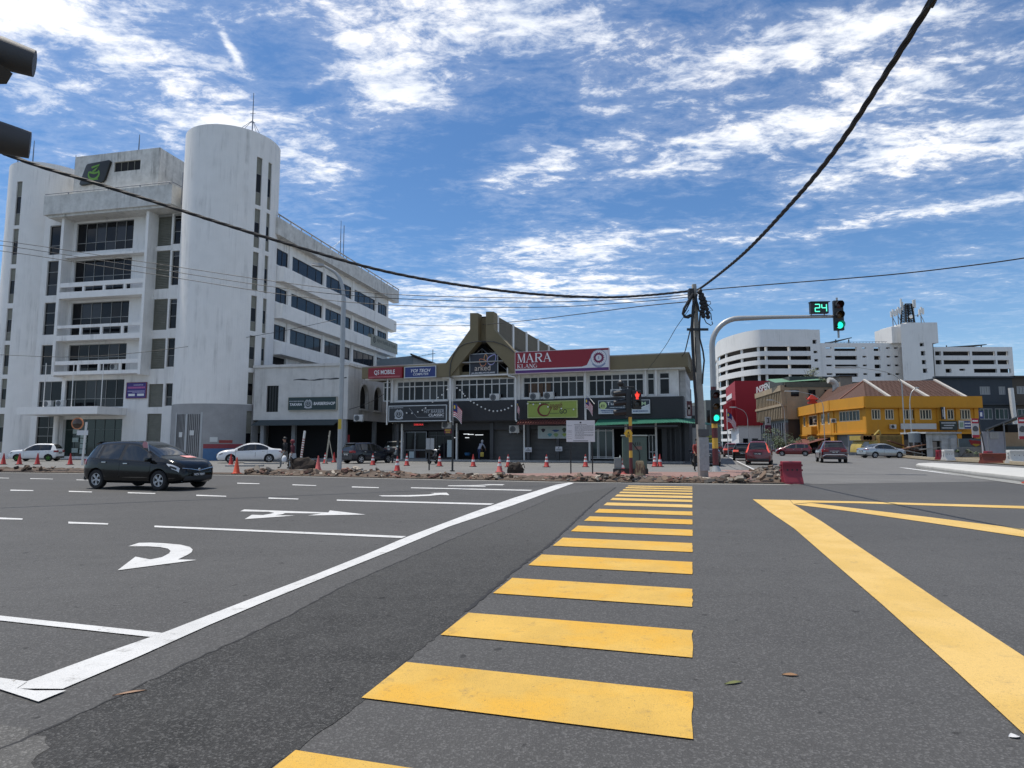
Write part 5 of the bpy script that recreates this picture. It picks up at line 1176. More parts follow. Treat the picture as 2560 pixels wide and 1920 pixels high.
t,X,Z = board('shop_sign','white and blue sign board next to the dark green one on the yellow building',1760+1760*.3617,1760+1846*.3617,760+806*.3617,760+864*.3617,81.4,mat('pale_board',(.46,.49,.47),.6)); bars(t,X,Z,-.02,NAVY,[(.45,1,.05,.95)]); bars(t,X,Z,-.03,W_LET,printline(.48,.97,.6,.15,311)+printline(.48,.97,.25,.15,312)); bars(t,X,Z,-.025,mat('sage_mark',(.2,.28,.2),.6),[(.08,.36,.2,.8)])
t,X,Z = board('shop_sign','upright black and white sign between the right windows of the yellow building',1760+1640*.3617,1760+1668*.3617,760+712*.3617,760+796*.3617,81.3,BLK); bars(t,X,Z,-.02,W_LET,[(.7,1,0,1),(.3,.45,.2,.8)])
# dark blue and brown shophouses on the right
M_SLB = mat('slate_blue_paint',(.040,.052,.066),.8,var=.3,vs=.5,streak=.3); M_BRN = mat('dull_brown_paint',(.075,.062,.050),.8,var=.3,vs=.5)
def shophouse(name,label,px0,px1,pyt,Y,m,wins,pxw=None):
    a = V(px0,pyt,Y); c = V(px1,pyt,Y); t = thing(name,label,'building',(a.x,Y,0)); w = c.x-a.x
    hs = []
    for (x0,x1,y0,y1,n,gm) in wins: p = V(1760+x0*.3617,760+y0*.3617,Y); q = V(1760+x1*.3617,760+y1*.3617,Y); hs.append((p.x-a.x,q.x-a.x,q.z,p.z,n,gm))
    mb = MB(); mb.wall(0,w,0,a.z,0,[h[:4] for h in hs],.2); mb.box(0,w,.25,14,0,a.z-.02); mb.make('front_wall',m,t)
    for h in hs: window(t,*h[:4],.05,h[4],1,fr=mat('grey_frame',(.3,.31,.32),.6),gl=h[5],fw=.12,dep=.1)
    q = MB(); q.box(-.1,w+.1,-.5,.2,a.z,a.z+.25); q.make('cornice',m,t); zf = V(2400,760+690*.3617,Y).z; q = MB(); q.box(0,w,-.7,-.002,zf-.2,zf); q.make('ledge',m,t)
    return t
PALE = mat('curtained_pane',(.26,.27,.26),.4); TEAL = mat('green_curtain_pane',(.015,.045,.042),.3)
shophouse('slate_building','dark slate blue three storey shophouse behind the yellow building',2335,1760+2128*.3617,760+512*.3617,98,M_SLB,[(1905,1982,570,626,4,PALE),(2036,2087,570,626,3,PALE),(1905,2000,722,798,3,TEAL),(2010,2110,722,798,3,TEAL)])
shophouse('brown_building','dull brown three storey shophouse at the right edge',1760+2128*.3617,2700,760+508*.3617,98,M_BRN,[(2160,2260,568,622,4,PALE),(2165,2300,725,790,4,TEAL)])
q = MB(); a_ = V(2530,970,96.5); q.tube([(a_.x,96.5,V(2530,1060,96.5).z),(a_.x-.2,96.5,a_.z)],.35,8); o = q.make('flue_pipe',M_PIPE); tag(o,'tall white flue pipe on the front of the brown shophouse','pipe')
# low sheds behind the grey roofs in the middle
sh = thing('metal_shed','grey metal sided building with a dark sloping roof left of the arcade','building',(V(1033,890,80).x,80,0),rad(-12))
zt = V(1033,889,80).z; q = MB(); q.slab([(-14,0),(0,0),(0,zt),(-14,zt-1.0)],0,14); q.make('side_wall',mat('blue_grey_sheet',(.22,.26,.29),.6,var=.3,rib=(6,'X')),sh); q = MB(); q.slab([(0,0),(9,0),(9,zt-3.6),(0,zt-.2)],.01,14); q.make('gable_wall',mat('pale_sheet',(.32,.34,.37),.6,var=.2),sh)
q = MB(); q.add([(-.2,-.5,zt+.25),(9.5,-.5,zt-3.6),(9.5,14,zt-3.6),(-.2,14,zt+.25),(-.2,-.5,zt),(9.5,-.5,zt-3.85),(9.5,14,zt-3.85),(-.2,14,zt)],[(0,1,2,3),(7,6,5,4),(0,4,5,1),(1,5,6,2),(3,7,4,0)]); q.make('roof',mat('dark_brown_roof',(.06,.05,.042),.8),sh)
an = V(1082,905,78); t = thing('tv_aerial','thin television aerial above the roof left of the arcade gable','aerial',(an.x,78,an.z-1)); q = MB(); q.tube([(0,0,0),(0,0,2.6)],.05,5); q.tube([(-1.8,0,1.7),(.3,0,2.1)],.04,4); [q.tube([(-1.7+.4*k,-.3,1.75+.08*k),(-1.7+.4*k,.3,1.75+.08*k)],.02,4) for k in range(5)]; q.make('aerial',M_RUST,t)
# distant grey blocks glimpsed between the shop row and the car park
for px0,px1,pyt,Y,c,lbl in ((1704,1760,1015,88,(.25,.25,.24),'weathered low building glimpsed beside the utility pole'),(1764,1800,1000,120,(.16,.18,.17),'grey building glimpsed between the poles')):
    a = V(px0,pyt,Y); c_ = V(px1,pyt,Y); t = thing('low_building',lbl,'building',(a.x,Y,0)); q = MB(); q.box(0,c_.x-a.x,0,10,0,a.z); q.make('wall',mat('low_%d'%px0,c,.85,var=.5,vs=.5,streak=.7),t)
    for k in range(3): q = MB(); w = (c_.x-a.x)/3; q.box(w*k+.2*w,w*k+.8*w,-.05,.05,a.z*.55,a.z*.8); q.make('window',M_GLASS,t)
# banner standing on the dark cladding corner
t,X,Z = board('banner_sign','dark red picture panel beside the utility pole at the end of the shop row',1714,1731,1003,1040,46.5,mat('dark_red_panel',(.10,.02,.025),.6,var=.5,vs=3)); bars(t,X,Z,-.02,mat('pale_figure',(.4,.33,.3),.6,var=.5,vs=5),[(.3,.7,.1,.75),(.2,.8,.45,.6)])
t,X,Z = board('banner_sign','small yellow upright sign in the dark right end of the shop row',1679,1689,1096,1130,48,mat('yellow_banner',(.38,.30,.03),.6)); bars(t,X,Z,-.02,K_LET,[(.2,.8,.75,.88),(.2,.8,.5,.63),(.2,.8,.25,.38)])
t,X,Z = board('banner_sign','yellow notice between the utility pole and the striped signal pole',1767,1783,1088,1110,56,mat('lime_notice',(.35,.36,.04),.6)); bars(t,X,Z,-.02,K_LET,printline(.1,.9,.6,.1,401)+printline(.1,.9,.3,.1,402))
# hut, hoardings and lorry on the far verge
vg = MB(); vg.sheet([G(2210,1141),G(2330,1152),G(2480,1160),G(2700,1176),Vector((90,62,0)),Vector((90,80,0)),Vector((44,80,0))],.06); tag(vg.make('verge',mat('scrubby_earth',(.17,.14,.09),.95,var=.8,vs=1.5,bump=.6)),kind='structure')
kp = [G(2235,1142),G(2330,1149),G(2420,1153),G(2480,1157),G(2600,1165)]
m = MB()
for a,b_ in zip(kp,kp[1:]): d_ = (b_-a)/2; n_ = Vector((-d_.y,d_.x,0)).normalized()*.15; m.obox((a+b_)/2+Vector((0,0,.1)),d_,n_,(0,0,.12))
tag(m.make('kerb_line',mat('tan_kerb',(.42,.36,.26),.9,var=.4)),kind='structure')
HY = 66.0
hut = V(2313,1080,HY); t = thing('hut','small whitewashed hut with a dark doorway among the rubble','hut',(hut.x,HY,0)); zh = lambda y: V(2340,y,HY).z; hx = lambda x: V(1760+x*.3617,1100,HY).x-hut.x
M_HUT = mat('blotchy_whitewash',(.50,.53,.54),.9,var=.7,vs=1.4,streak=.8)
m = MB(); m.wall(hx(1535),hx(1750),0,zh(1084),0,[(hx(1578),hx(1640),.0,zh(1102))],.3); m.make('front_wall',M_HUT,t)
m = MB(); m.box(hx(1530)-.1,hx(1770),-.3,4,zh(1084),zh(1080)); m.make('roof',M_HUT,t); m = MB(); m.box(hx(1537),hx(1748),.31,3.8,0,zh(1085)); m.make('interior',M_DARK,t); m = MB(); m.box(hx(1690),hx(1725),-.35,-.01,0,zh(1096)); m.make('pier',M_HUT,t)
m = MB(); m.box(hx(1580),hx(1610),.05,.1,.1,zh(1104)); m.make('door',mat('grey_brown_door',(.22,.2,.18),.8),t)
tk = V(2286,1083,67); t = thing('water_tank','grey blue tank on stilts left of the hut','tank',(tk.x,67,0)); m = MB(); m.lathe([(.58,V(2286,1106,67).z),(.58,tk.z),(.3,tk.z+.15)],18); m.make('tank',mat('tank_grey',(.15,.185,.21),.6,var=.2),t,smooth=True); m = MB(); [m.cyl((x,y,0),(x,y,V(2286,1106,67).z),.08,n=6) for x in (-.4,.4) for y in (-.4,.4)]; m.make('stand',M_RUST,t)
def hoard(label,px0,px1,pyt,Y,col,ribbed=True):
    a = V(px0,pyt,Y); c = V(px1,pyt,Y); t = thing('hoarding',label,'fence',(a.x,Y,0)); w = c.x-a.x; n = max(2,int(w/.8)); me = None
    b = MB(); bw = w/n; b.box(.02,bw-.02,0,.05,0,a.z); [b.box(bw*q-.04,bw*q+.04,-.04,0,0.02,a.z-.02) for q in (.2,.5,.8)]; me = b.mesh('panel',mat('sheet_'+label[:5],col,.6,var=.3,vs=.9))
    for k in range(n): link('panel',me,t,(bw*k,rnd.uniform(-.03,.03),0))
    b = MB(); b.box(0,w,.06,.12,a.z*.5,a.z*.5+.08); b.make('rail',M_RUST,t); return t
hoard('grey corrugated hoarding behind the maroon crossover',1760+995*.3617,1760+1086*.3617,760+908*.3617,79,(.22,.24,.26))
hoard('bluish corrugated hoarding between the lorry and the hut',1760+1450*.3617,1760+1530*.3617,760+905*.3617,76,(.19,.225,.26))
t,X,Z = board('hoarding','dull blue grey hoarding with a swirl of red and yellow right of the hut',1760+1760*.3617,1760+1950*.3617,760+930*.3617,760+990*.3617,68,mat('blue_grey_hoarding',(.13,.17,.18),.7,var=.3),'fence')
m = MB(); ribbon(m,[(X(.38),Z(.85)),(X(.48),Z(.55)),(X(.62),Z(.42)),(X(.76),Z(.5)),(X(.80),Z(.68))],[.1,.5,.7,.5,.1],-.02); m.make('red_swirl',mat('swirl_red',(.35,.03,.03),.6),t); m = MB(); ribbon(m,[(X(.50),Z(.35)),(X(.62),Z(.22)),(X(.76),Z(.32))],[.1,.3,.1],-.025); m.make('yellow_swirl',mat('swirl_yellow',(.5,.36,.04),.6),t)
wl = V(1760+1750*.3617,1118,66.5); t = thing('low_wall','low grey white wall right of the hut','wall',(wl.x,66.5,0)); m = MB(); m.box(0,V(1760+2080*.3617,1118,66.5).x-wl.x,0,.25,0,V(2400,1118,66.5).z); m.make('wall',mat('stained_wall',(.40,.41,.41),.9,var=.5,streak=.7),t)
# open roofed stall at the right edge
t = thing('stall','open stall with a dark lean to roof at the right edge','stall',(V(2480,1100,60).x,60,0)); sx = lambda x: V(1760+x*.3617,1100,60).x-V(2480,1100,60).x; sz = lambda y: V(2480,760+y*.3617,60).z
SK = 6.2
m = MB(); m.add([(sx(1950),0,sz(872)),(sx(2330),0,sz(730)),(sx(2330)+SK,8,sz(730)),(sx(1950)+SK,8,sz(872)),(sx(1950),0,sz(862)),(sx(2330),0,sz(718)),(sx(2330)+SK,8,sz(718)),(sx(1950)+SK,8,sz(862))],[(0,3,2,1),(4,5,6,7),(0,1,5,4),(3,0,4,7),(1,2,6,5)]); m.make('roof',mat('dark_sheet_roof',(.10,.11,.12),.6,var=.3),t)
m = MB(); m.box(sx(1975),sx(2085)+.6,.9,1.1,.4,sz(880)); m.make('pale_wall',mat('lilac_white_wall',(.36,.36,.40),.85,var=.3),t); m = MB(); m.box(sx(2087),sx(2330),1.2,1.4,0,sz(985)); m.make('counter',mat('teal_grey_wall',(.12,.15,.155),.8,var=.3),t); m = MB(); m.box(sx(2087),sx(2330),1.8,2.0,sz(985),sz(885)); m.make('board_wall',mat('tan_board',(.38,.27,.17),.85,var=.4,vs=1.5),t); m = MB(); m.box(sx(2087)+2,sx(2330)+4,2.2,4,0,sz(830)); m.make('interior',M_DARK,t)
wq = window(t,sx(2025),sx(2085),sz(930),sz(885),.82,5,5,fr=MATS['panel_pale'],gl=M_DKFR,fw=.1,name='vent_block')
for x in (1975,2090,2330): m = MB(); m.cyl((sx(x),.2,0),(sx(x),.2,sz(870 if x<2000 else 815 if x<2200 else 735)),.07,n=6); m.make('post',M_RUST,t)
# advertising banners on poles
for px0,px1,py0,py1,lbl,lean_ in ((2428,2449,1046,1094,'red and white advertising banner on a leaning pole left of the stall',.5),(2544,2568,1044,1098,'red and white advertising banner cut by the right edge of the view',0)):
    t,X,Z = board('advertising_banner',lbl,px0,px1,py0,py1,58,mat('banner_white',(.48,.46,.46),.6),th=.05); t['group'] = 'red and white banners by the stall'
    bars(t,X,Z,-.01,mat('banner_red',(.36,.012,.03),.6),[(0,1,.74,1),(0,1,0,.14)]); m = MB(); m.poly(*[(X(.5+.42*math.cos(a)),-.014,Z(.42+.2*math.sin(a)*(1 if math.sin(a)>0 else .5))) for a in [2*math.pi*k/12 for k in range(12)]]); m.make('car_picture',mat('picture_dark',(.07,.07,.08),.5),t)
    bars(t,X,Z,-.02,W_LET,printline(.12,.9,.83,.08,500+px0)); m = MB(); zb_ = V(px0,py1,58).z; m.tube([(X(1)+.08,.1,Z(1)),(X(1)+.08+lean_,.1,-zb_)],.06,6); m.make('pole',M_BLKP if 'M_BLKP' in globals() else M_DKFR,t)
t,X,Z = board('hanging_sign','small blue and white square sign before the slate blue shophouse',1760+1892*.3617,1760+1934*.3617,760+738*.3617,760+790*.3617,90,NAVY); bars(t,X,Z,-.02,W_LET,[(.35,.75,.25,.8)])
# yellow food lorry behind the silver sedan
ly = 68.0; lo = V(2160,1140,ly); t = thing('lorry','yellow and brown painted food lorry parked behind the silver sedan','lorry',(lo.x,ly,0)); lx = lambda x: V(1760+x*.3617,1100,ly).x-lo.x; lz = lambda y: V(2200,760+y*.3617,ly).z
M_LY = mat('faded_yellow_lorry',(.40,.30,.07),.6,var=.4,vs=1.2); M_LB = mat('brown_blotched_panel',(.24,.155,.035),.7,var=1.0,vs=1.3,stain=.8)
m = MB(); m.box(lx(1215),lx(1370),0,2.4,.9,lz(905)); m.make('cargo_box',M_LB,t,bevel=.04); m = MB(); m.slab([(lx(1078),.5),(lx(1205),.5),(lx(1205),lz(945)),(lx(1105),lz(945)),(lx(1085),lz(985))],0.1,2.2); m.make('cab',M_LY,t,bevel=.06)
m = MB(); m.slab([(lx(1090),lz(985)),(lx(1140),lz(985)),(lx(1140),lz(952)),(lx(1110),lz(952))],.05,.09); m.make('cab_window',mat('hazy_glass',(.28,.30,.31),.15),t); m = MB(); m.box(lx(1085),lx(1178),-.1,2.3,lz(942),lz(910)); m.make('sign_box',M_LY,t); 
for k in range(4): m = MB(); x = lx(1098+20*k); m.poly(*[(x+.35*math.cos(a),-.115,lz(926)+.32*math.sin(a)) for a in [2*math.pi*q/10 for q in range(10)]]); m.make('food_picture',mat('food_brown',(.30,.15,.05),.6),t)
for x in (1105,1330): m = MB(); m.lathe([(.2,-.12),(.42,-.14),(.45,0),(.42,.14),(.2,.14)],18,(lx(x),.2,.45),'y'); m.make('wheel',M_DARK,t,smooth=True)
m = MB(); m.tube([(lx(1235),1.5,lz(905)),(lx(1270),1.5,lz(870))],.09,6); m.tube([(lx(1270),1.5,lz(870)),(lx(1278),1.5,lz(905))],.09,6); m.make('boom',M_LY,t)
r_ = random.Random(4); t = thing('scrap_heap','pile of brown boards and pale sheets behind the silver sedan','rubble',(V(2280,1125,66.8).x,66.8,0))
for k in range(16):
    m = MB(); a = r_.uniform(-.5,.5); m.obox((r_.uniform(-2.2,2),r_.uniform(-.5,.5),.15+.09*k*r_.uniform(.6,1)),(r_.uniform(.6,1.6)*math.cos(a),.1,r_.uniform(-.3,.3)),(0,.3,0),(0,0,.05)); m.make('board',mat('scrap_%d'%(k%3),((.16,.08,.05),(.38,.36,.33),(.10,.05,.035))[k%3],.9,var=.5),t)
# shrubs
def shrub(name,label,loc,w,h,n,seed,col=(.05,.085,.03)):
    r = random.Random(seed); t = thing(name,label,'shrub',loc); m = MB()
    for k in range(5): a = r.uniform(0,6.28); m.tube([(0,0,0),(w*.12*math.cos(a),w*.12*math.sin(a),h*.4),(w*.3*math.cos(a),w*.3*math.sin(a),h*.8)],[.05*h/3,.035*h/3,.015],5)
    m.make('stems',mat('bark_brown',(.10,.07,.045),.9),t)
    L_ = [MB(),MB()]
    cl_ = [(r.uniform(-.38,.38)*w,r.uniform(-.3,.3)*w,r.uniform(.25,.88)*h,r.uniform(.13,.26)*min(w,h)) for _ in range(9)]
    for k in range(n):
        c = r.choice(cl_); d_ = Vector((r.gauss(0,1),r.gauss(0,1),r.gauss(0,1))).normalized()*c[3]*r.uniform(.4,1.1); p = Vector(c[:3])+d_; s_ = r.uniform(.05,.10)*max(1,h/3.5)
        u = Vector((r.gauss(0,1),r.gauss(0,1),r.gauss(0,.6))).normalized()*s_*1.5; v = u.orthogonal().normalized()*s_*.7; L_[k%2].poly(p-u,p+v,p+u,p-v)
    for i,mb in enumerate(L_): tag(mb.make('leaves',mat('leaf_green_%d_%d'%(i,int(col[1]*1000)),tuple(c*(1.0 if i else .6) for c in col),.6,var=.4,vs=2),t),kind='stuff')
    return t
for px,Y,w,h,lbl,sd_ in ((1944,100,4.2,4.6,'dark green bush at the foot of the beige block',1),(1962,99,3.6,3.2,'smaller bush right of the dark green bush at the beige block',2),(2012,96,4.5,2.6,'low bush behind the small red hatchback',3),(2330,70,3.0,.7,'scrubby weeds before the hut',4),(2400,66,3.2,.8,'weeds in front of the low wall',5)):
    q = V(px,1120,Y); shrub('bush',lbl,(q.x,Y,.05),w,h,700 if h>1 else 260,sd_)
for px,py,Y,w,h,lbl,sd_ in ((2026,957,112,3.4,4.2,'thin pale leafed sapling on the roof of the beige block',6),(2060,957,110,2.8,2.0,'dense small tree on the roof of the beige block',7)):
    q = V(px,py,Y); shrub('roof_plant',lbl,(q.x,Y,Hb+.2),w,h,420,sd_,(.06,.10,.035) if sd_==7 else (.12,.14,.06))
# ventilation duct between beige block and yellow roof
q = V(2085,945,104); t = thing('vent_duct','fat pale bent duct on the roof behind the yellow building','duct',(q.x,104,Hb*.6)); m = MB(); zt = V(2085,945,104).z-Hb*.6; m.tube([(.2,0,-4),(.2,0,zt-1),(0,0,zt-.8),(-.4,0,zt-.45),(-1.0,0,zt-.4)],[.5]*5,10); m.make('pipe',mat('duct_pale',(.5,.49,.45),.6,var=.3),t,smooth=True)
q = V(2100,940,106); t = thing('roof_room','small tan boarded room on the roof behind the yellow building','building',(q.x,106,0)); m = MB(); m.box(0,V(2130,940,106).x-q.x,0,6,0,V(2100,941,106).z); m.make('wall',mat('tan_boards',(.27,.235,.19),.85,var=.5,rib=(4,'X')),t); m = MB(); m.box(-.3,V(2130,940,106).x-q.x+.3,-.4,6.2,V(2100,941,106).z,V(2100,938,106).z); m.make('roof',M_DKFR,t)
# ---------------------------------------------------------------- poles, signals, cables
M_GALV = mat('galvanised_steel',(.36,.37,.37),.45,metal=.35,var=.2,vs=3)
M_PCONC = mat('pole_concrete',(.33,.32,.29),.9,var=.55,vs=3,bump=.3,bs=30,stain=.4)
M_BLKP = mat('signal_black',(.014,.015,.016),.45)
M_CABLE = mat('cable_black',(.010,.010,.012),.6)
M_MARN = mat('maroon_pole_paint',(.10,.018,.022),.5,var=.25)
M_SIGY = mat('yellow_pole_paint',(.62,.38,.05),.5,var=.2)
GRN = mat('green_signal_lit',(.0,.3,.2),.4,emit=(.02,1,.62),es=1.15)
REDL = mat('red_signal_lit',(.3,.02,.01),.4,emit=(1,.06,.04),es=.95)
LR = mat('red_lens_off',(.05,.008,.006),.25); LA = mat('amber_lens_off',(.09,.045,.01),.25); LG = mat('green_lens_off',(.01,.06,.04),.25)
def visor_mesh(r, l):
    m = MB(); n = 14
    def ring(y,rr): return [(rr*math.cos(rad(-40+260*i/n)),y,rr*math.sin(rad(-40+260*i/n))) for i in range(n+1)]
    # hood open below, longer on top
    a = ring(0,r); b = [(x,-l*(.55+.45*max(0,(z/r+.6)/1.6)),z) for x,_,z in ring(0,r)]; c = [(x*.94,y,z*.94) for x,y,z in b]; d_ = [(x*.94,0,z*.94) for x,_,z in a]
    k = n+1; m.add(a+b+c+d_,[(i,i+1,k+i+1,k+i) for i in range(n)]+[(k+i,k+i+1,2*k+i+1,2*k+i) for i in range(n)]+[(2*k+i,2*k+i+1,3*k+i+1,3*k+i) for i in range(n)])
    return m
def head(t, z0, h, w, lenses, dep=.2, y=0, x=0):
    b = MB(); b.box(x-w/2,x+w/2,y,y+dep,z0,z0+h); b.make('housing', M_BLKP, t, bevel=.03)
    n = len(lenses)
    for i, m in enumerate(lenses):
        z = z0+h-(i+.5)*h/n; r = w*.36
        g = MB(); g.lathe([(.001,-.03),(r*.6,-.022),(r,0),(r,.02)],18,(x,y-.005,z),'y'); g.make('lens', m, t, smooth=True)
        v = visor_mesh(r*1.12, r*1.7); v.v = [(p[0]+x,p[1]+y-.004,p[2]+z) for p in v.v]; v.make('visor', M_BLKP, t, smooth=True)
# main signal with its mast arm
pb = G(1790,1179,.06)
t = thing('traffic_light','tall striped traffic light with a curved mast arm and green lamps lit','traffic light',pb,rad(-4))
Hs = V(1798,690+108,pb.y).z  # arm height
def zat(py): return V(1790,py,pb.y).z
zarm = zat(800)
bands = [zat(p) for p in (1165,1124,1098,1073,1048,1023,998)]
m = MB(); m.cyl((0,0,0),(0,0,.28),.26,.15,14); m.make('base', M_GALV, t)
for i in range(6):
    mm = M_MARN if i%2==0 else M_SIGY
    b = MB(); b.cyl((0,0,bands[i]),(0,0,bands[i+1]),.145,.142,16); b.make('painted_band', mm, t, smooth=True)
zh0, zh1 = zat(1060), zat(994); ztop = zat(970)
b = MB(); b.cyl((0,0,bands[6]),(0,0,ztop),.142,.14,16); b.make('painted_band', M_MARN, t, smooth=True)
R = zat(800)-zat(868)
pts = [(0,0,ztop),(0,0,zarm-R)]+[(R*.98*(1-math.cos(a)),-.02*a,zarm-R+R*math.sin(a)) for a in [math.pi/2*i/9 for i in range(1,10)]]+[(3.0,-.1,zarm+.02),(6.05,-.2,zarm)]
b = MB(); b.tube(pts,[.14]*2+[.135]*9+[.10,.075],14); b.make('mast_arm', M_GALV, t, smooth=True)
head(t, zh0-.05, zh1-zh0+.35, .42, (LR,LA,GRN), y=-.36)
k = (V(2078,790,pb.y).x-pb.x)
head(t, zat(836), zat(763)-zat(836), .46, (LR,LA,GRN), y=-.42, x=k)
b = MB(); b.tube([(k,-.25,zat(853)),(k,-.25,zat(755))],.05,8); b.make('hanger', M_GALV, t)
cx0,cx1 = V(2012,790,pb.y).x-pb.x, V(2054,790,pb.y).x-pb.x; cz0,cz1 = zat(794),zat(767)
b = MB(); b.box(cx0,cx1,-.42,-.2,cz0,cz1); b.box(cx0-.03,cx1+.06,-.5,-.18,cz1,cz1+.03); cd = b.make('countdown_display', M_BLKP, t)
SEG = mat('lit_green_segment',(.02,.3,.2),.5,emit=(.12,1,.68),es=1.1)
def seg7(u0, z0, w, h, on):
    P = {'a':((0,1),(1,1)),'b':((1,1),(1,.5)),'c':((1,.5),(1,0)),'d':((0,0),(1,0)),'e':((0,.5),(0,0)),'f':((0,1),(0,.5)),'g':((0,.5),(1,.5))}
    for s_ in on:
        (a,b_),(c,d_) = P[s_]; q = MB(); ribbon(q,[(u0+a*w,z0+b_*h),(u0+c*w,z0+d_*h)],.045,-.428-.0005*ord(s_)%7*.001); q.make('digit_segment', SEG, cd)
dw = (cx1-cx0)
seg7(cx0+dw*.24,cz0+.09,dw*.26,(cz1-cz0)-.2,'abged'); seg7(cx0+dw*.62,cz0+.09,dw*.26,(cz1-cz0)-.2,'fgbc')
b = MB(); [b.cyl((x,-.18,zarm),(x,-.18,cz0),.03) for x in (cx0+.1,cx1-.12)]; b.make('bracket', M_GALV, t)
cs = MB(); cs.box(-.55,.5,-.5,.45,-.03,.02); cs.make('footing', M_CONC, t)
# pedestrian signal
pp = G(1578,1188,.06); t = thing('pedestrian_signal','pedestrian signal with a red standing figure on a maroon and yellow striped pole','traffic light',pp,rad(2))
zp = lambda py: V(1578,py,pp.y).z
bz = [zp(p) for p in (1188,1147.5,1130,1109,1088,1068,1040,1018)]
cols = [M_MARN,M_SIGY,M_MARN,M_SIGY,M_MARN,M_SIGY,M_MARN]
for i in range(7): b = MB(); b.cyl((0,0,bz[i]),(0,0,bz[i+1]),.075,n=14); b.make('painted_band', cols[i], t, smooth=True)
b = MB(); b.cyl((0,0,bz[7]),(0,0,zp(972)),.07,n=12); b.make('post', M_BLKP, t)
hx = .27; z0,z1 = zp(1027),zp(980)
b = MB(); b.box(hx-.19,hx+.19,-.25,-.03,z0,z1); b.make('housing', M_BLKP, t, bevel=.03)
zc = z0+(z1-z0)*.72
f = MB()
f.ball((hx,-.26,zc+.135),.035,6); f.obox((hx,-.262,zc+.02),(.055,0,0),(0,.006,0),(0,0,.075)); f.obox((hx-.03,-.262,zc-.11),(.022,0,.004),(0,.006,0),(0,0,.06)); f.obox((hx+.03,-.262,zc-.11),(.022,0,-.004),(0,.006,0),(0,0,.06)); f.obox((hx-.075,-.262,zc+.01),(.016,0,0),(0,.006,0),(-.014,0,.065)); f.obox((hx+.075,-.262,zc+.01),(.016,0,0),(0,.006,0),(.014,0,.065))
f.make('red_figure', REDL, t)
g = MB(); g.lathe([(.001,-.02),(.13,0),(.13,.02)],18,(hx,-.252,z0+(z1-z0)*.27),'y'); g.make('lens', mat('dark_lens',(.03,.032,.03),.3), t, smooth=True)
v = visor_mesh(.15,.2)
for q in (.72,.27): vv = MB(); vv.v = [(p[0]+hx,p[1]-.25,p[2]+z0+(z1-z0)*q) for p in v.v]; vv.f = v.f; vv.m = v.m; vv.make('visor', M_BLKP, t, smooth=True)
# side view head facing along the road
zb0,zb1 = zp(1046),zp(976)
b = MB(); b.box(-.2,.06,-.12,.12,zb0,zb1); b.make('housing', M_BLKP, t, bevel=.03)
for q in range(3):
    z = zb1-(q+.5)*(zb1-zb0)/3; b = MB(); b.tube([(-.2,0,z+.04),(-.55,0,z),(-.72,0,z-.02)],[.15,.14,.12],10); b.make('visor', M_BLKP, t, smooth=True)
b = MB(); b.tube([(-.45,0,zp(958)),(-.3,0,zp(970)),(.2,0,zp(971)),(.25,0,zp(978))],.03,6); b.ball((-.4,0,zp(962)),.16,6); b.make('bracket', M_BLKP, t)
b = MB(); b.prism([(0,0)],0,0) if False else b.lathe([(.19,-.01),(.19,.012)],6,(-.12,-.12,zp(1087)),'y'); b.make('push_button_plate', mat('warning_yellow',(.66,.40,.03),.5), t)
b = MB(); ribbon(b,[(-.2,zp(1091)),(-.04,zp(1091))],.03,-.135); ribbon(b,[(-.19,zp(1094)),(-.05,zp(1094))],.03,-.135); b.poly((-.17,-.136,zp(1087.5)),(-.07,-.136,zp(1087.5)),(-.12,-.136,zp(1082))); b.make('plate_print', K_LET, t)
# utility pole
up = G(1758,1192,.06); t = thing('utility_pole','leaning square concrete utility pole hung with tangled black cables','utility pole',up,0)
zt_ = V(1736,714,up.y).z; lean = V(1735,714,up.y).x-up.x
b = MB()
w0,w1 = .178,.085
b.add([(-w0,-w0,0),(w0,-w0,0),(w0,w0,0),(-w0,w0,0),(lean-w1,-w1,zt_),(lean+w1,-w1,zt_),(lean+w1,w1,zt_),(lean-w1,w1,zt_)],[(0,3,2,1),(4,5,6,7),(0,1,5,4),(1,2,6,5),(2,3,7,6),(3,0,4,7)])
b.make('shaft', M_PCONC, t, bevel=.03)
def ux(z): return lean*z/zt_
def U(px,py,dy=0): q = V(px,py,up.y+dy); return (q.x-up.x,dy,q.z)
kk = .1628
uz = lambda x,y,dy=-.25: U(1660+x*kk,690+y*kk,dy)
b = MB(); b.box(ux(zt_-.3)-.26,ux(zt_-.3)-.06,-.16,.12,zt_-.62,zt_-.22); b.box(ux(zt_*.8)-.45,ux(zt_*.8)+.45,-.26,-.2,V(1700,829,up.y).z-.06,V(1700,829,up.y).z+.04); b.make('bracket', M_BLKP, t)
for pts,r_ in (([(450,290),(380,400),(310,520),(290,600),(320,650),(370,660),(430,620),(470,560)],.055),([(450,310),(400,420),(330,560),(300,610),(340,640),(410,610)],.03),
               ([(500,300),(450,480),(440,620),(430,800),(432,900),(440,1100),(455,1350),(470,1659),(490,1900),(500,2300)],.06),([(470,330),(520,480),(540,560),(620,530),(580,490)],.05),
               ([(560,560),(545,760),(550,980),(600,1180),(618,1320),(600,1500),(590,1680)],.035),([(590,600),(610,660),(650,740),(720,780),(750,760),(735,720)],.02),([(690,560),(720,600),(730,700)],.02),
               ([(640,410),(710,410),(720,450),(660,480)],.015),([(680,470),(750,550),(690,560)],.015),([(485,960),(480,1150),(495,1300),(490,1500)],.02)):
    MB().tube([uz(*p) for p in pts],r_,6).make('hanging_cable', M_CABLE, t, smooth=True)
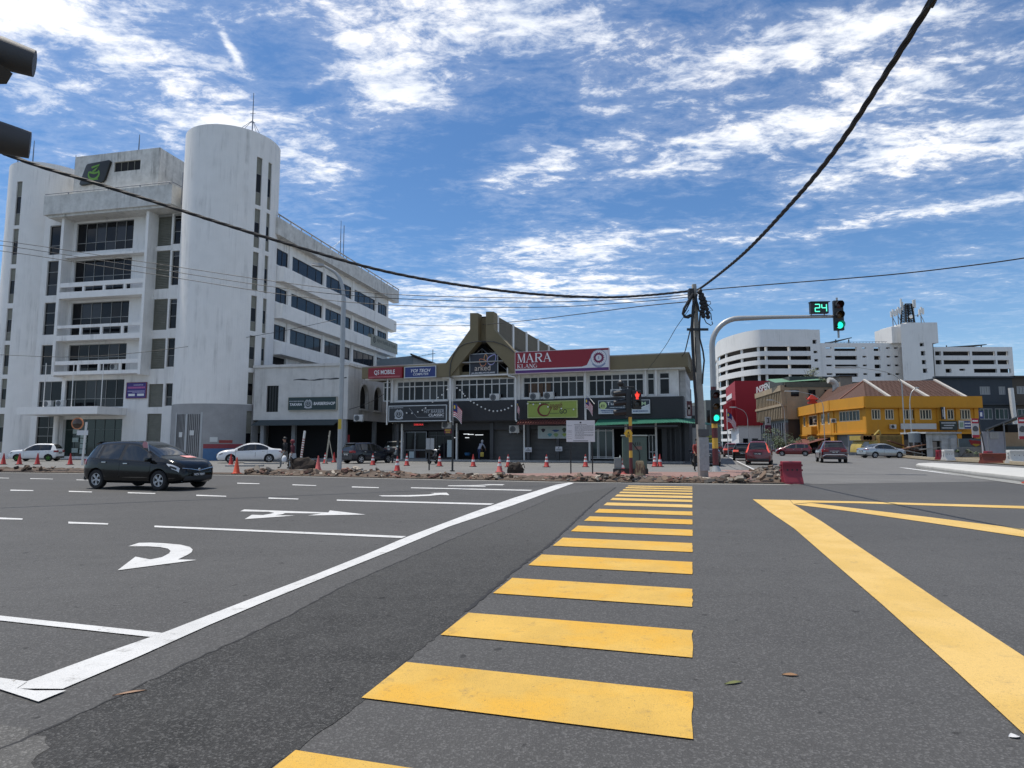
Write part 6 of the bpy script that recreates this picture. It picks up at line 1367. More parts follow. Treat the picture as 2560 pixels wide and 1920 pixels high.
for pts in ([(540,220),(600,340),(640,440),(665,560),(680,680)],[(530,240),(575,360),(600,450),(640,540)],[(560,330),(580,470),(600,600),(608,650)]):
    m = MB(); P = [Vector(uz(*p)) for p in pts]; m.tube(P,.05,6)
    for a,b_ in zip(P,P[1:]):
        for q in (.25,.75): c = a.lerp(b_,q); m.ball(c,.10,5)
    m.make('cable_joint', M_CABLE, t)
b = MB(); b.box(-.22,.22,-.25,-.2,V(1758,1095,up.y).z,V(1758,1077,up.y).z); b.make('plate', mat('dark_plate',(.07,.07,.07),.5), t)
b = MB(); b.box(-.2,.2,-.24,-.18,V(1758,1180,up.y).z,V(1758,1097,up.y).z); b.make('pasted_notice', mat('pasted_paper',(.34,.35,.35),.8,var=.6,vs=8), t)
# street lamps
def street_lamp(base, ztop, side, reach, label, r=.1, group='curved street lamps', plate=False):
    t = thing('street_lamp', label, 'street lamp', base)
    z1 = ztop-2.0
    pts = [(0,0,0),(0,0,z1)]+[(side*reach*.62*(1-math.cos(a)),0,z1+1.7*math.sin(a)) for a in [math.pi/2*i/7*.82 for i in range(1,8)]]+[(side*reach*.86,0,ztop-.03)]
    b = MB(); b.tube(pts,[r]*2+[r*.75]*7+[r*.5],10); b.make('pole', M_GALV, t, smooth=True)
    h = MB(); h.add([(side*reach*.82,-.07,ztop-.06),(side*reach*.82,.07,ztop-.06),(side*reach*1.02,.19,ztop-.1),(side*reach*1.02,-.19,ztop-.1),(side*reach*1.35,.13,ztop-.02),(side*reach*1.35,-.13,ztop-.02),
        (side*reach*.85,-.06,ztop+.06),(side*reach*.85,.06,ztop+.06),(side*reach*1.05,.15,ztop+.1),(side*reach*1.05,-.15,ztop+.1),(side*reach*1.33,.1,ztop+.06),(side*reach*1.33,-.1,ztop+.06)],
        [(0,1,2,3),(3,2,4,5),(6,9,8,7),(9,11,10,8),(0,3,9,6),(3,5,11,9),(5,4,10,11),(4,2,8,10),(2,1,7,8),(1,0,6,7)]); h.make('lamp_head', mat('lamp_grey',(.33,.33,.32),.5), t)
    if plate: q = MB(); q.box(-.09,.09,-.13,-.105,2.2,2.75); q.make('plate', mat('yellow_plate',(.5,.36,.04),.6), t)
    return t
lb = G(848,1174,.03); street_lamp(lb, V(780,664,lb.y).z, -1, (V(848,700,lb.y).x-V(775,700,lb.y).x)/1.2, 'tall grey street lamp with a curved neck in front of the white building', .13, plate=True)
def lampY(px, py_top, Y, side, reach, label): 
    q = V(px,py_top,Y); street_lamp((q.x,Y,0), q.z+0, side, reach, label, .06 if Y<75 else .045)
lampY(2252,918,70,-1,5.6,'tall street lamp bending left in front of the yellow building')
lampY(2272,970,69,1,.8,'thin lamp post beside the taller lamp at the yellow building')
lampY(2056,978,80,-1,3.6,'street lamp at the left corner of the yellow building')
lampY(1868,1018,96,-1,2.0,'street lamp with a double arm before the red building')
lampY(1960,1000,98,-1,2.0,'street lamp in front of the beige building')

# ---------------------------------------------------------------- overhead cables
def hang(pts, r, name, label, group=None, strands=1, n=8, a0=0, a1=0):
    """pts: (px, py, depth) stations along the wire; a smooth hanging curve is run through them"""
    P = [V(*p) for p in pts]; out = []
    if a1: P.append(P[-1]+(P[-1]-P[-2]).normalized()*a1*.4+Vector((0,0,a1*.02))); P.append(P[-1]+((P[-1]-P[-3]).normalized()*a1*.6))
    if a0: P.insert(0,P[0]+(P[0]-P[1]).normalized()*a0)
    for i in range(len(P)-1):
        p0 = P[max(i-1,0)]; p1 = P[i]; p2 = P[i+1]; p3 = P[min(i+2,len(P)-1)]
        for k in range(n):
            u = k/n; out.append(.5*((2*p1)+(p2-p0)*u+(2*p0-5*p1+4*p2-p3)*u*u+(3*p1-p0-3*p2+p3)*u**3))
    out.append(P[-1])
    if strands == 1:
        o = MB().tube(out,r,6).make(name,M_CABLE); return tag(o,label,'cable',group)
    t = thing(name,label,'cable',(0,0,0),0,group)
    fine = []; 
    for a,b_ in zip(out,out[1:]):
        k = max(2,int((b_-a).length/.16)); fine += [a.lerp(b_,i/k) for i in range(k)]
    fine.append(out[-1]); L = 0; S_ = [0]
    for a,b_ in zip(fine,fine[1:]): L += (b_-a).length; S_.append(L)
    for s_ in range(strands):
        Q = []
        for p,l in zip(fine,S_):
            a = l*5.2+2*math.pi*s_/strands; Q.append(p+Vector((math.cos(a)*.6,math.sin(a)*.3,math.sin(a)*.6))*r)
        MB().tube(Q,r*.95,6).make('strand',M_CABLE,t,smooth=True)
    return t
iv = lambda a,b,f: 1/((1-f)/a+f/b)
def wire(xy, Y0, Y1, *a, **k):
    x0,x1 = xy[0][0],xy[-1][0]
    hang([(x,y,iv(Y0,Y1,(x-x0)/(x1-x0))) for x,y in xy],*a,**k)
wire([(1738,722),(1753,719),(1850,642),(1967,521),(2083,382),(2199,208),(2330,0),(2430,-170)],27.6,7.2,.034,'power_cable','thick twisted black cable sweeping up to the right from the utility pole',strands=3,a1=24)
wire([(-260,262),(30,391),(230,455),(347,492),(694,602),(984,683),(1273,729),(1493,743),(1620,738),(1728,727)],15,27.6,.036,'power_cable','thick twisted black cable running left from the utility pole across the white building',strands=3,a0=20)
for k,(xy,lbl) in enumerate(([[(-200,590),(0,602),(360,655),(720,708),(985,736),(1350,745),(1600,738),(1726,728)],'uppermost of the three thin wires running left from the utility pole'],[[(-200,598),(0,613),(360,668),(720,722),(1000,747),(1350,755),(1600,746),(1726,736)],'middle of the three thin wires running left from the utility pole'],[[(-200,610),(0,627),(360,682),(720,738),(985,763),(1350,768),(1600,754),(1726,742)],'lowest of the three thin wires running left from the utility pole'])):
    wire(xy,34,27.7,.016,'telephone_wire',lbl,a0=25)
wire([(985,811),(1080,814),(1165,814),(1300,803),(1450,785),(1600,766),(1722,754)],75,27.7,.022,'telephone_wire','thin wire from the far corner of the white wing to the utility pole')
wire([(1745,726),(1900,713),(2200,689),(2400,667),(2560,645),(2700,618)],27.6,20,.022,'telephone_wire','thin cable stretching right from the utility pole to the edge',a1=30)
wire([(0,887),(200,892),(420,873),(676,833),(840,799)],50,56,.02,'telephone_wire','thin wire sagging across the lower floors of the white building')
wire([(1722,775),(1690,820),(1660,870),(1615,930)],27.6,46,.015,'telephone_wire','thin wire slanting down from the utility pole to the shop roof')
wire([(1731,800),(1722,840),(1712,880),(1705,890)],27.6,44.5,.03,'telephone_wire','short dark cable from the utility pole to the end of the olive fascia')
wire([(690,1020),(760,1033),(850,1028),(920,1008),(960,985)],56,52,.02,'telephone_wire','low wire sagging past the barbershop sign to the arches')
# signal heads close to the camera at the upper left
hp = V(-42,60,2.75)
t = thing('traffic_light','dark traffic signal close by at the upper left with two long round visors','traffic light',(hp.x,hp.y,0),0)
M_GREYV = mat('charcoal_visor',(.05,.05,.052),.6,bump=.1,bs=200)
for a,b_ in (((-70,108,2.62),(85,159,2.74)),((-70,326,2.62),(74,363,2.74))):
    A_ = V(*a)-Vector((hp.x,hp.y,0)); B_ = V(*b_)-Vector((hp.x,hp.y,0)); dirv = (B_-A_).normalized()
    m = MB(); m.tube([A_-dirv*.05,A_.lerp(B_,.5),B_],[.078,.070,.060],24,caps=False); m.tube([B_,A_.lerp(B_,.5),A_-dirv*.05],[.056,.066,.074],24,caps=False); m.tube([B_-dirv*.002,B_+dirv*.002],[.060,.060],24)
    m.make('visor', M_GREYV, t, smooth=True)
    m = MB(); m.cyl(A_+dirv*.02,A_+dirv*.035,.07,n=20); m.make('lens', LR, t)
zz = [V(-60,96,2.62).z, V(-60,296,2.62).z]
A0 = V(-60,200,2.62)-Vector((hp.x,hp.y,0))
m = MB(); m.box(A0.x-.34,A0.x-.08,-.2,.05,zz[1]-.5,zz[0]+.1); m.make('housing', M_BLKP, t, bevel=.03)
m = MB(); m.obox(V(-22,184,2.62)-Vector((hp.x,hp.y,0)),(.05,0,.0),(0,.04,0),(.012,0,.025)); m.make('bracket', M_BLKP, t)
m = MB(); m.cyl((A0.x-.4,-.05,0),(A0.x-.4,-.05,zz[0]+.3),.07,n=12); m.box(A0.x-.4,A0.x-.2,-.08,-.02,zz[0],zz[0]+.05); m.make('post', M_GALV, t)
# string of festoon bulbs, flags
def string_light(pts, label, n):
    P = [SHOP.w(*(lambda q:(q[0],-.55,q[1]))(SHOP.at(px,py,-.55))) for px,py in pts]
    t = thing('string_light',label,'string light',P[0],0,'festoon strings across the shop fronts')
    Q = []
    for i in range(len(P)-1): Q += [P[i].lerp(P[i+1],k/6)-P[0] for k in range(6)]
    Q.append(P[-1]-P[0]); MB().tube(Q,.008,4).make('wire',M_CABLE,t)
    b = MB(); b.ball((0,0,0),.065,6); me = b.mesh('bulb', mat('milky_bulb',(.7,.7,.68),.4), smooth=True)
    for i in range(n): q = Q[int((i+.5)/n*(len(Q)-1))]; link('bulb',me,t,q-Vector((0,0,.07)))
string_light([(1140,966),(1155,977),(1160,985),(1174,999),(1190,1008),(1210,1019),(1230,1026),(1250,1025),(1268,1020),(1285,1009)],'string of white bulbs sagging across the dark cladding below the arcade',18)
string_light([(1010,1030),(1030,1031),(1052,1026),(1064,1018),(1090,995),(1105,985),(1125,965)],'string of white bulbs over the black barber sign',9)
string_light([(1314,1006),(1330,1009),(1350,1007),(1370,1015),(1410,1020),(1446,1022),(1490,1015)],'string of white bulbs along the green restaurant sign',7)
def flag_mesh_children(t, w, h, droop, yoff=0):
    MR = mat('flag_red',(.40,.02,.03),.7); MW = mat('flag_white',(.62,.62,.62),.7); MBL = mat('flag_navy',(.01,.02,.12),.7); MY = mat('flag_yellow',(.7,.5,.05),.7)
    def pt(u,v): return (u*w*.8+.03*math.sin(6*u), yoff+.05*math.sin(9*u+2*v), -v*h-droop*u*u-.12*u)
    n = 14; mbs = {0:MB(),1:MB()}
    for i in range(n):
        for k in range(8):
            u0,u1 = k/8,(k+1)/8; v0,v1 = i/n,(i+1)/n
            if u1 <= .5 and i < 8: continue
            mbs[i%2].poly(pt(u0,v0),pt(u1,v0),pt(u1,v1),pt(u0,v1))
    mbs[0].make('red_stripes',MR,t); mbs[1].make('white_stripes',MW,t)
    c = MB()
    for i in range(8):
        for k in range(4): c.poly(pt(k/8,i/n),pt((k+1)/8,i/n),pt((k+1)/8,(i+1)/n),pt(k/8,(i+1)/n))
    c.make('canton',MBL,t); s = MB(); q = [pt(.12+.08*math.cos(a),.27+.16*math.sin(a)) for a in [2*math.pi*j/10 for j in range(10)]]; s.poly(*[(a,b-.012,c_) for a,b,c_ in q]); s.make('star',MY,t)
x,z = SHOP.at(1134,1000,-1.0); o = SHOP.w(x,-1.0)
t = thing('flag','red and white striped national flag hanging from a white staff by the barber shop','flag',o,rad(-18),'national flags')
MB().tube([(0,0,V(1134,1064,o.y).z),(-.05,0,V(1131,985,o.y).z)],.035).make('staff',M_PIPE,t)
q = thing('x','x','x'); bpy.data.objects.remove(q)
fl = MB()
def hang_flag(F_, px, py, y, w, h, label, rot, staff=None):
    x,z = F_.at(px,py,y); t = thing('flag',label,'flag',F_.w(x,y,z),rad(rot),'national flags'); flag_mesh_children(t,w,h,.5)
    if staff: MB().tube(staff,.02).make('staff',M_PIPE,t)
    return t
for ch in list(t.children): bpy.data.objects.remove(ch)
bpy.data.objects.remove(t)
hang_flag(SHOP,1133,1008,-1.05,.95,1.05,'red and white striped national flag hanging from a white staff by the barber shop',-18,[(-.06,0,.8),(0,0,-1.75)])
hang_flag(SHOP,1463,995,-.6,.75,.75,'small drooping striped flag on the drainpipe right of the green sign',-30,[(-.1,.1,.5),(.9,-.4,-.5)])
hang_flag(SHOP,1292,1005,-.6,.4,.7,'small folded striped flag on the drainpipe left of the green sign',-50)
rb = V(1818,1030,62); t = thing('flag','striped national flag flying on a staff behind the main traffic light','flag',rb,rad(10),'national flags'); flag_mesh_children(t,1.15,.95,.9); MB().tube([(-.05,0,-rb.z),(-.05,0,.3)],.035).make('staff',M_PIPE,t)
# cabinets
cb = G(1587,1184,.06); t = thing('utility_cabinet','big grey green steel cabinet behind the pedestrian signal','cabinet',cb,rad(-8))
M_CAB = mat('cabinet_green',(.085,.135,.112),.6,var=.3,vs=2,stain=.2)
zc = lambda py: V(1587,py,cb.y).z
W_ = (V(1619,1130,cb.y).x-V(1560,1130,cb.y).x)
b = MB(); b.box(-W_/2,W_/2,-.3,.35,.24,zc(1094)); b.make('body', M_CAB, t, bevel=.02)
b = MB(); b.box(-W_/2-.05,W_/2+.05,-.36,.41,zc(1094)+.004,zc(1091)); b.make('lid', mat('cabinet_lid',(.3,.35,.33),.5), t, bevel=.02)
b = MB(); b.box(-W_/2-.04,W_/2+.04,-.34,.4,0,.24); b.make('plinth', M_BLKP, t)
b = MB(); b.box(-W_/2+.16,W_/2-.06,-.312,-.303,.35,zc(1098)); d_ = b.make('door', M_CAB, t); 
b = MB(); [b.box(.02+.1*k,.05+.1*k,-.325,-.314,zc(1116),zc(1109)) for k in range(3)]; b.make('vent_slot', M_BLKP, d_); b = MB(); b.box(0,.32,-.32,-.314,zc(1127),zc(1119)); b.make('warning_label', mat('rusty_label',(.22,.13,.11),.7), d_)
MB().tube([(-.25,-.36,zc(1100)),(.0,-.36,zc(1118)),(.2,-.38,zc(1132)),(.22,-.38,zc(1148)),(.18,-.38,zc(1156))],.02).make('cable',M_CABLE,t)
sb = G(1545,1184,.06); t = thing('utility_cabinet','small grey box on a dark plinth left of the big cabinet','cabinet',sb,rad(-8)); zs_ = lambda py: V(1545,py,sb.y).z
b = MB(); b.box(-.17,.17,-.15,.15,.22,zs_(1147)); b.make('body', mat('cabinet_grey',(.2,.23,.225),.6,var=.2), t, bevel=.02); b = MB(); b.box(-.22,.22,-.2,.2,0,.22); b.make('plinth', M_BLKP, t); b = MB(); b.box(-.13,.13,-.16,-.152,.3,zs_(1152)); b.make('door', MATS['cabinet_grey'], t)
bt = MB(); bt.lathe([(.035,0),(.035,.1),(.012,.14),(.012,.17)],8); o = bt.make('water_bottle', mat('bottle_clear',(.5,.53,.53),.2)); o.location = G(1545,1184,.06)+Vector((.11,.02,zs_(1147)-.06+.003)); tag(o,'clear water bottle standing on the small grey box','bottle')
st = G(1600,1188,.06); t = thing('tree_stump','pale cut tree stump with shaggy bark before the green cabinet','stump',st)
m = MB(); m.lathe([(.24,0),(.2,.12),(.17,.35),(.18,.55),(.16,.62)],12); m.make('trunk', mat('stump_wood',(.42,.33,.19),.9,var=.6,vs=7,bump=.5), t); 
for k in range(14): a = 2*math.pi*k/14; r_=rnd.uniform(.16,.24); MB().obox((r_*math.cos(a),r_*math.sin(a),rnd.uniform(.1,.32)),(.03*math.cos(a+1.57),.03*math.sin(a+1.57),0),(.012*math.cos(a),.012*math.sin(a),0),(.02*rnd.uniform(-1,1),0,rnd.uniform(.1,.25))).make('bark', mat('stump_bark',(.2,.13,.09),.95,var=.5), t)
# information board on two posts
ib = G(1454,1184,.06); t = thing('notice_board','large white project information board on two thin posts','sign',ib,rad(-6)); zi = lambda py: V(1454,py,ib.y).z
x0,x1 = V(1416,1080,ib.y).x-ib.x,V(1487,1080,ib.y).x-ib.x
M_IB = mat('information_white',(.62,.63,.64),.6,var=.06)
b = MB(); b.box(x0,x1,-.02,.02,zi(1108),zi(1054)); b.make('board', M_IB, t)
for px in (1427,1481): x = V(px,1150,ib.y).x-ib.x; b = MB(); b.box(x-.03,x+.03,.02,.07,0,zi(1060)); b.make('post', M_BLKP, t)
X = lambda u: x0+u*(x1-x0); Z = lambda v: zi(1108)+v*(zi(1054)-zi(1108))
rows_ = []
for k in range(14):
    v = .74-.046*k; rows_ += printline(.3,.62 if k in (6,8,11,12,13) else .95,v,.016,60+k,.5)
    if k in (0,5,6,7,9,11,13): rows_ += printline(.04,.2,v,.016,90+k,.5)
rows_ += printline(.28,.72,.80,.018,99)+[(.24,.76,.035,.06)]+[(.47,.53,.86,.93)]
bars(t,X,Z,-.024,K_LET,rows_)
# boards seen from behind, and the dark posts beside them
bb = G(1072,1176,.05); t = thing('notice_board','pair of pale boards seen from behind on a dark post before the barber shop','sign',bb,rad(-15)); zb_ = lambda py: V(1072,py,bb.y).z
for a,b_ in ((1065,1075),(1076.5,1086)): x0,x1 = V(a,1100,bb.y).x-bb.x,V(b_,1100,bb.y).x-bb.x; b = MB(); b.box(x0,x1,-.02,.02,zb_(1126),zb_(1098)); b.make('board', mat('board_back',(.36,.37,.37),.7,var=.2), t)
b = MB(); b.box(-.03,.03,.02,.06,0,zb_(1100)); b.make('post', M_BLKP, t)
fb_ = G(1131,1178,.05); t = thing('steel_post','thin dark post standing in front of the flag by the barber shop','post',fb_); b = MB(); b.cyl((0,0,0),(0,0,V(1131,1065,fb_.y).z),.05,n=10); b.make('shaft', M_BLKP, t); b = MB(); b.cyl((0,0,0),(0,0,.04),.13,n=10); b.make('foot', M_BLKP, t)
# convex mirror post at the left
mp_ = G(205,1162,.03); t = thing('traffic_mirror','thin white post with a small plate and an orange backed round mirror','mirror',mp_); zm = lambda py: V(205,py,mp_.y).z
MB().cyl((0,0,0),(.12,0,zm(1056)),.07,n=8).make('post', M_PIPE, t); b = MB(); b.box(-.45,.3,-.06,-.04,zm(1089),zm(1077)); b.make('plate', M_IB, t)
b = MB(); b.lathe([(.001,-.1),(.3,-.05),(.36,0),(.36,.04)],18,(-.42,-.1,zm(1060)),'y'); b.make('mirror', mat('mirror_dark',(.08,.06,.05),.1,metal=.6), t, smooth=True); b = MB(); b.lathe([(.36,-.02),(.4,-.03),(.4,.05),(.36,.05)],18,(-.42,-.1,zm(1060)),'y'); b.make('rim', mat('mirror_orange',(.55,.2,.08),.5), t)
# ---------------------------------------------------------------- vehicles
def ipol(T, x):
    """smooth interpolation through a table of (x, value)"""
    if x <= T[0][0]: return T[0][1]
    if x >= T[-1][0]: return T[-1][1]
    for i in range(len(T)-1):
        if x <= T[i+1][0]:
            x0,y0 = T[i]; x1,y1 = T[i+1]; h = x1-x0; u = (x-x0)/h
            m0 = (y1-T[i-1][1])/(x1-T[i-1][0]) if i else (y1-y0)/h
            m1 = (T[i+2][1]-y0)/(T[i+2][0]-x0) if i+2 < len(T) else (y1-y0)/h
            s_ = (y1-y0)/h
            lim = lambda m: 0 if m*s_ <= 0 else math.copysign(min(abs(m),3*abs(s_)),s_)
            m0,m1 = lim(m0),lim(m1)
            return y0*(1+2*u)*(1-u)**2+m0*h*u*(1-u)**2+y1*u*u*(3-2*u)+m1*h*u*u*(u-1)
M_TYRE = mat('tyre_rubber',(.014,.014,.015),.85); M_RIM = mat('alloy_rim',(.50,.51,.52),.35,metal=.25); M_WELL = mat('wheel_well',(.006,.006,.006),.9)
M_CGL = mat('car_glass',(.010,.012,.013),.03,spec=.8); M_CHR = mat('chrome',(.62,.63,.64),.12,metal=1); M_TRIM = mat('black_trim',(.012,.012,.013),.5)
M_HL = mat('headlight_lens',(.55,.57,.60),.08,spec=.8); M_TL = mat('tail_light_red',(.22,.012,.012),.12); M_TLON = mat('tail_light_lit',(.5,.03,.02),.3,emit=(1,.22,.17),es=.35)
M_PLATE = mat('plate_black',(.012,.012,.012),.4)
TYPES = {
 'hatch': dict(L=3.9,W=1.735,H=1.515,wb=(.175,.815),r=.305,
   top=[(0,.60),(.012,.66),(.035,.76),(.07,.88),(.10,.955),(.14,.975),(.25,.993),(.38,1.0),(.48,.985),(.56,.94),(.64,.855),(.72,.755),(.765,.70),(.80,.675),(.87,.64),(.93,.595),(.97,.53),(.99,.46),(1,.36)],
   belt=[(0,.585),(.1,.635),(.25,.62),(.45,.60),(.6,.585),(.72,.575),(.8,.57),(.9,.535),(.97,.47),(1,.34)],
   wid=[(0,.80),(.02,.88),(.06,.94),(.14,.985),(.3,1),(.7,1),(.84,.985),(.92,.93),(.965,.85),(1,.66)],
   bot=[(0,.24),(.04,.17),(.1,.13),(.85,.13),(.95,.14),(1,.19)], ws=(.50,.765), rw=(.018,.095), side=[(.085,.175),(.20,.40),(.435,.70)], doors=[(.20,.42),(.425,.735)]),
 'sedan': dict(L=4.45,W=1.75,H=1.475,wb=(.205,.795),r=.31,
   top=[(0,.60),(.008,.68),(.02,.70),(.10,.715),(.15,.735),(.20,.80),(.27,.905),(.34,.975),(.43,1.0),(.52,.985),(.60,.92),(.67,.825),(.73,.735),(.755,.70),(.79,.675),(.88,.635),(.94,.58),(.975,.51),(.992,.44),(1,.36)],
   belt=[(0,.60),(.1,.675),(.2,.665),(.45,.635),(.7,.60),(.78,.59),(.9,.545),(.97,.46),(1,.34)],
   wid=[(0,.82),(.02,.90),(.06,.95),(.15,.99),(.3,1),(.7,1),(.85,.985),(.93,.92),(.97,.84),(1,.66)],
   bot=[(0,.26),(.04,.18),(.1,.13),(.88,.13),(.96,.14),(1,.2)], ws=(.535,.755), rw=(.155,.335), side=[(.225,.41),(.435,.69)], doors=[(.24,.42),(.425,.72)]),
 'mpv': dict(L=4.2,W=1.70,H=1.62,wb=(.17,.815),r=.30,
   top=[(0,.55),(.008,.64),(.02,.76),(.035,.88),(.055,.955),(.09,.985),(.25,1.0),(.45,.998),(.56,.965),(.64,.88),(.72,.77),(.78,.69),(.82,.665),(.9,.615),(.96,.53),(.99,.45),(1,.36)],
   belt=[(0,.56),(.1,.595),(.45,.58),(.7,.56),(.8,.555),(.92,.52),(.975,.44),(1,.34)],
   wid=[(0,.84),(.015,.92),(.05,.965),(.14,.99),(.3,1),(.72,1),(.86,.985),(.94,.92),(.975,.83),(1,.68)],
   bot=[(0,.22),(.03,.16),(.1,.13),(.88,.13),(.96,.14),(1,.2)], ws=(.55,.785), rw=(.01,.055), side=[(.06,.23),(.255,.46),(.485,.735)], doors=[(.25,.48),(.485,.76)]),
 'suv': dict(L=4.7,W=1.85,H=1.68,wb=(.19,.805),r=.355,
   top=[(0,.56),(.008,.64),(.025,.72),(.05,.84),(.08,.945),(.11,.975),(.25,.993),(.42,1.0),(.52,.975),(.60,.90),(.68,.80),(.735,.72),(.77,.69),(.87,.655),(.94,.60),(.975,.52),(.992,.44),(1,.38)],
   belt=[(0,.57),(.1,.64),(.3,.62),(.6,.595),(.75,.585),(.9,.56),(.97,.47),(1,.36)],
   wid=[(0,.83),(.015,.91),(.05,.955),(.14,.99),(.3,1),(.72,1),(.86,.985),(.94,.93),(.975,.86),(1,.7)],
   bot=[(0,.27),(.03,.2),(.1,.17),(.88,.17),(.96,.18),(1,.24)], ws=(.525,.765), rw=(.02,.085), side=[(.075,.20),(.23,.43),(.455,.70)], doors=[(.23,.445),(.45,.73)]),
 'box': dict(L=3.4,W=1.48,H=1.44,wb=(.16,.81),r=.27,
   top=[(0,.58),(.01,.66),(.04,.80),(.08,.93),(.12,.975),(.25,.995),(.42,1.0),(.50,.965),(.58,.87),(.67,.74),(.71,.685),(.74,.665),(.85,.635),(.95,.60),(.985,.52),(1,.42)],
   belt=[(0,.59),(.1,.62),(.45,.60),(.7,.585),(.85,.56),(.95,.53),(.985,.46),(1,.38)],
   wid=[(0,.88),(.02,.94),(.08,.98),(.2,1),(.75,1),(.9,.98),(.96,.93),(1,.84)],
   bot=[(0,.22),(.05,.15),(.9,.13),(1,.16)], ws=(.49,.71), rw=(.02,.10), side=[(.12,.34),(.36,.655)], doors=[(.15,.35),(.355,.68)]),
}
class CarShape:
    def __init__(s, ty):
        s.d = TYPES[ty]; s.L=s.d['L']; s.W=s.d['W']; s.H=s.d['H']
    def sec(s, u):
        d = s.d; H = s.H; w = ipol(d['wid'],u)*s.W/2; zt = ipol(d['top'],u)*H; zs = min(ipol(d['belt'],u)*H, zt-.015); zb = ipol(d['bot'],u)*H
        pts = [(0,zb),(.8*w,zb),(.93*w,zb+.05),(.985*w,zb+.12),(1.0*w,zb+.36*(zs-zb)),(1.0*w,zb+.58*(zs-zb)),(.985*w,zs-.09*(zs-zb)-.02),(.955*w,zs-.01)]
        g = max(zt-zs,0); wr = .95*w-.40*max(g-.03,0)-.015; rr = min(.09,g*.45)
        z1 = zt-rr-.012
        for q in (.25,.5,.75,1.0): pts.append((.95*w+(wr-.95*w)*q, zs+(z1-zs)*q))
        pts += [(wr-.03-.25*rr,zt-.35*rr-.010),(wr*.86-.06,zt-.012),(wr*.5,zt-.003),(0,zt)]
        return pts
    def side(s, u, z):
        p = s.sec(u)[1:13]
        for (a,b),(c,e) in zip(p,p[1:]):
            if b <= z <= e: return a+(c-a)*((z-b)/(e-b) if e>b else 0)
        return p[-1][0] if z > p[-1][1] else p[0][0]
    def topz(s, u, y):
        p = list(reversed(s.sec(u)[11:])); y = abs(y)
        for (a,b),(c,e) in zip(p,p[1:]):
            if a <= y <= c: return b+(e-b)*((y-a)/(c-a) if c>a else 0)
        return p[-1][1]
WHEELS = {}
def wheel_mesh(r, w=.19, spokes=5):
    key = (r,spokes)
    if key in WHEELS: return WHEELS[key]
    t = MB(); t.lathe([(r*.60,-w/2+.02),(r*.66,-w/2),(r*.93,-w/2),(r,-w/2+.03),(r,w/2-.03),(r*.93,w/2),(r*.6,w/2)],24,(0,0,0),'y',False)
    tm = t.mesh('wheel',M_TYRE,smooth=True)
    m = MB(); m.lathe([(r*.63,-.02),(r*.64,-w/2+.012),(r*.58,-w/2+.012),(r*.56,-.02)],24,(0,0,0),'y',False); m.lathe([(.001,-w/2+.02),(r*.16,-w/2+.022),(r*.17,-.02)],12,(0,0,0),'y')
    for k in range(spokes):
        for off in (-.13,.13):
            a = 2*math.pi*k/spokes+off; c,s_ = math.cos(a),math.sin(a)
            m.obox((r*.37*c,-w/2+.035,r*.37*s_),(r*.24*c,0,r*.24*s_),(0,.014,0),(-r*.045*s_,0,r*.045*c))
    rm = m.mesh('rim',M_RIM,smooth=True); d = MB(); d.lathe([(.001,-.03),(r*.6,-.03),(r*.6,-.01)],20,(0,0,0),'y'); dm = d.mesh('brake_disc',M_WELL)
    WHEELS[key] = (tm,rm,dm); return WHEELS[key]
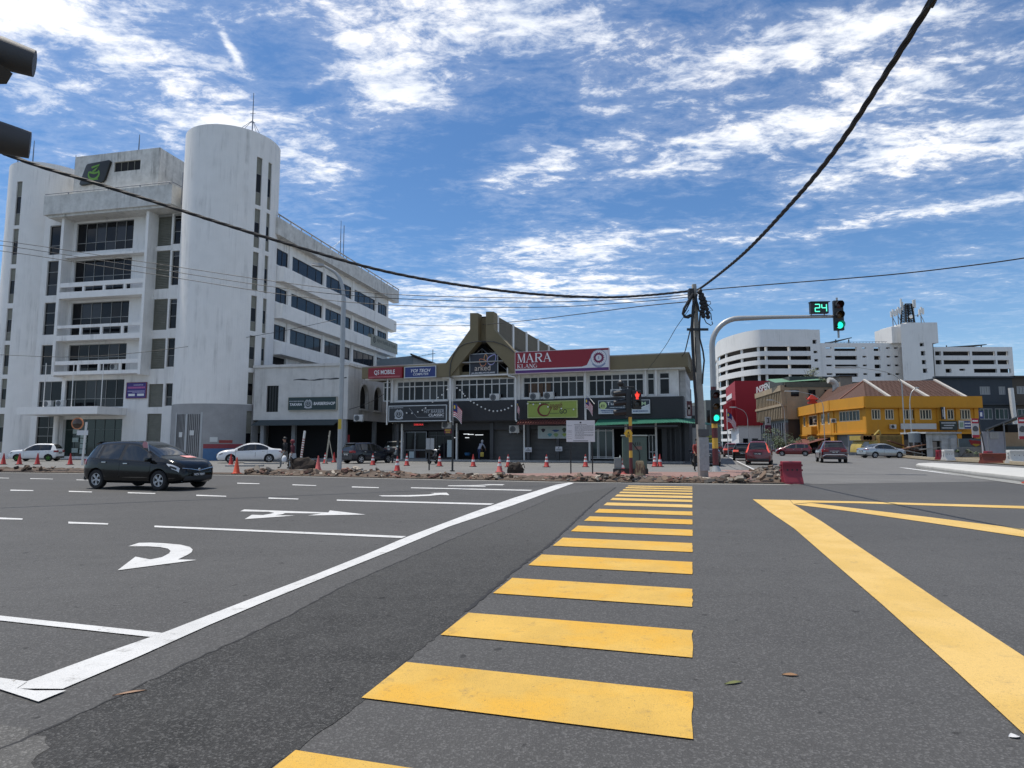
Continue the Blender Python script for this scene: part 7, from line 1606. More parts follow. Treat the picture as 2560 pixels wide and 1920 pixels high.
def car(name, label, cat, ty, paint, loc, heading, group=None, plate=None, brake=False, full=True, rim=None, spoiler=False, front=True, chrome=True, roofbox=False):
    """heading: degrees of the car's nose from +X"""
    cs = CarShape(ty); d = cs.d; L,W,H = cs.L,cs.W,cs.H
    t = thing(name,label,cat,loc,rad(heading),group); X = lambda u: u*L-L/2
    us = sorted(set([0,.004,.01,.018,.03,.045,.06,.08,.1]+[i/44 for i in range(5,41)]+[.92,.94,.955,.968,.978,.986,.993,.997,1]))
    mb = MB(); secs = []
    for u in us:
        h = cs.sec(u); ring = [(X(u),y,z) for y,z in h]+[(X(u),-y,z) for y,z in reversed(h[1:-1])]; secs.append(ring)
    n = len(secs[0]); mb.add([p for r_ in secs for p in r_],[(i*n+k,i*n+(k+1)%n,(i+1)*n+(k+1)%n,(i+1)*n+k) for i in range(len(us)-1) for k in range(n)]+[tuple(range(n-1,-1,-1)),tuple(range((len(us)-1)*n,len(us)*n))])
    body = mb.make('body',[paint,M_WELL],t,smooth=True,ang=32)
    r = d['r']
    # wheel arches are cut out of the shell
    cut = MB(); cut.mat = 1
    for u in d['wb']:
        for sgn in (-1,1): cut.cyl((X(u),sgn*W*.29,r+.01),(X(u),sgn*W*.6,r+.01),r*1.16,n=28)
    co = cut.make('cutter',[paint,M_WELL],t); md = body.modifiers.new('b','BOOLEAN'); md.object = co; md.operation = 'DIFFERENCE'; md.solver = 'EXACT'
    dg = bpy.context.evaluated_depsgraph_get(); me = bpy.data.meshes.new_from_object(body.evaluated_get(dg)); body.modifiers.clear(); body.data = me; me.name = 'body'
    bpy.data.objects.remove(co); me.polygons.foreach_set('use_smooth',[True]*len(me.polygons)); me.set_sharp_from_angle(angle=rad(32))
    tm,rm,dm = wheel_mesh(r)
    if rim: 
        rm = rm.copy(); rm.materials.clear(); rm.materials.append(rim)
    for u in d['wb']:
        for sgn in (-1,1):
            w = link('wheel',tm,t,(X(u),sgn*(W/2-.115),r)); w.rotation_euler = (0,rnd.uniform(0,1),0 if sgn<0 else math.pi)
            link('rim',rm,w); link('brake_disc',dm,w)
    def sidepatch(u0,u1,zl,zh,off,m,nm,sgn,parent=t,nu=9,nz=5,th=.0):
        q = MB(); P = []
        for i in range(nu):
            u = u0+(u1-u0)*i/(nu-1); a,b = zl(u),zh(u); b = max(a+.004,b)
            for j in range(nz):
                z = a+(b-a)*j/(nz-1); P.append((X(u),sgn*(cs.side(u,z)+off),z))
        q.add(P,[(i*nz+j,(i+1)*nz+j,(i+1)*nz+j+1,i*nz+j+1) for i in range(nu-1) for j in range(nz-1)])
        return q.make(nm,m,parent,smooth=True,ang=50)
    def sill(u):
        z = H*.19
        for wu in d['wb']:
            q = (1.24*r)**2-((u-wu)*L)**2
            if q > 0: z = max(z, r+.01+math.sqrt(q))
        return z
    zs = lambda u: ipol(d['belt'],u)*H; zt = lambda u: ipol(d['top'],u)*H
    for sgn in (-1,1):
        for (u0,u1) in d['side']:
            sidepatch(u0,u1,lambda u: zs(u)+.015,lambda u: min(zt(u)-.115,H-.125),.006,M_CGL,'side_window',sgn)
        # dark surround so the pillars read black
        a,b = d['side'][0][0]-.004,d['side'][-1][1]+.006
        sidepatch(a,b,lambda u: zs(u)+.0,lambda u: min(zt(u)-.10,H-.11),.003,M_TRIM,'window_surround',sgn,nu=24)
        if full:
            for (u0,u1) in d['doors']:
                gap = sidepatch(u0-.003,u1+.003,lambda u: sill(u)-.01,lambda u: zs(u)-.004,.0015,M_TRIM,'door_gap',sgn,nu=26)
                dr = sidepatch(u0,u1,sill,lambda u: zs(u)-.012,.004,paint,'door',sgn,nu=26,nz=8)
                hu = u0+.05; hz = zs(hu)-.10; y = sgn*(cs.side(hu,hz)+.022)
                q = MB(); q.obox((X(hu+.012),y,hz),(.085,0,0),(0,.016,0),(0,0,.016)); q.make('handle',M_CHR if chrome else paint,dr,bevel=.006)
        mu = d['ws'][1]-.035; mz = zs(mu)+.06; y = sgn*(cs.side(mu,zs(mu))+.10)
        q = MB(); q.obox((X(mu),y,mz),(.06,0,0),(-.02,.10,0),(0,0,.062)); q.obox((X(mu)+.01,y-sgn*.09,mz-.05),(.03,0,0),(0,.05,0),(0,0,.012)); q.make('mirror',paint,t,bevel=.025)
    def toppatch(u0,u1,fy,off,m,nm,nu=10,ny=9):
        q = MB(); P = []
        for i in range(nu):
            u = u0+(u1-u0)*i/(nu-1); w = fy*(cs.sec(u)[11][0])
            for j in range(ny):
                y = -w+2*w*j/(ny-1); z = cs.topz(u,y); du = .004; dzdx = (cs.topz(min(u+du,1),y)-cs.topz(max(u-du,0),y))/(2*du*L); nn = math.hypot(1,dzdx)
                P.append((X(u)-dzdx/nn*off,y,z+off/nn))
        q.add(P,[(i*ny+j,(i+1)*ny+j,(i+1)*ny+j+1,i*ny+j+1) for i in range(nu-1) for j in range(ny-1)])
        return q.make(nm,m,t,smooth=True,ang=60)
    toppatch(d['ws'][0]+.01,d['ws'][1],.93,.006,M_CGL,'windscreen')
    if ty == 'mpv' or ty == 'suv' or ty == 'hatch' or ty == 'box':
        toppatch(d['rw'][0],d['rw'][1]-.004,.90,.008,M_CGL,'rear_window',12)
    else: toppatch(d['rw'][0]+.005,d['rw'][1],.90,.006,M_CGL,'rear_window',12)
    if front:
        for sgn in (-1,1):
            hl = sidepatch(.885,.978,lambda u: ipol(d['belt'],u)*H-.03-.10*min(1,(u-.885)/.05),lambda u: ipol(d['belt'],u)*H-.006,.008,M_HL,'headlight',sgn,nu=12)
            sidepatch(.915,.965,lambda u: ipol(d['belt'],u)*H-.105,lambda u: ipol(d['belt'],u)*H-.045,.014,M_TRIM,'lamp_bowl',sgn,hl,nu=8)
            fg = MB(); x = X(.985); y = sgn*cs.side(.985,.27*H)*.86; fg.cyl((x-.03,y,.27*H),(x+.035,y*.98,.27*H),.04,n=10); fg.make('fog_lamp',M_HL,t)
        w = cs.sec(.997)[5][0]
        g = MB(); g.box(X(1)-.10,X(1)+.008,-w*.78,w*.78,.40*H-.045,.40*H+.03); g.make('grille',M_TRIM,t,bevel=.02)
        g = MB(); g.box(X(1)-.12,X(1)+.012,-w*.95,w*.95,.19*H,.28*H); g.make('air_intake',M_TRIM,t,bevel=.02)
        g = MB(); g.tube([(X(.985)+.02,-w*1.05,.445*H),(X(1)+.02,-w*.55,.40*H+.035),(X(1)+.024,0,.40*H-.02),(X(1)+.02,w*.55,.40*H+.035),(X(.985)+.02,w*1.05,.445*H)],.014,6); g.make('grille_bar',M_CHR,t,smooth=True)
        g = MB(); g.lathe([(.05,0),(.05,.02),(.03,.026)],14,(X(1)+.012,0,.40*H+.012),'x'); g.make('badge',M_CHR,t)
    w0 = cs.sec(.002)[5][0]
    for sgn in (-1,1):
        zl,zh = (.56,.60) if ty=='sedan' else ((.50,.86) if ty=='mpv' else (.50,.61))
        mm = M_TLON if brake else M_TL
        if ty == 'mpv':
            q = MB(); P = []
            for i in range(9):
                z = H*(.52+.40*i/8); u = max(.0,.004+.05*(i/8)**1.4); y = cs.side(u+.01,z); P.append((X(u)-.03,sgn*(y-.10),z)); P.append((X(u)-.012,sgn*(y+.002),z)); P.append((X(u)+.10,sgn*(y+.012),z))
            q.add(P,[(3*i+k,3*i+k+1,3*i+k+4,3*i+k+3) for i in range(8) for k in range(2)]); q.make('tail_light',mm,t,smooth=True)
        else:
            q = MB(); q.obox((X(0)-.005,sgn*w0*.76,H*(zl+zh)/2),(.02,0,0),(0,w0*.24,0),(0,0,H*(zh-zl)/2)); tl = q.make('tail_light',mm,t,bevel=.012)
            sidepatch(.0,.055,lambda u: H*zl,lambda u: H*zh,.008,mm,'lamp_wrap',sgn,tl,nu=5)
    pz = (.47 if ty!='hatch' else .42)*H
    q = MB(); q.box(X(0)-.018,X(0)+.02,-.27,.27,pz-.065,pz+.065); pl = q.make('number_plate',M_PLATE,t)
    qf = MB(); qf.box(X(1)-.02,X(1)+.03,-.25,.25,.285*H-.02,.285*H+.095); plf = qf.make('number_plate',M_PLATE,t)
    if plate:
        me = text_mesh(plate,-.21,.21,-.035,.035,0,bold=.03); me.materials.append(W_LET)
        o = link('plate_letters',me,pl,(X(0)-.021,0,pz),-math.pi/2); me2 = me.copy(); o = link('plate_letters',me2,plf,(X(1)+.034,0,.285*H+.037),math.pi/2)
    q = MB(); q.box(X(0)-.035,X(0)+.05,-w0*.96,w0*.96,.17*H,.27*H); q.make('rear_bumper_trim',M_TRIM,t,bevel=.02)
    q = MB(); q.box(X(0)-.02,X(0)+.01,-.3,.3,pz+.09,pz+.115); q.make('boot_trim',M_CHR if chrome else M_TRIM,t)
    if spoiler: q = MB(); q.obox((X(.082),0,H*.952),(.10,0,.035),(0,W*.31,0),(0,0,.014)); q.make('roof_spoiler',paint,t,bevel=.01)
    if roofbox: q = MB(); q.box(X(.2),X(.5),-W*.24,W*.24,H*1.0,H*1.055); q.make('roof_rack',M_TRIM,t,bevel=.03)
    return t
PB = mat('black_car_paint',(.0035,.004,.0045),.14,coat=.42,spec=.2); PW = mat('white_car_paint',(.66,.67,.68),.2,coat=.6); PS = mat('silver_car_paint',(.36,.38,.40),.22,metal=.55,coat=.7)
PR = mat('red_car_paint',(.13,.006,.012),.18,coat=.6); PM = mat('maroon_car_paint',(.050,.004,.010),.2,coat=.6); PD = mat('dark_blue_grey_paint',(.014,.017,.026),.2,coat=.5,spec=.3); PG = mat('champagne_car_paint',(.40,.39,.36),.25,metal=.4,coat=.6); PDR = mat('dull_dark_red_paint',(.14,.02,.02),.25,coat=.5)
# the black hatchback crossing the junction
fw = G(402,1227); rw = G(241,1222.5)
dirv = (fw-rw).normalized(); head_ = math.degrees(math.atan2(dirv.y,dirv.x)); nrm_ = Vector((-dirv.y,dirv.x,0))
midw = (fw+rw)/2+nrm_*(1.735/2-.115); cpos = midw-dirv*((.175+.815)/2-.5)*3.9
bc = car('hatchback_car','shiny black five door hatchback crossing the junction with a pink flyer on its bonnet','car','hatch',PB,(cpos.x,cpos.y,.01),head_,plate='VCV 7597',spoiler=True)
cs = CarShape('hatch')
q = MB(); P = []
for i in range(5):
    for j in range(5):
        u = .795+.075*i/4; y = .02+.42*j/4; P.append((u*3.9-1.95,y,cs.topz(u,y)+.014))
q.add(P,[(i*5+j,(i+1)*5+j,(i+1)*5+j+1,i*5+j+1) for i in range(4) for j in range(4)]); o = q.make('flyer',mat('pink_flyer',(.62,.28,.27),.7),bc)
for sgn in (-1,1):
    q = MB(); y = sgn*.66; q.tube([(1.80,sgn*.66,.40),(1.84,sgn*.62,.36),(1.86,sgn*.56,.27)],.02,6); q.tube([(1.80,sgn*.66,.40),(1.74,sgn*.76,.41)],.014,6); q.make('bumper_trim',M_CHR,bc)
q = MB(); q.tube([(.92,-.1,.98),(1.02,.25,1.0),(.95,.6,1.03)],.012,5); q.tube([(.95,-.62,.98),(1.02,-.3,.99),(.93,.0,1.03)],.012,5); q.make('wiper',M_TRIM,bc)
q = MB(); q.tube([(.66,-.69,1.18),(.62,-.72,1.47)],.008,5); q.make('flag_staff',M_PIPE,bc)
fl_ = MB(); fl_.poly((.62,-.72,1.46),(.50,-.75,1.50),(.44,-.74,1.40),(.46,-.72,1.30),(.63,-.71,1.28)); fl_.make('small_flag',mat('pinkish_flag',(.5,.24,.26),.8),bc)
for args in (
  ('sedan_car','white sedan parked at the foot of the rounded white tower','car','sedan',PW,G(606,1158,.03)+Vector((0,1.2,0)),205,None,'VGE 301'),
  ('hatchback_car','small old white hatchback with green wheels parked by the office entrance','car','box',PW,G(82,1153.5,.03)+Vector((-.4,.9,0)),192,None,'WKN 21'),
  ('hatchback_car','dark blue grey hatchback parked with its tail to the street beside the annex','car','hatch',PD,G(895,1160,.03)+Vector((.2,2.1,0)),52,None,'VBH 3848'),
  ('suv_car','silver beige crossover parked in the shade beside the barber shop','car','suv',PG,G(985,1150,.03)+Vector((.3,3.0,0)),72,None,'BPC 92'),
  ('mpv_car','dark red people carrier seen from behind with its brake lights lit','car','mpv',PR,G(1908,1163,0)+Vector((.55,2.0,0)),66,None,'WXL 8462',True),
  ('suv_car','maroon crossover with a silver lower bumper driving away in the side road','car','suv',PM,G(2095,1158,0)+Vector((.65,2.3,0)),70,None,'VJN 52'),
  ('hatchback_car','small red hatchback crossing in front of the yellow building','car','hatch',PR,G(1992,1140.5,0)+Vector((.2,1.2,0)),152,None,'WRT 11'),
  ('sedan_car','silver sedan turned side on in front of the yellow food lorry','car','sedan',PS,G(2212,1145.5,0)+Vector((.3,1.0,0)),6,None,'WSM 2201'),
  ('sedan_car','dark car parked half hidden behind the striped signal pole','car','sedan',PD,G(1776,1167,.03)+Vector((.5,2.6,0)),75,None,'AMK 4020'),
  ('hatchback_car','black car queuing at the kerb just ahead of the red people carrier','car','hatch',PB,G(1858,1152,0)+Vector((.6,1.6,0)),70,None,'BMC 31',True),
  ('hatchback_car','dark red car in the kerbside queue behind the black one','car','hatch',PDR,G(1832,1143,0)+Vector((.4,1.5,0)),70,None,None,True),
  ('suv_car','dark grey car farthest along the kerbside queue','car','suv',PD,G(1812,1136,0)+Vector((-.6,1.8,0)),70,None,None)):
    a = list(args); brk = False
    if len(a) == 10: brk = a.pop()
    nm,lb_,ct,ty,pt_,lc,hd,grp,pl_ = a
    far = lc[1] > 52
    c = car(nm,lb_,ct,ty,pt_,(lc[0],lc[1],lc[2]),hd,grp,pl_,brake=brk,full=not far or True,rim=mat('green_rim',(.06,.20,.02),.4) if 'green wheels' in lb_ else None,spoiler=ty in('hatch','suv'),chrome=ty!='mpv',roofbox=(ty=='mpv'))
    if 'silver lower bumper' in lb_:
        q = MB(); q.tube([(-2.36,-.82,.50),(-2.40,-.62,.62),(-2.41,.62,.62),(-2.36,.82,.50)],.03,6); q.make('bumper_trim',M_CHR,c)
    if 'green wheels' in lb_:
        q = MB(); P = []; cb_ = CarShape('box')
        for i in range(5):
            for j in range(7): u = .75+.2*i/4; y = -.52+1.04*j/6; P.append((u*3.4-1.7,y,cb_.topz(u,y)+.008))
        q.add(P,[(i*7+j,(i+1)*7+j,(i+1)*7+j+1,i*7+j+1) for i in range(4) for j in range(6)]); q.make('grey_bonnet',mat('primer_grey',(.10,.11,.11),.5),c)
# motorcycles parked by the shops
def motorbike(label, loc, hd, col):
    t = thing('motorcycle',label,'motorcycle',loc,rad(hd),'motorcycles parked by the shops')
    for x in (-.6,.62):
        m = MB(); m.lathe([(.2,-.04),(.28,-.045),(.29,0),(.28,.045),(.2,.04)],18,(x,0,.29),'y'); w = m.make('wheel',M_TYRE,t,smooth=True)
        m = MB(); [m.cyl((x,0,.29),(x+.2*math.cos(a),0,.29+.2*math.sin(a)),.012,n=5) for a in [2*math.pi*k/6 for k in range(6)]]; m.cyl((x,-.06,.29),(x,.06,.29),.04,n=8); m.make('spokes',M_RIM,w)
    m = MB(); m.tube([(-.55,0,.42),(-.2,0,.4),(.15,0,.5),(.4,0,.72),(.48,0,.9)],[.05,.1,.12,.08,.05],8); m.obox((-.05,0,.33),(.2,0,0),(0,.11,0),(0,0,.12)); m.make('frame',mat(col,(.015,.016,.02),.3),t,smooth=True)
    m = MB(); m.tube([(-.75,0,.80),(-.4,0,.78),(-.05,0,.72)],[.06,.12,.09],8); m.make('seat',M_TRIM,t,smooth=True)
    m = MB(); m.tube([(.62,0,.29),(.52,0,.75),(.46,0,.98)],.035,6); m.tube([(.36,-.34,1.02),(.46,-.1,.98),(.46,.1,.98),(.36,.34,1.02)],.018,6); m.make('handlebar',M_RIM,t)
    m = MB(); m.ball((.55,0,.9),.1,6); m.make('headlight',M_HL,t,smooth=True)
    for sgn in (-1,1): m = MB(); m.tube([(.38,sgn*.3,1.03),(.36,sgn*.32,1.18)],.008,5); m.obox((.36,sgn*.33,1.22),(.012,0,0),(0,.06,0),(0,0,.04)); m.make('mirror',M_CHR,t)
    m = MB(); m.box(-.95,-.7,-.2,.2,.8,1.1); m.make('top_box',M_TRIM,t,bevel=.04); m = MB(); m.tube([(-.65,-.14,.28),(.1,-.14,.22)],.045,8); m.make('exhaust',M_RIM,t)
    return t
pm = G(1082,1160,.03); motorbike('dark motorcycle parked in front of the barber shop glass',(pm.x,pm.y,.03),75,'bike_black')
pm = G(981,1157,.03); motorbike('dark motorcycle parked behind the silver beige crossover',(pm.x,pm.y,.03),100,'bike_black')
# ---------------------------------------------------------------- cones, barriers, rubble
M_CONE = mat('cone_red_orange',(.38,.024,.018),.5,var=.25,vs=5); M_CONEP = mat('faded_cone',(.50,.10,.09),.6,var=.35,vs=6); M_CONEO = mat('bright_cone',(.60,.07,.02),.5,var=.15,vs=5); M_BAND = mat('reflective_white',(.62,.62,.62),.5,var=.15,vs=6); M_CBASE = mat('cone_base_dark',(.03,.028,.028),.8)
def cone_meshes(m):
    c = MB(); c.lathe([(.175,.035),(.165,.06),(.15,.075),(.145,.08),(.032,.72),(.028,.74)],16); c.ball((0,0,.74),.034,5)
    b = MB(); b.prism([(.19*x if abs(x)<1 else .19*x,.19*y) for x,y in ((-1,-.8),(-.8,-1),(.8,-1),(1,-.8),(1,.8),(.8,1),(-.8,1),(-1,.8))],0,.036)
    r1 = MB(); r1.lathe([(.108,.315),(.088,.44)],16); r2 = MB(); r2.lathe([(.074,.53),(.057,.63)],16)
    return c.mesh('cone_body',m,smooth=True), b.mesh('base',m if m is not M_CONE else M_CBASE), r1.mesh('reflective_band',M_BAND,smooth=True), r2.mesh('reflective_band',M_BAND,smooth=True)
CM = {k:cone_meshes(v) for k,v in (('r',M_CONE),('p',M_CONEP),('o',M_CONEO))}
def cone(px, py, kind, bands, label, z=.03, h=1.0, tilt=0):
    p = G(px,py,z); t = thing('traffic_cone',label,'traffic cone',p,rnd.uniform(0,1.5),'red traffic cones along the works')
    cb,bs_,b1,b2 = CM[kind]; link('cone_body',cb,t); link('base',bs_,t)
    if bands > 0: link('reflective_band',b1,t)
    if bands > 1: link('reflective_band',b2,t)
    t.scale = (1,1,h); t.rotation_euler[1] = rad(tilt); return t
for a in ((8,1161.5,'r',0,'leftmost plain red cone in front of the small white hatchback'),(48,1161.5,'r',0,'plain red cone before the nose of the small white hatchback'),(93,1161.5,'r',0,'plain red cone beside the door of the small white hatchback'),(175,1162,'r',0,'plain red cone left of the white mirror post'),
          (577,1164,'r',0,'red cone standing close in front of the white sedan'),(591,1184.5,'o',0,'plain bright orange cone on the road edge right of the black hatchback'),
          (795,1176,'p',0,'faded pinkish cone among the rubble left of the street lamp'),(813,1159,'r',2,'banded cone with a pole stuck in it beside the dark opening'),(835,1156.5,'r',0,'plain red cone holding a leaning pole by the street lamp'),
          (932,1163,'r',2,'banded cone at the rear wheel of the dark parked hatchback'),(993,1178.5,'r',2,'banded cone at the kerb rubble below the white shop post'),(1017,1164.5,'r',2,'banded cone before the barber shop window'),(1099,1166,'r',2,'banded cone before the barber shop door right of the motorcycle'),
          (1183,1167,'r',1,'cone before the open dark shop entrance'),(1249,1181,'p',2,'banded cone in the rubble next to the dark tree root'),(1270.5,1168,'r',2,'banded cone before the first closed shutter'),(1366.5,1168,'r',2,'banded cone before the second closed shutter'),
          (1464,1167.5,'r',2,'banded cone beside the white information board'),(1637,1167,'r',2,'left cone of the pair right of the green cabinet'),(1650,1167,'r',1,'right cone of the pair right of the green cabinet'),(1559,1186,'p',2,'small cone squeezed between the grey box and the cabinet'),
          (2575,1208,'o',0,'orange cone cut off at the right edge by the white kerb island')): cone(*a)
def plastic_barrier(px, py, col, label, rot=0, w=1.15, h=1.0, holes=True):
    p = G(px,py,0); t = thing('plastic_barrier',label,'road barrier',p,rad(rot),'plastic road barriers')
    m = mat('barrier_'+col,{'red':(.22,.016,.032),'white':(.58,.58,.56),'brown':(.16,.035,.02)}[col],.55,var=.3,vs=3)
    b = MB(); prof = [(-.30,0),(.30,0),(.28,.12),(.15,.42),(.13,.80),(.15,.86),(.15,.97),(.12,1.0),(-.12,1.0),(-.15,.97),(-.15,.86),(-.13,.80),(-.15,.42),(-.28,.12)]
    P = [(x,y,z*h) for x in (-w/2,-w/2+.06,w/2-.06,w/2) for y,z in prof]; n = len(prof)
    b.add(P,[(i*n+k,i*n+(k+1)%n,(i+1)*n+(k+1)%n,(i+1)*n+k) for i in range(3) for k in range(n)]+[tuple(range(n-1,-1,-1)),tuple(range(3*n,4*n))]); b.make('shell',m,t,bevel=.02)
    for sgn in (-1,1):
        for z in (.60,.82):
            q = MB(); q.box(sgn*(w/2+.001) if sgn>0 else -w/2-.06,w/2+.06 if sgn>0 else -w/2-.001,-.06,.06,(z-.04)*h,(z+.04)*h); q.make('lug',m,t)
    for x in (-.25,0,.25):
        q = MB(); q.cyl((x*w,-.145,.62*h),(x*w,-.12,.62*h),.035,n=10); q.make('hole',M_TRIM,t)
    for sgn in (-1,1): q = MB(); q.add([(sgn*w*.16,-.300,.02*h),(sgn*w*.42,-.305,.02*h),(sgn*w*.42,-.16,.42*h),(sgn*w*.38,-.155,.42*h),(sgn*w*.16,-.20,.2*h)],[(0,1,2,3,4)]); q.make('rib',m,t)
    return t
plastic_barrier(1979,1209,'red','nearest dark red plastic barrier alone on the road beside the rubble corner',-6,.66,.80)
plastic_barrier(2352,1151,'red','red plastic barrier behind the white one at the kerb island',20,.8,.9)
plastic_barrier(2371,1153,'white','white plastic barrier next to the red one in front of the small hut',12,.95,.95)
plastic_barrier(2472,1158,'red','red plastic barrier at the left end of the long brown barrier',30,.8,.9)
plastic_barrier(2507,1159,'brown','long low rust brown barrier between a red and a white barrier',-4,3.0,.75)
plastic_barrier(2545,1160,'white','white plastic barrier at the far right edge of the view',14,1.7)
plastic_barrier(2144,1137,'white','white plastic barrier half hidden between the maroon crossover and the silver sedan',10,1.2)
# kerb island on the right with a white top
isl = [G(2290,1168),G(2296,1164.5),G(2330,1163),G(2420,1168),G(2560,1178),G(2900,1203)]; isl2 = [G(2900,1240),G(2560,1203),G(2450,1190),G(2360,1178),G(2310,1171.5)]
t = MB(); t.prism([(p.x,p.y) for p in isl+isl2],0,.17); t = tag(t.make('kerb_island', mat('white_painted_kerb',(.47,.465,.44),.8,var=.35,vs=2), bevel=.03), kind='structure')
gr = MB(); gr.sheet([G(2285,1169),G(2312,1173),G(2450,1192),G(2560,1206),G(2900,1246),G(2900,1262),G(2560,1213),G(2440,1196),G(2330,1178)],.014); tag(gr.make('gravel_strip', mat('grey_gravel',(.28,.28,.265),.95,var=.8,vs=14,bump=1,bs=30)),kind='structure')
# rubble of broken pavers along the torn-out kerb
RUB = [mat('rubble_red',(.20,.105,.08),.95,var=.5,vs=8),mat('rubble_brown',(.165,.115,.082),.95,var=.5,vs=8),mat('rubble_grey',(.17,.15,.128),.95,var=.5,vs=8),mat('rubble_dark',(.06,.046,.038),.95,var=.5,vs=8),mat('rubble_pale',(.33,.29,.24),.95,var=.4,vs=8)]
def chunk(seed):
    r = random.Random(seed); w,d_,h = r.uniform(.12,.24),r.uniform(.08,.15),r.uniform(.03,.05)
    pts = [(w*math.cos(a)*r.uniform(.75,1.1),d_*math.sin(a)*r.uniform(.75,1.1)) for a in [2*math.pi*(k+r.uniform(-.2,.2))/6 for k in range(6)]]
    b = MB(); n = 6; P = [(x,y,-h) for x,y in pts]+[(x*r.uniform(.85,1),y*r.uniform(.85,1),h*r.uniform(.7,1.1)) for x,y in pts]
    b.add(P,[tuple(range(5,-1,-1)),tuple(range(6,12))]+[(i,(i+1)%n,n+(i+1)%n,n+i) for i in range(n)]); return b
CH = []
for k in range(20):
    b = chunk(100+k); CH.append((b,[b.mesh('brick',RUB[q]) for q in (0,1,2,3,4)]))
def kerbpt(f):      # point along the torn kerb, f in metres of x
    for (x0,y0),(x1,y1) in zip(P_KERB,P_KERB[1:]):
        if x0 <= f <= x1: u = (f-x0)/(x1-x0); return Vector((f,y0+(y1-y0)*u,0)), Vector((x1-x0,y1-y0,0)).normalized()
    return Vector((f,P_KERB[-1][1],0)), Vector((1,0,0))
def heap(label, x0, x1, n, nbig, band, hmax, mats, seed, pts=None):
    r = random.Random(seed); c0 = kerbpt((x0+x1)/2)[0] if pts is None else pts[0].lerp(pts[1],.5)
    t = thing('rubble_heap',label,'rubble',(c0.x,c0.y,.02)); fill = MB(); stuffs = {}
    for i in range(n):
        if pts is None:
            f = r.uniform(x0,x1); p,dr = kerbpt(f); q = Vector((-dr.y,dr.x,0)); v = abs(r.gauss(0,.45)) if r.random()<.6 else r.uniform(0,1); v = min(v,1)
            pos = p+q*(v*band-.25); bump_ = .55+.45*math.sin(f*1.9+seed)*math.sin(f*.83+1); hgt = hmax*bump_*math.sin(math.pi*min(1,v*.85+.12))
        else:
            u = r.random(); p = pts[0].lerp(pts[1],u); dr = (pts[1]-pts[0]).normalized(); q = Vector((-dr.y,dr.x,0)); v = r.uniform(-.5,.5); pos = p+q*v*band; hgt = hmax*max(0,1-(2*v)**2)*(.5+.5*math.sin(u*9+seed)**2)
        z = r.uniform(.02,1)*hgt+.03; k = r.randrange(20); mi = r.choice(mats); e = (r.gauss(0,.3),r.gauss(0,.3),r.uniform(0,6.28)); s_ = r.uniform(.75,1.25)
        if i < nbig:
            o = link('brick',CH[k][1][mi],t,(pos.x-c0.x,pos.y-c0.y,z)); o.rotation_euler = e; o.scale = (s_,)*3
        else:
            from mathutils import Euler
            M_ = Euler(e).to_matrix(); mb = stuffs.setdefault(mi,MB()); s_ *= r.uniform(.35,.8)
            mb.add([M_@(Vector(v_)*s_)+Vector((pos.x-c0.x,pos.y-c0.y,z*.8)) for v_ in CH[k][0].v],CH[k][0].f)
    so = MB(); nn = 46; rows_ = 7; P_ = []
    for i in range(nn+1):
        for j in range(rows_+1):
            v = j/rows_
            if pts is None: p,dr = kerbpt(x0+(x1-x0)*i/nn); q = Vector((-dr.y,dr.x,0)); pos = p+q*(v*band*1.15-.35)
            else: p = pts[0].lerp(pts[1],i/nn); dr = (pts[1]-pts[0]).normalized(); q = Vector((-dr.y,dr.x,0)); pos = p+q*(v-.5)*band*1.2
            hz = hmax*.62*math.sin(math.pi*v)*r.uniform(.45,1.0)*min(1,i/2,(nn-i)/2)
            P_.append((pos.x-c0.x+r.uniform(-.05,.05),pos.y-c0.y+r.uniform(-.05,.05),.012+max(0,hz)))
    so.add(P_,[(i*(rows_+1)+j,(i+1)*(rows_+1)+j,(i+1)*(rows_+1)+j+1,i*(rows_+1)+j+1) for i in range(nn) for j in range(rows_)]); so.make('soil',M_EARTH,t)
    for mi,mb in stuffs.items(): tag(mb.make('rubble',RUB[mi],t),kind='stuff')
    return t
heap('heap of broken pavers at the far left roadside behind the black hatchback',-30,-17,240,62,1.2,.38,[0,1,2,3,4,1,3],1)
heap('heap of broken brown pavers right of the orange cone reaching to the street lamp',-12.4,-5.2,330,80,1.5,.42,[0,1,2,3,4,1],2)
heap('long low line of broken red pavers in front of the shop row',-5.4,2.8,330,80,1.2,.30,[0,0,1,3,4,1],3)
heap('heap of broken dark pavers under the information board and poles',2.4,8.6,420,115,1.0,.33,[1,3,1,2,4,0,3],4)
heap('broken grey pavers piled at the corner of the side road',0,0,330,110,1.5,.34,[2,1,3,2,4,1],5,(Vector((9.6,22.95,0)),Vector((13.4,33,0))))
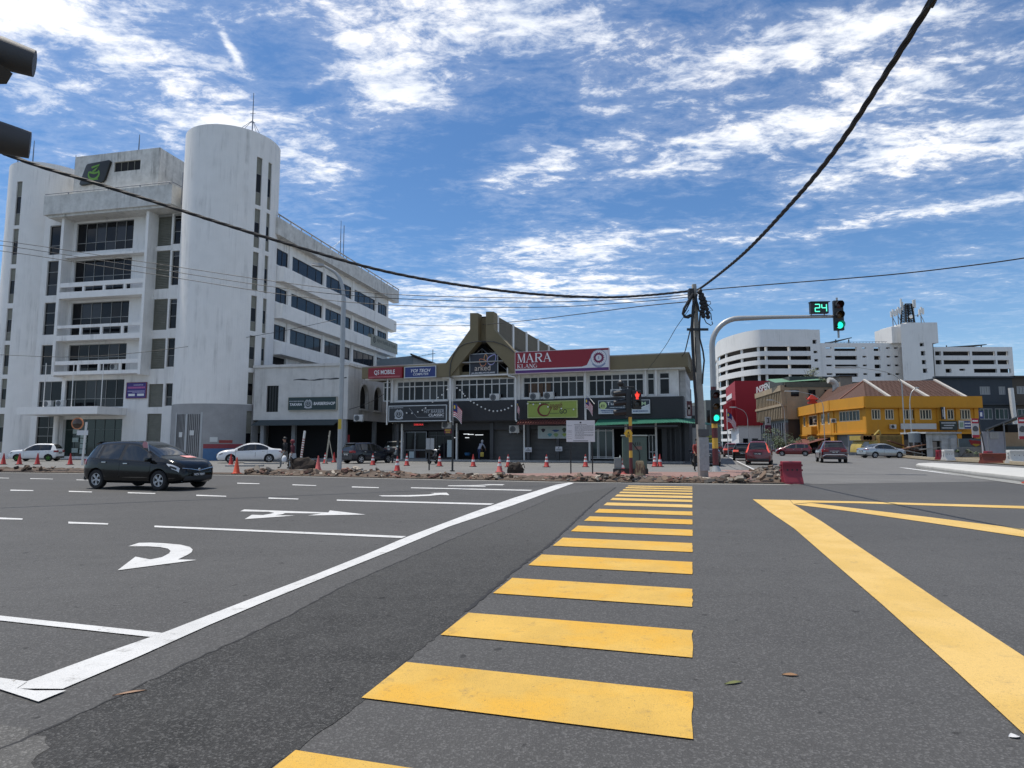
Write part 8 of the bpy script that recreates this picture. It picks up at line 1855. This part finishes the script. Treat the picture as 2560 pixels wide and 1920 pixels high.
# uprooted stumps
def root(label, px, py, w, h):
    p = G(px,py,.04); t = thing('tree_root',label,'stump',p); r = random.Random(px); m = mat('dark_root',(.035,.026,.02),.95,var=.6,vs=9,bump=.8,bs=20)
    b = MB(); n = 12; prof = []
    P = []; F = []
    for j,(rr,z) in enumerate(((1,0),(1.05,.35),(.9,.75),(.6,1.0))):
        for k in range(n): a = 2*math.pi*k/n; q = rr*r.uniform(.78,1.15); P.append((w/2*q*math.cos(a),w/3*q*math.sin(a),h*z*r.uniform(.85,1.1)))
    for j in range(3):
        for k in range(n): F.append((j*n+k,j*n+(k+1)%n,(j+1)*n+(k+1)%n,(j+1)*n+k))
    F.append(tuple(range(3*n,4*n))); b.add(P,F); b.make('root_ball',m,t)
    for k in range(7): a = r.uniform(0,6.28); b = MB(); b.tube([(w*.3*math.cos(a),w*.2*math.sin(a),h*.6),(w*.55*math.cos(a),w*.35*math.sin(a),h*r.uniform(.3,1.1)),(w*.62*math.cos(a+.3),w*.4*math.sin(a+.3),h*r.uniform(0,1.1))],[.05,.035,.015],5); b.make('root',m,t)
root('dark torn tree root lying among the rubble near the first shutter',1288,1182,.75,.5); root('big dark uprooted stump beside the two pedestrians',755,1172,1.5,.62)
# small leaf litter and scraps on the road
def leaf(px, py, l, w, col, label, rot):
    p = G(px,py,.001); t = MB(); n = 8; P = []; 
    for i in range(n+1):
        u = i/n; hw = w*math.sin(math.pi*min(.98,max(.02,u)))**.7; zc = .003*math.sin(3*u)+.002; P += [(l*(u-.5),-hw,zc+.004),(l*(u-.5),0,zc),(l*(u-.5)+.01*math.sin(5*u),hw,zc+.006)]
    t.add(P,[(3*i+k,3*i+k+1,3*i+k+4,3*i+k+3) for i in range(n) for k in range(2)]); o = t.make('leaf',mat('leaf_'+col[0],col[1],.7,var=.3,vs=30)); o.location = p; o.rotation_euler = (0,0,rot); tag(o,label,'leaf')
leaf(1834,1709,.13,.016,('green',(.14,.15,.05)),'curled green brown leaf lying on the asphalt right of the crossing',.35)
leaf(1976,1689,.10,.02,('brown',(.24,.13,.06)),'dry brown leaf lying on the asphalt near the yellow box line',-.1)
leaf(325,1734,.17,.012,('tan',(.30,.18,.11)),'thin tan leaf on the edge of the dark asphalt strip',.5)
leaf(2535,1843,.06,.02,('pale',(.55,.55,.55)),'small white scrap on the asphalt by the yellow line',.2)
# striped warning poles and planks in the forecourt
def pole_thing(name, label, cat, p, top, r_, m):
    t = thing(name,label,cat,p); MB().tube([(0,0,0),top],r_,8).make('shaft',m,t); return t
p = G(751,1158,.03); t = pole_thing('warning_pole','tall pale pole with spiral red marks standing beside the pedestrians','pole',p,(.25,0,2.35),.085,M_PIPE)
for k in range(9): b = MB(); z = .35+.17*k; b.cyl((.106*z,0,z),(.106*z+.012,0,z+.07),.088,n=8); b.make('red_mark',mat('faded_red',(.30,.08,.06),.7),t)
p = G(814,1158,.77); pole_thing('bamboo_stick','thin pale stick standing in the banded cone by the dark opening','stick',p,(.12,0,1.1),.025,mat('pale_stick',(.4,.36,.28),.8))
p = G(833,1152,.5); pole_thing('bamboo_stick','thin stick leaning out of the plain cone by the street lamp','stick',p,(-.3,0,1.4),.025,MATS['pale_stick'])
for a,b_,lbl in ((G(756,1154,.1),G(800,1149,.12),'striped plank lying on the forecourt behind the uprooted stump'),):
    t = thing('plank',lbl,'plank',a); d_ = b_-a
    for k in range(8): q = MB(); q.obox(d_*((k+.5)/8),d_*(.5/8),(0,.06,0),(0,0,.035)); q.make('painted_segment',MATS['faded_red'] if k%2 else M_PIPE,t)
for px,py,l,lbl in ((612,1166,2.2,'pale concrete slab lying flat in front of the white sedan'),(660,1160,2.6,'long pale plank lying between the white sedan and the pedestrians')):
    t = thing('slab',lbl,'slab',G(px,py,.03),rad(8)); q = MB(); q.box(-l/2,l/2,-.25,.25,.0,.1); q.make('block',M_CONC,t,bevel=.01)
b = MB(); b.box(-.35,.35,-.03,.03,0,1.9); o = b.make('red_banner',mat('red_cloth',(.2,.01,.012),.8,var=.2)); o.location = G(838,1145,.3)+Vector((0,3,0)); tag(o,'dark red cloth panel hanging in the shade behind the street lamp','banner')

# ---------------------------------------------------------------- people
def person(label, loc, hd, joints, radii, paints, hair=None, extra=None, group=None):
    """joints: name -> (x,y,z); one skinned body; paints: function z,name -> material index"""
    t = thing('person',label,'person',loc,rad(hd),group)
    names = list(joints); idx = {n:i for i,n in enumerate(names)}
    E_ = [('pelvis','chest'),('chest','neck'),('neck','head'),('head','crown'),('chest','shl'),('shl','ell'),('ell','wrl'),('wrl','hal'),('chest','shr'),('shr','elr'),('elr','wrr'),('wrr','har'),('pelvis','hil'),('hil','knl'),('knl','anl'),('anl','tol'),('pelvis','hir'),('hir','knr'),('knr','anr'),('anr','tor')]
    me = bpy.data.meshes.new('body'); me.from_pydata([joints[n] for n in names],[(idx[a],idx[b]) for a,b in E_],[])
    o = bpy.data.objects.new('body',me); COL.objects.link(o); o.modifiers.new('s','SKIN'); sv = me.skin_vertices[0].data
    for n in names:
        r_ = radii.get(n,.06); sv[idx[n]].radius = r_ if isinstance(r_,tuple) else (r_,r_); sv[idx[n]].use_root = n=='pelvis'
    sd = o.modifiers.new('u','SUBSURF'); sd.levels = 2; sd.render_levels = 2
    dg = bpy.context.evaluated_depsgraph_get(); m2 = bpy.data.meshes.new_from_object(o.evaluated_get(dg)); bpy.data.objects.remove(o)
    mats_,fn = paints; m2.materials.clear(); [m2.materials.append(x) for x in mats_]
    for p in m2.polygons: p.material_index = fn(p.center); p.use_smooth = True
    body = link('body',m2,t)
    hc = Vector(joints['head'])+Vector((0,0,.06))
    f = MB(); [f.ball((hc.x+.092,hc.y+s_*.034,hc.z+.012),.014,5) for s_ in (-1,1)]; f.make('eyes',M_TRIM,t); f = MB(); f.obox((hc.x+.102,hc.y,hc.z-.02),(.014,0,0),(0,.012,0),(0,0,.024)); f.make('nose',SKIN,t); f = MB(); f.obox((hc.x+.092,hc.y,hc.z-.062),(.006,0,0),(0,.024,0),(0,0,.006)); f.make('mouth',mat('lips',(.22,.09,.08),.6),t)
    if hair:
        h = MB(); rr = hair[1]; P = []; n = 12
        for j in range(7):
            ph = math.pi*(.08+.5*j/6*hair[2]); 
            for k in range(n): a = 2*math.pi*k/n; front = max(0,math.cos(a)); q = rr*(1-.10*front*(j>2)); P.append((hc.x-.015+q*math.sin(ph)*math.cos(a)-(.05*front if j>3 else 0),hc.y+q*.92*math.sin(ph)*math.sin(a),hc.z+.02+q*1.05*math.cos(ph)))
        h.add(P,[(j*n+k,j*n+(k+1)%n,(j+1)*n+(k+1)%n,(j+1)*n+k) for j in range(6) for k in range(n)]+[tuple(range(n))]); h.make(hair[3],hair[0],t,smooth=True)
    for sgn,wn,hn in ((1,'wrl','hal'),(-1,'wrr','har')):
        a = Vector(joints[wn]); b = Vector(joints[hn]); d_ = (b-a).normalized(); s_ = d_.orthogonal().normalized()
        for k in range(4): q = MB(); base = b+s_*(.014*(k-1.5)); q.tube([base-d_*.02,base+d_*(.035+.008*(k in(1,2))),base+d_*.062+Vector((.012,0,0))],[.009,.008,.006],5); q.make('finger',SKIN,t)
        q = MB(); q.tube([a+d_*.03+Vector((.015,0,0)),b+Vector((.035,0,0)),b+d_*.03+Vector((.04,0,0))],[.01,.009,.007],5); q.make('thumb',SKIN,t)
    return t
SKIN = mat('skin_brown',(.28,.15,.095),.6); HAIR = mat('black_hair',(.010,.009,.008),.6)
def walker(H=1.7, stride=.28, lean=.03, arm=.2, wide=1.0):
    s_ = H/1.7
    j = dict(pelvis=(0,0,.92),chest=(lean,0,1.25),neck=(lean+.02,0,1.46),head=(lean+.04,0,1.56),crown=(lean+.03,0,1.67),
        shl=(lean,.19*wide,1.39),ell=(lean-arm*.6,.24*wide,1.13),wrl=(lean-arm*.3,.24*wide,.91),hal=(lean-arm*.2,.24*wide,.83),
        shr=(lean,-.19*wide,1.39),elr=(lean+arm*.3,-.24*wide,1.13),wrr=(lean+arm*1.0,-.23*wide,.95),har=(lean+arm*1.3,-.22*wide,.89),
        hil=(0,.10,.88),knl=(stride*.7,.10,.50),anl=(stride*.75,.10,.09),tol=(stride*.75+.16,.11,.035),
        hir=(0,-.10,.88),knr=(-stride*.25,-.10,.50),anr=(-stride*1.0,-.10,.11),tor=(-stride*1.0+.15,-.11,.035))
    j = {k:tuple(c*s_ for c in v) for k,v in j.items()}
    r = dict(pelvis=(.15,.11),chest=(.155,.11),neck=.055,head=.085,crown=.07,shl=.065,shr=.065,ell=.048,elr=.048,wrl=.032,wrr=.032,hal=.036,har=.036,hil=.09,hir=.09,knl=.065,knr=.065,anl=.045,anr=.045,tol=.035,tor=.035)
    return j,{k:(tuple(c*s_ for c in v) if isinstance(v,tuple) else v*s_) for k,v in r.items()}
def cl(n,c): return mat(n,c,.85,var=.2,vs=12)
p = G(712,1171,.05); j,r_ = walker(1.72)
person('man in a black top and grey trousers walking left past the rubble',p,178,j,r_,([cl('black_top',(.012,.012,.014)),cl('grey_trousers',(.17,.18,.18)),SKIN,cl('dark_shoes',(.02,.02,.02))],lambda c: 3 if c.z<.09 else 1 if c.z<.95 else 2 if c.z>1.47 or (abs(c.y)>.19 and c.z<1.02) else 0),(HAIR,.115,1.0,'hair'))
p = G(731,1171.5,.05); j,r_ = walker(1.55,.2)
pw = person('woman in a dark red headscarf and pale skirt carrying a white bag','' or p,176,j,r_,([cl('maroon_top',(.08,.012,.022)),cl('pale_skirt',(.40,.42,.44)),SKIN,cl('dark_shoes',(.02,.02,.02))],lambda c: 3 if c.z<.08 else 1 if c.z<.82 else 2 if (c.z>1.36 and c.x>.07) or (abs(c.y)>.17 and c.z<.92) else 0),(cl('maroon_scarf',(.14,.02,.03)),.125,1.55,'headscarf'))
q = MB(); q.lathe([(.17,.35),(.21,.12),(.20,.5),(.17,.86)],14); q.make('skirt',MATS['pale_skirt'],pw,smooth=True)
bg_ = MB(); bg_.lathe([(.05,0),(.13,.03),(.14,.2),(.09,.32),(.03,.36)],10); o = bg_.make('shopping_bag',mat('white_bag',(.62,.64,.66),.6),smooth=True); o.location = p+Vector((-.36,-.32,.38)); tag(o,'white plastic bag hanging from the hand of the woman in the red headscarf','bag')
p = SHOP.w(SX(1196,.2,1150),.35,.16); j,r_ = walker(1.62,.1,.02)
for k in ('chest','neck','head','crown','shl','shr','ell','elr'): x,y,z = j[k]; b_ = (z-.87)*.5; j[k] = (x+b_,y,z-b_*.28)
j['ell'] = (.42,.23,.98); j['wrl'] = (.52,.2,.82); j['hal'] = (.55,.19,.76); j['elr'] = (.42,-.23,.98); j['wrr'] = (.52,-.2,.82); j['har'] = (.55,-.19,.76)
person('person in a grey shirt and blue jeans bending at the open shop entrance',p,48,j,r_,([cl('grey_shirt',(.30,.32,.38)),cl('blue_jeans',(.03,.045,.11)),SKIN,cl('dark_shoes',(.02,.02,.02))],lambda c: 3 if c.z<.09 else 1 if c.z<.88 and c.x<.25 else 2 if (abs(c.y)>.15 and c.x>.44) else 0),(cl('pale_cap',(.45,.46,.47)),.115,1.0,'cap'))
o = MB(); o.box(-.14,.14,-.1,.1,0,.36); o = o.make('yellow_bag',mat('yellow_plastic',(.42,.32,.05),.6,var=.3,vs=6),bevel=.05); o.location = SHOP.w(SX(1205,.2,1150),.2,.42); tag(o,'yellow bag held by the bending person at the shop entrance','bag')
o = MB(); o.lathe([(.2,0),(.26,.2),(.27,.22)],12); o = o.make('blue_basin',mat('blue_plastic',(.02,.10,.22),.5)); o.location = SHOP.w(SX(1166,1.2,1150),1.4,.5); tag(o,'blue plastic basin in the dark shop entrance','basin')
p = G(1742,1180,.05); j,r_ = walker(1.62,.12)
person('person in a dark red shirt and black trousers standing behind the utility pole',p+Vector((.18,.5,0)),-80,j,r_,([cl('rust_shirt',(.22,.035,.03)),cl('black_trousers',(.012,.012,.013)),SKIN,cl('dark_shoes',(.02,.02,.02))],lambda c: 3 if c.z<.09 else 1 if c.z<.9 else 2 if c.z>1.4 or (abs(c.y)>.19 and c.z<1.0) else 0),(HAIR,.112,1.0,'hair'))
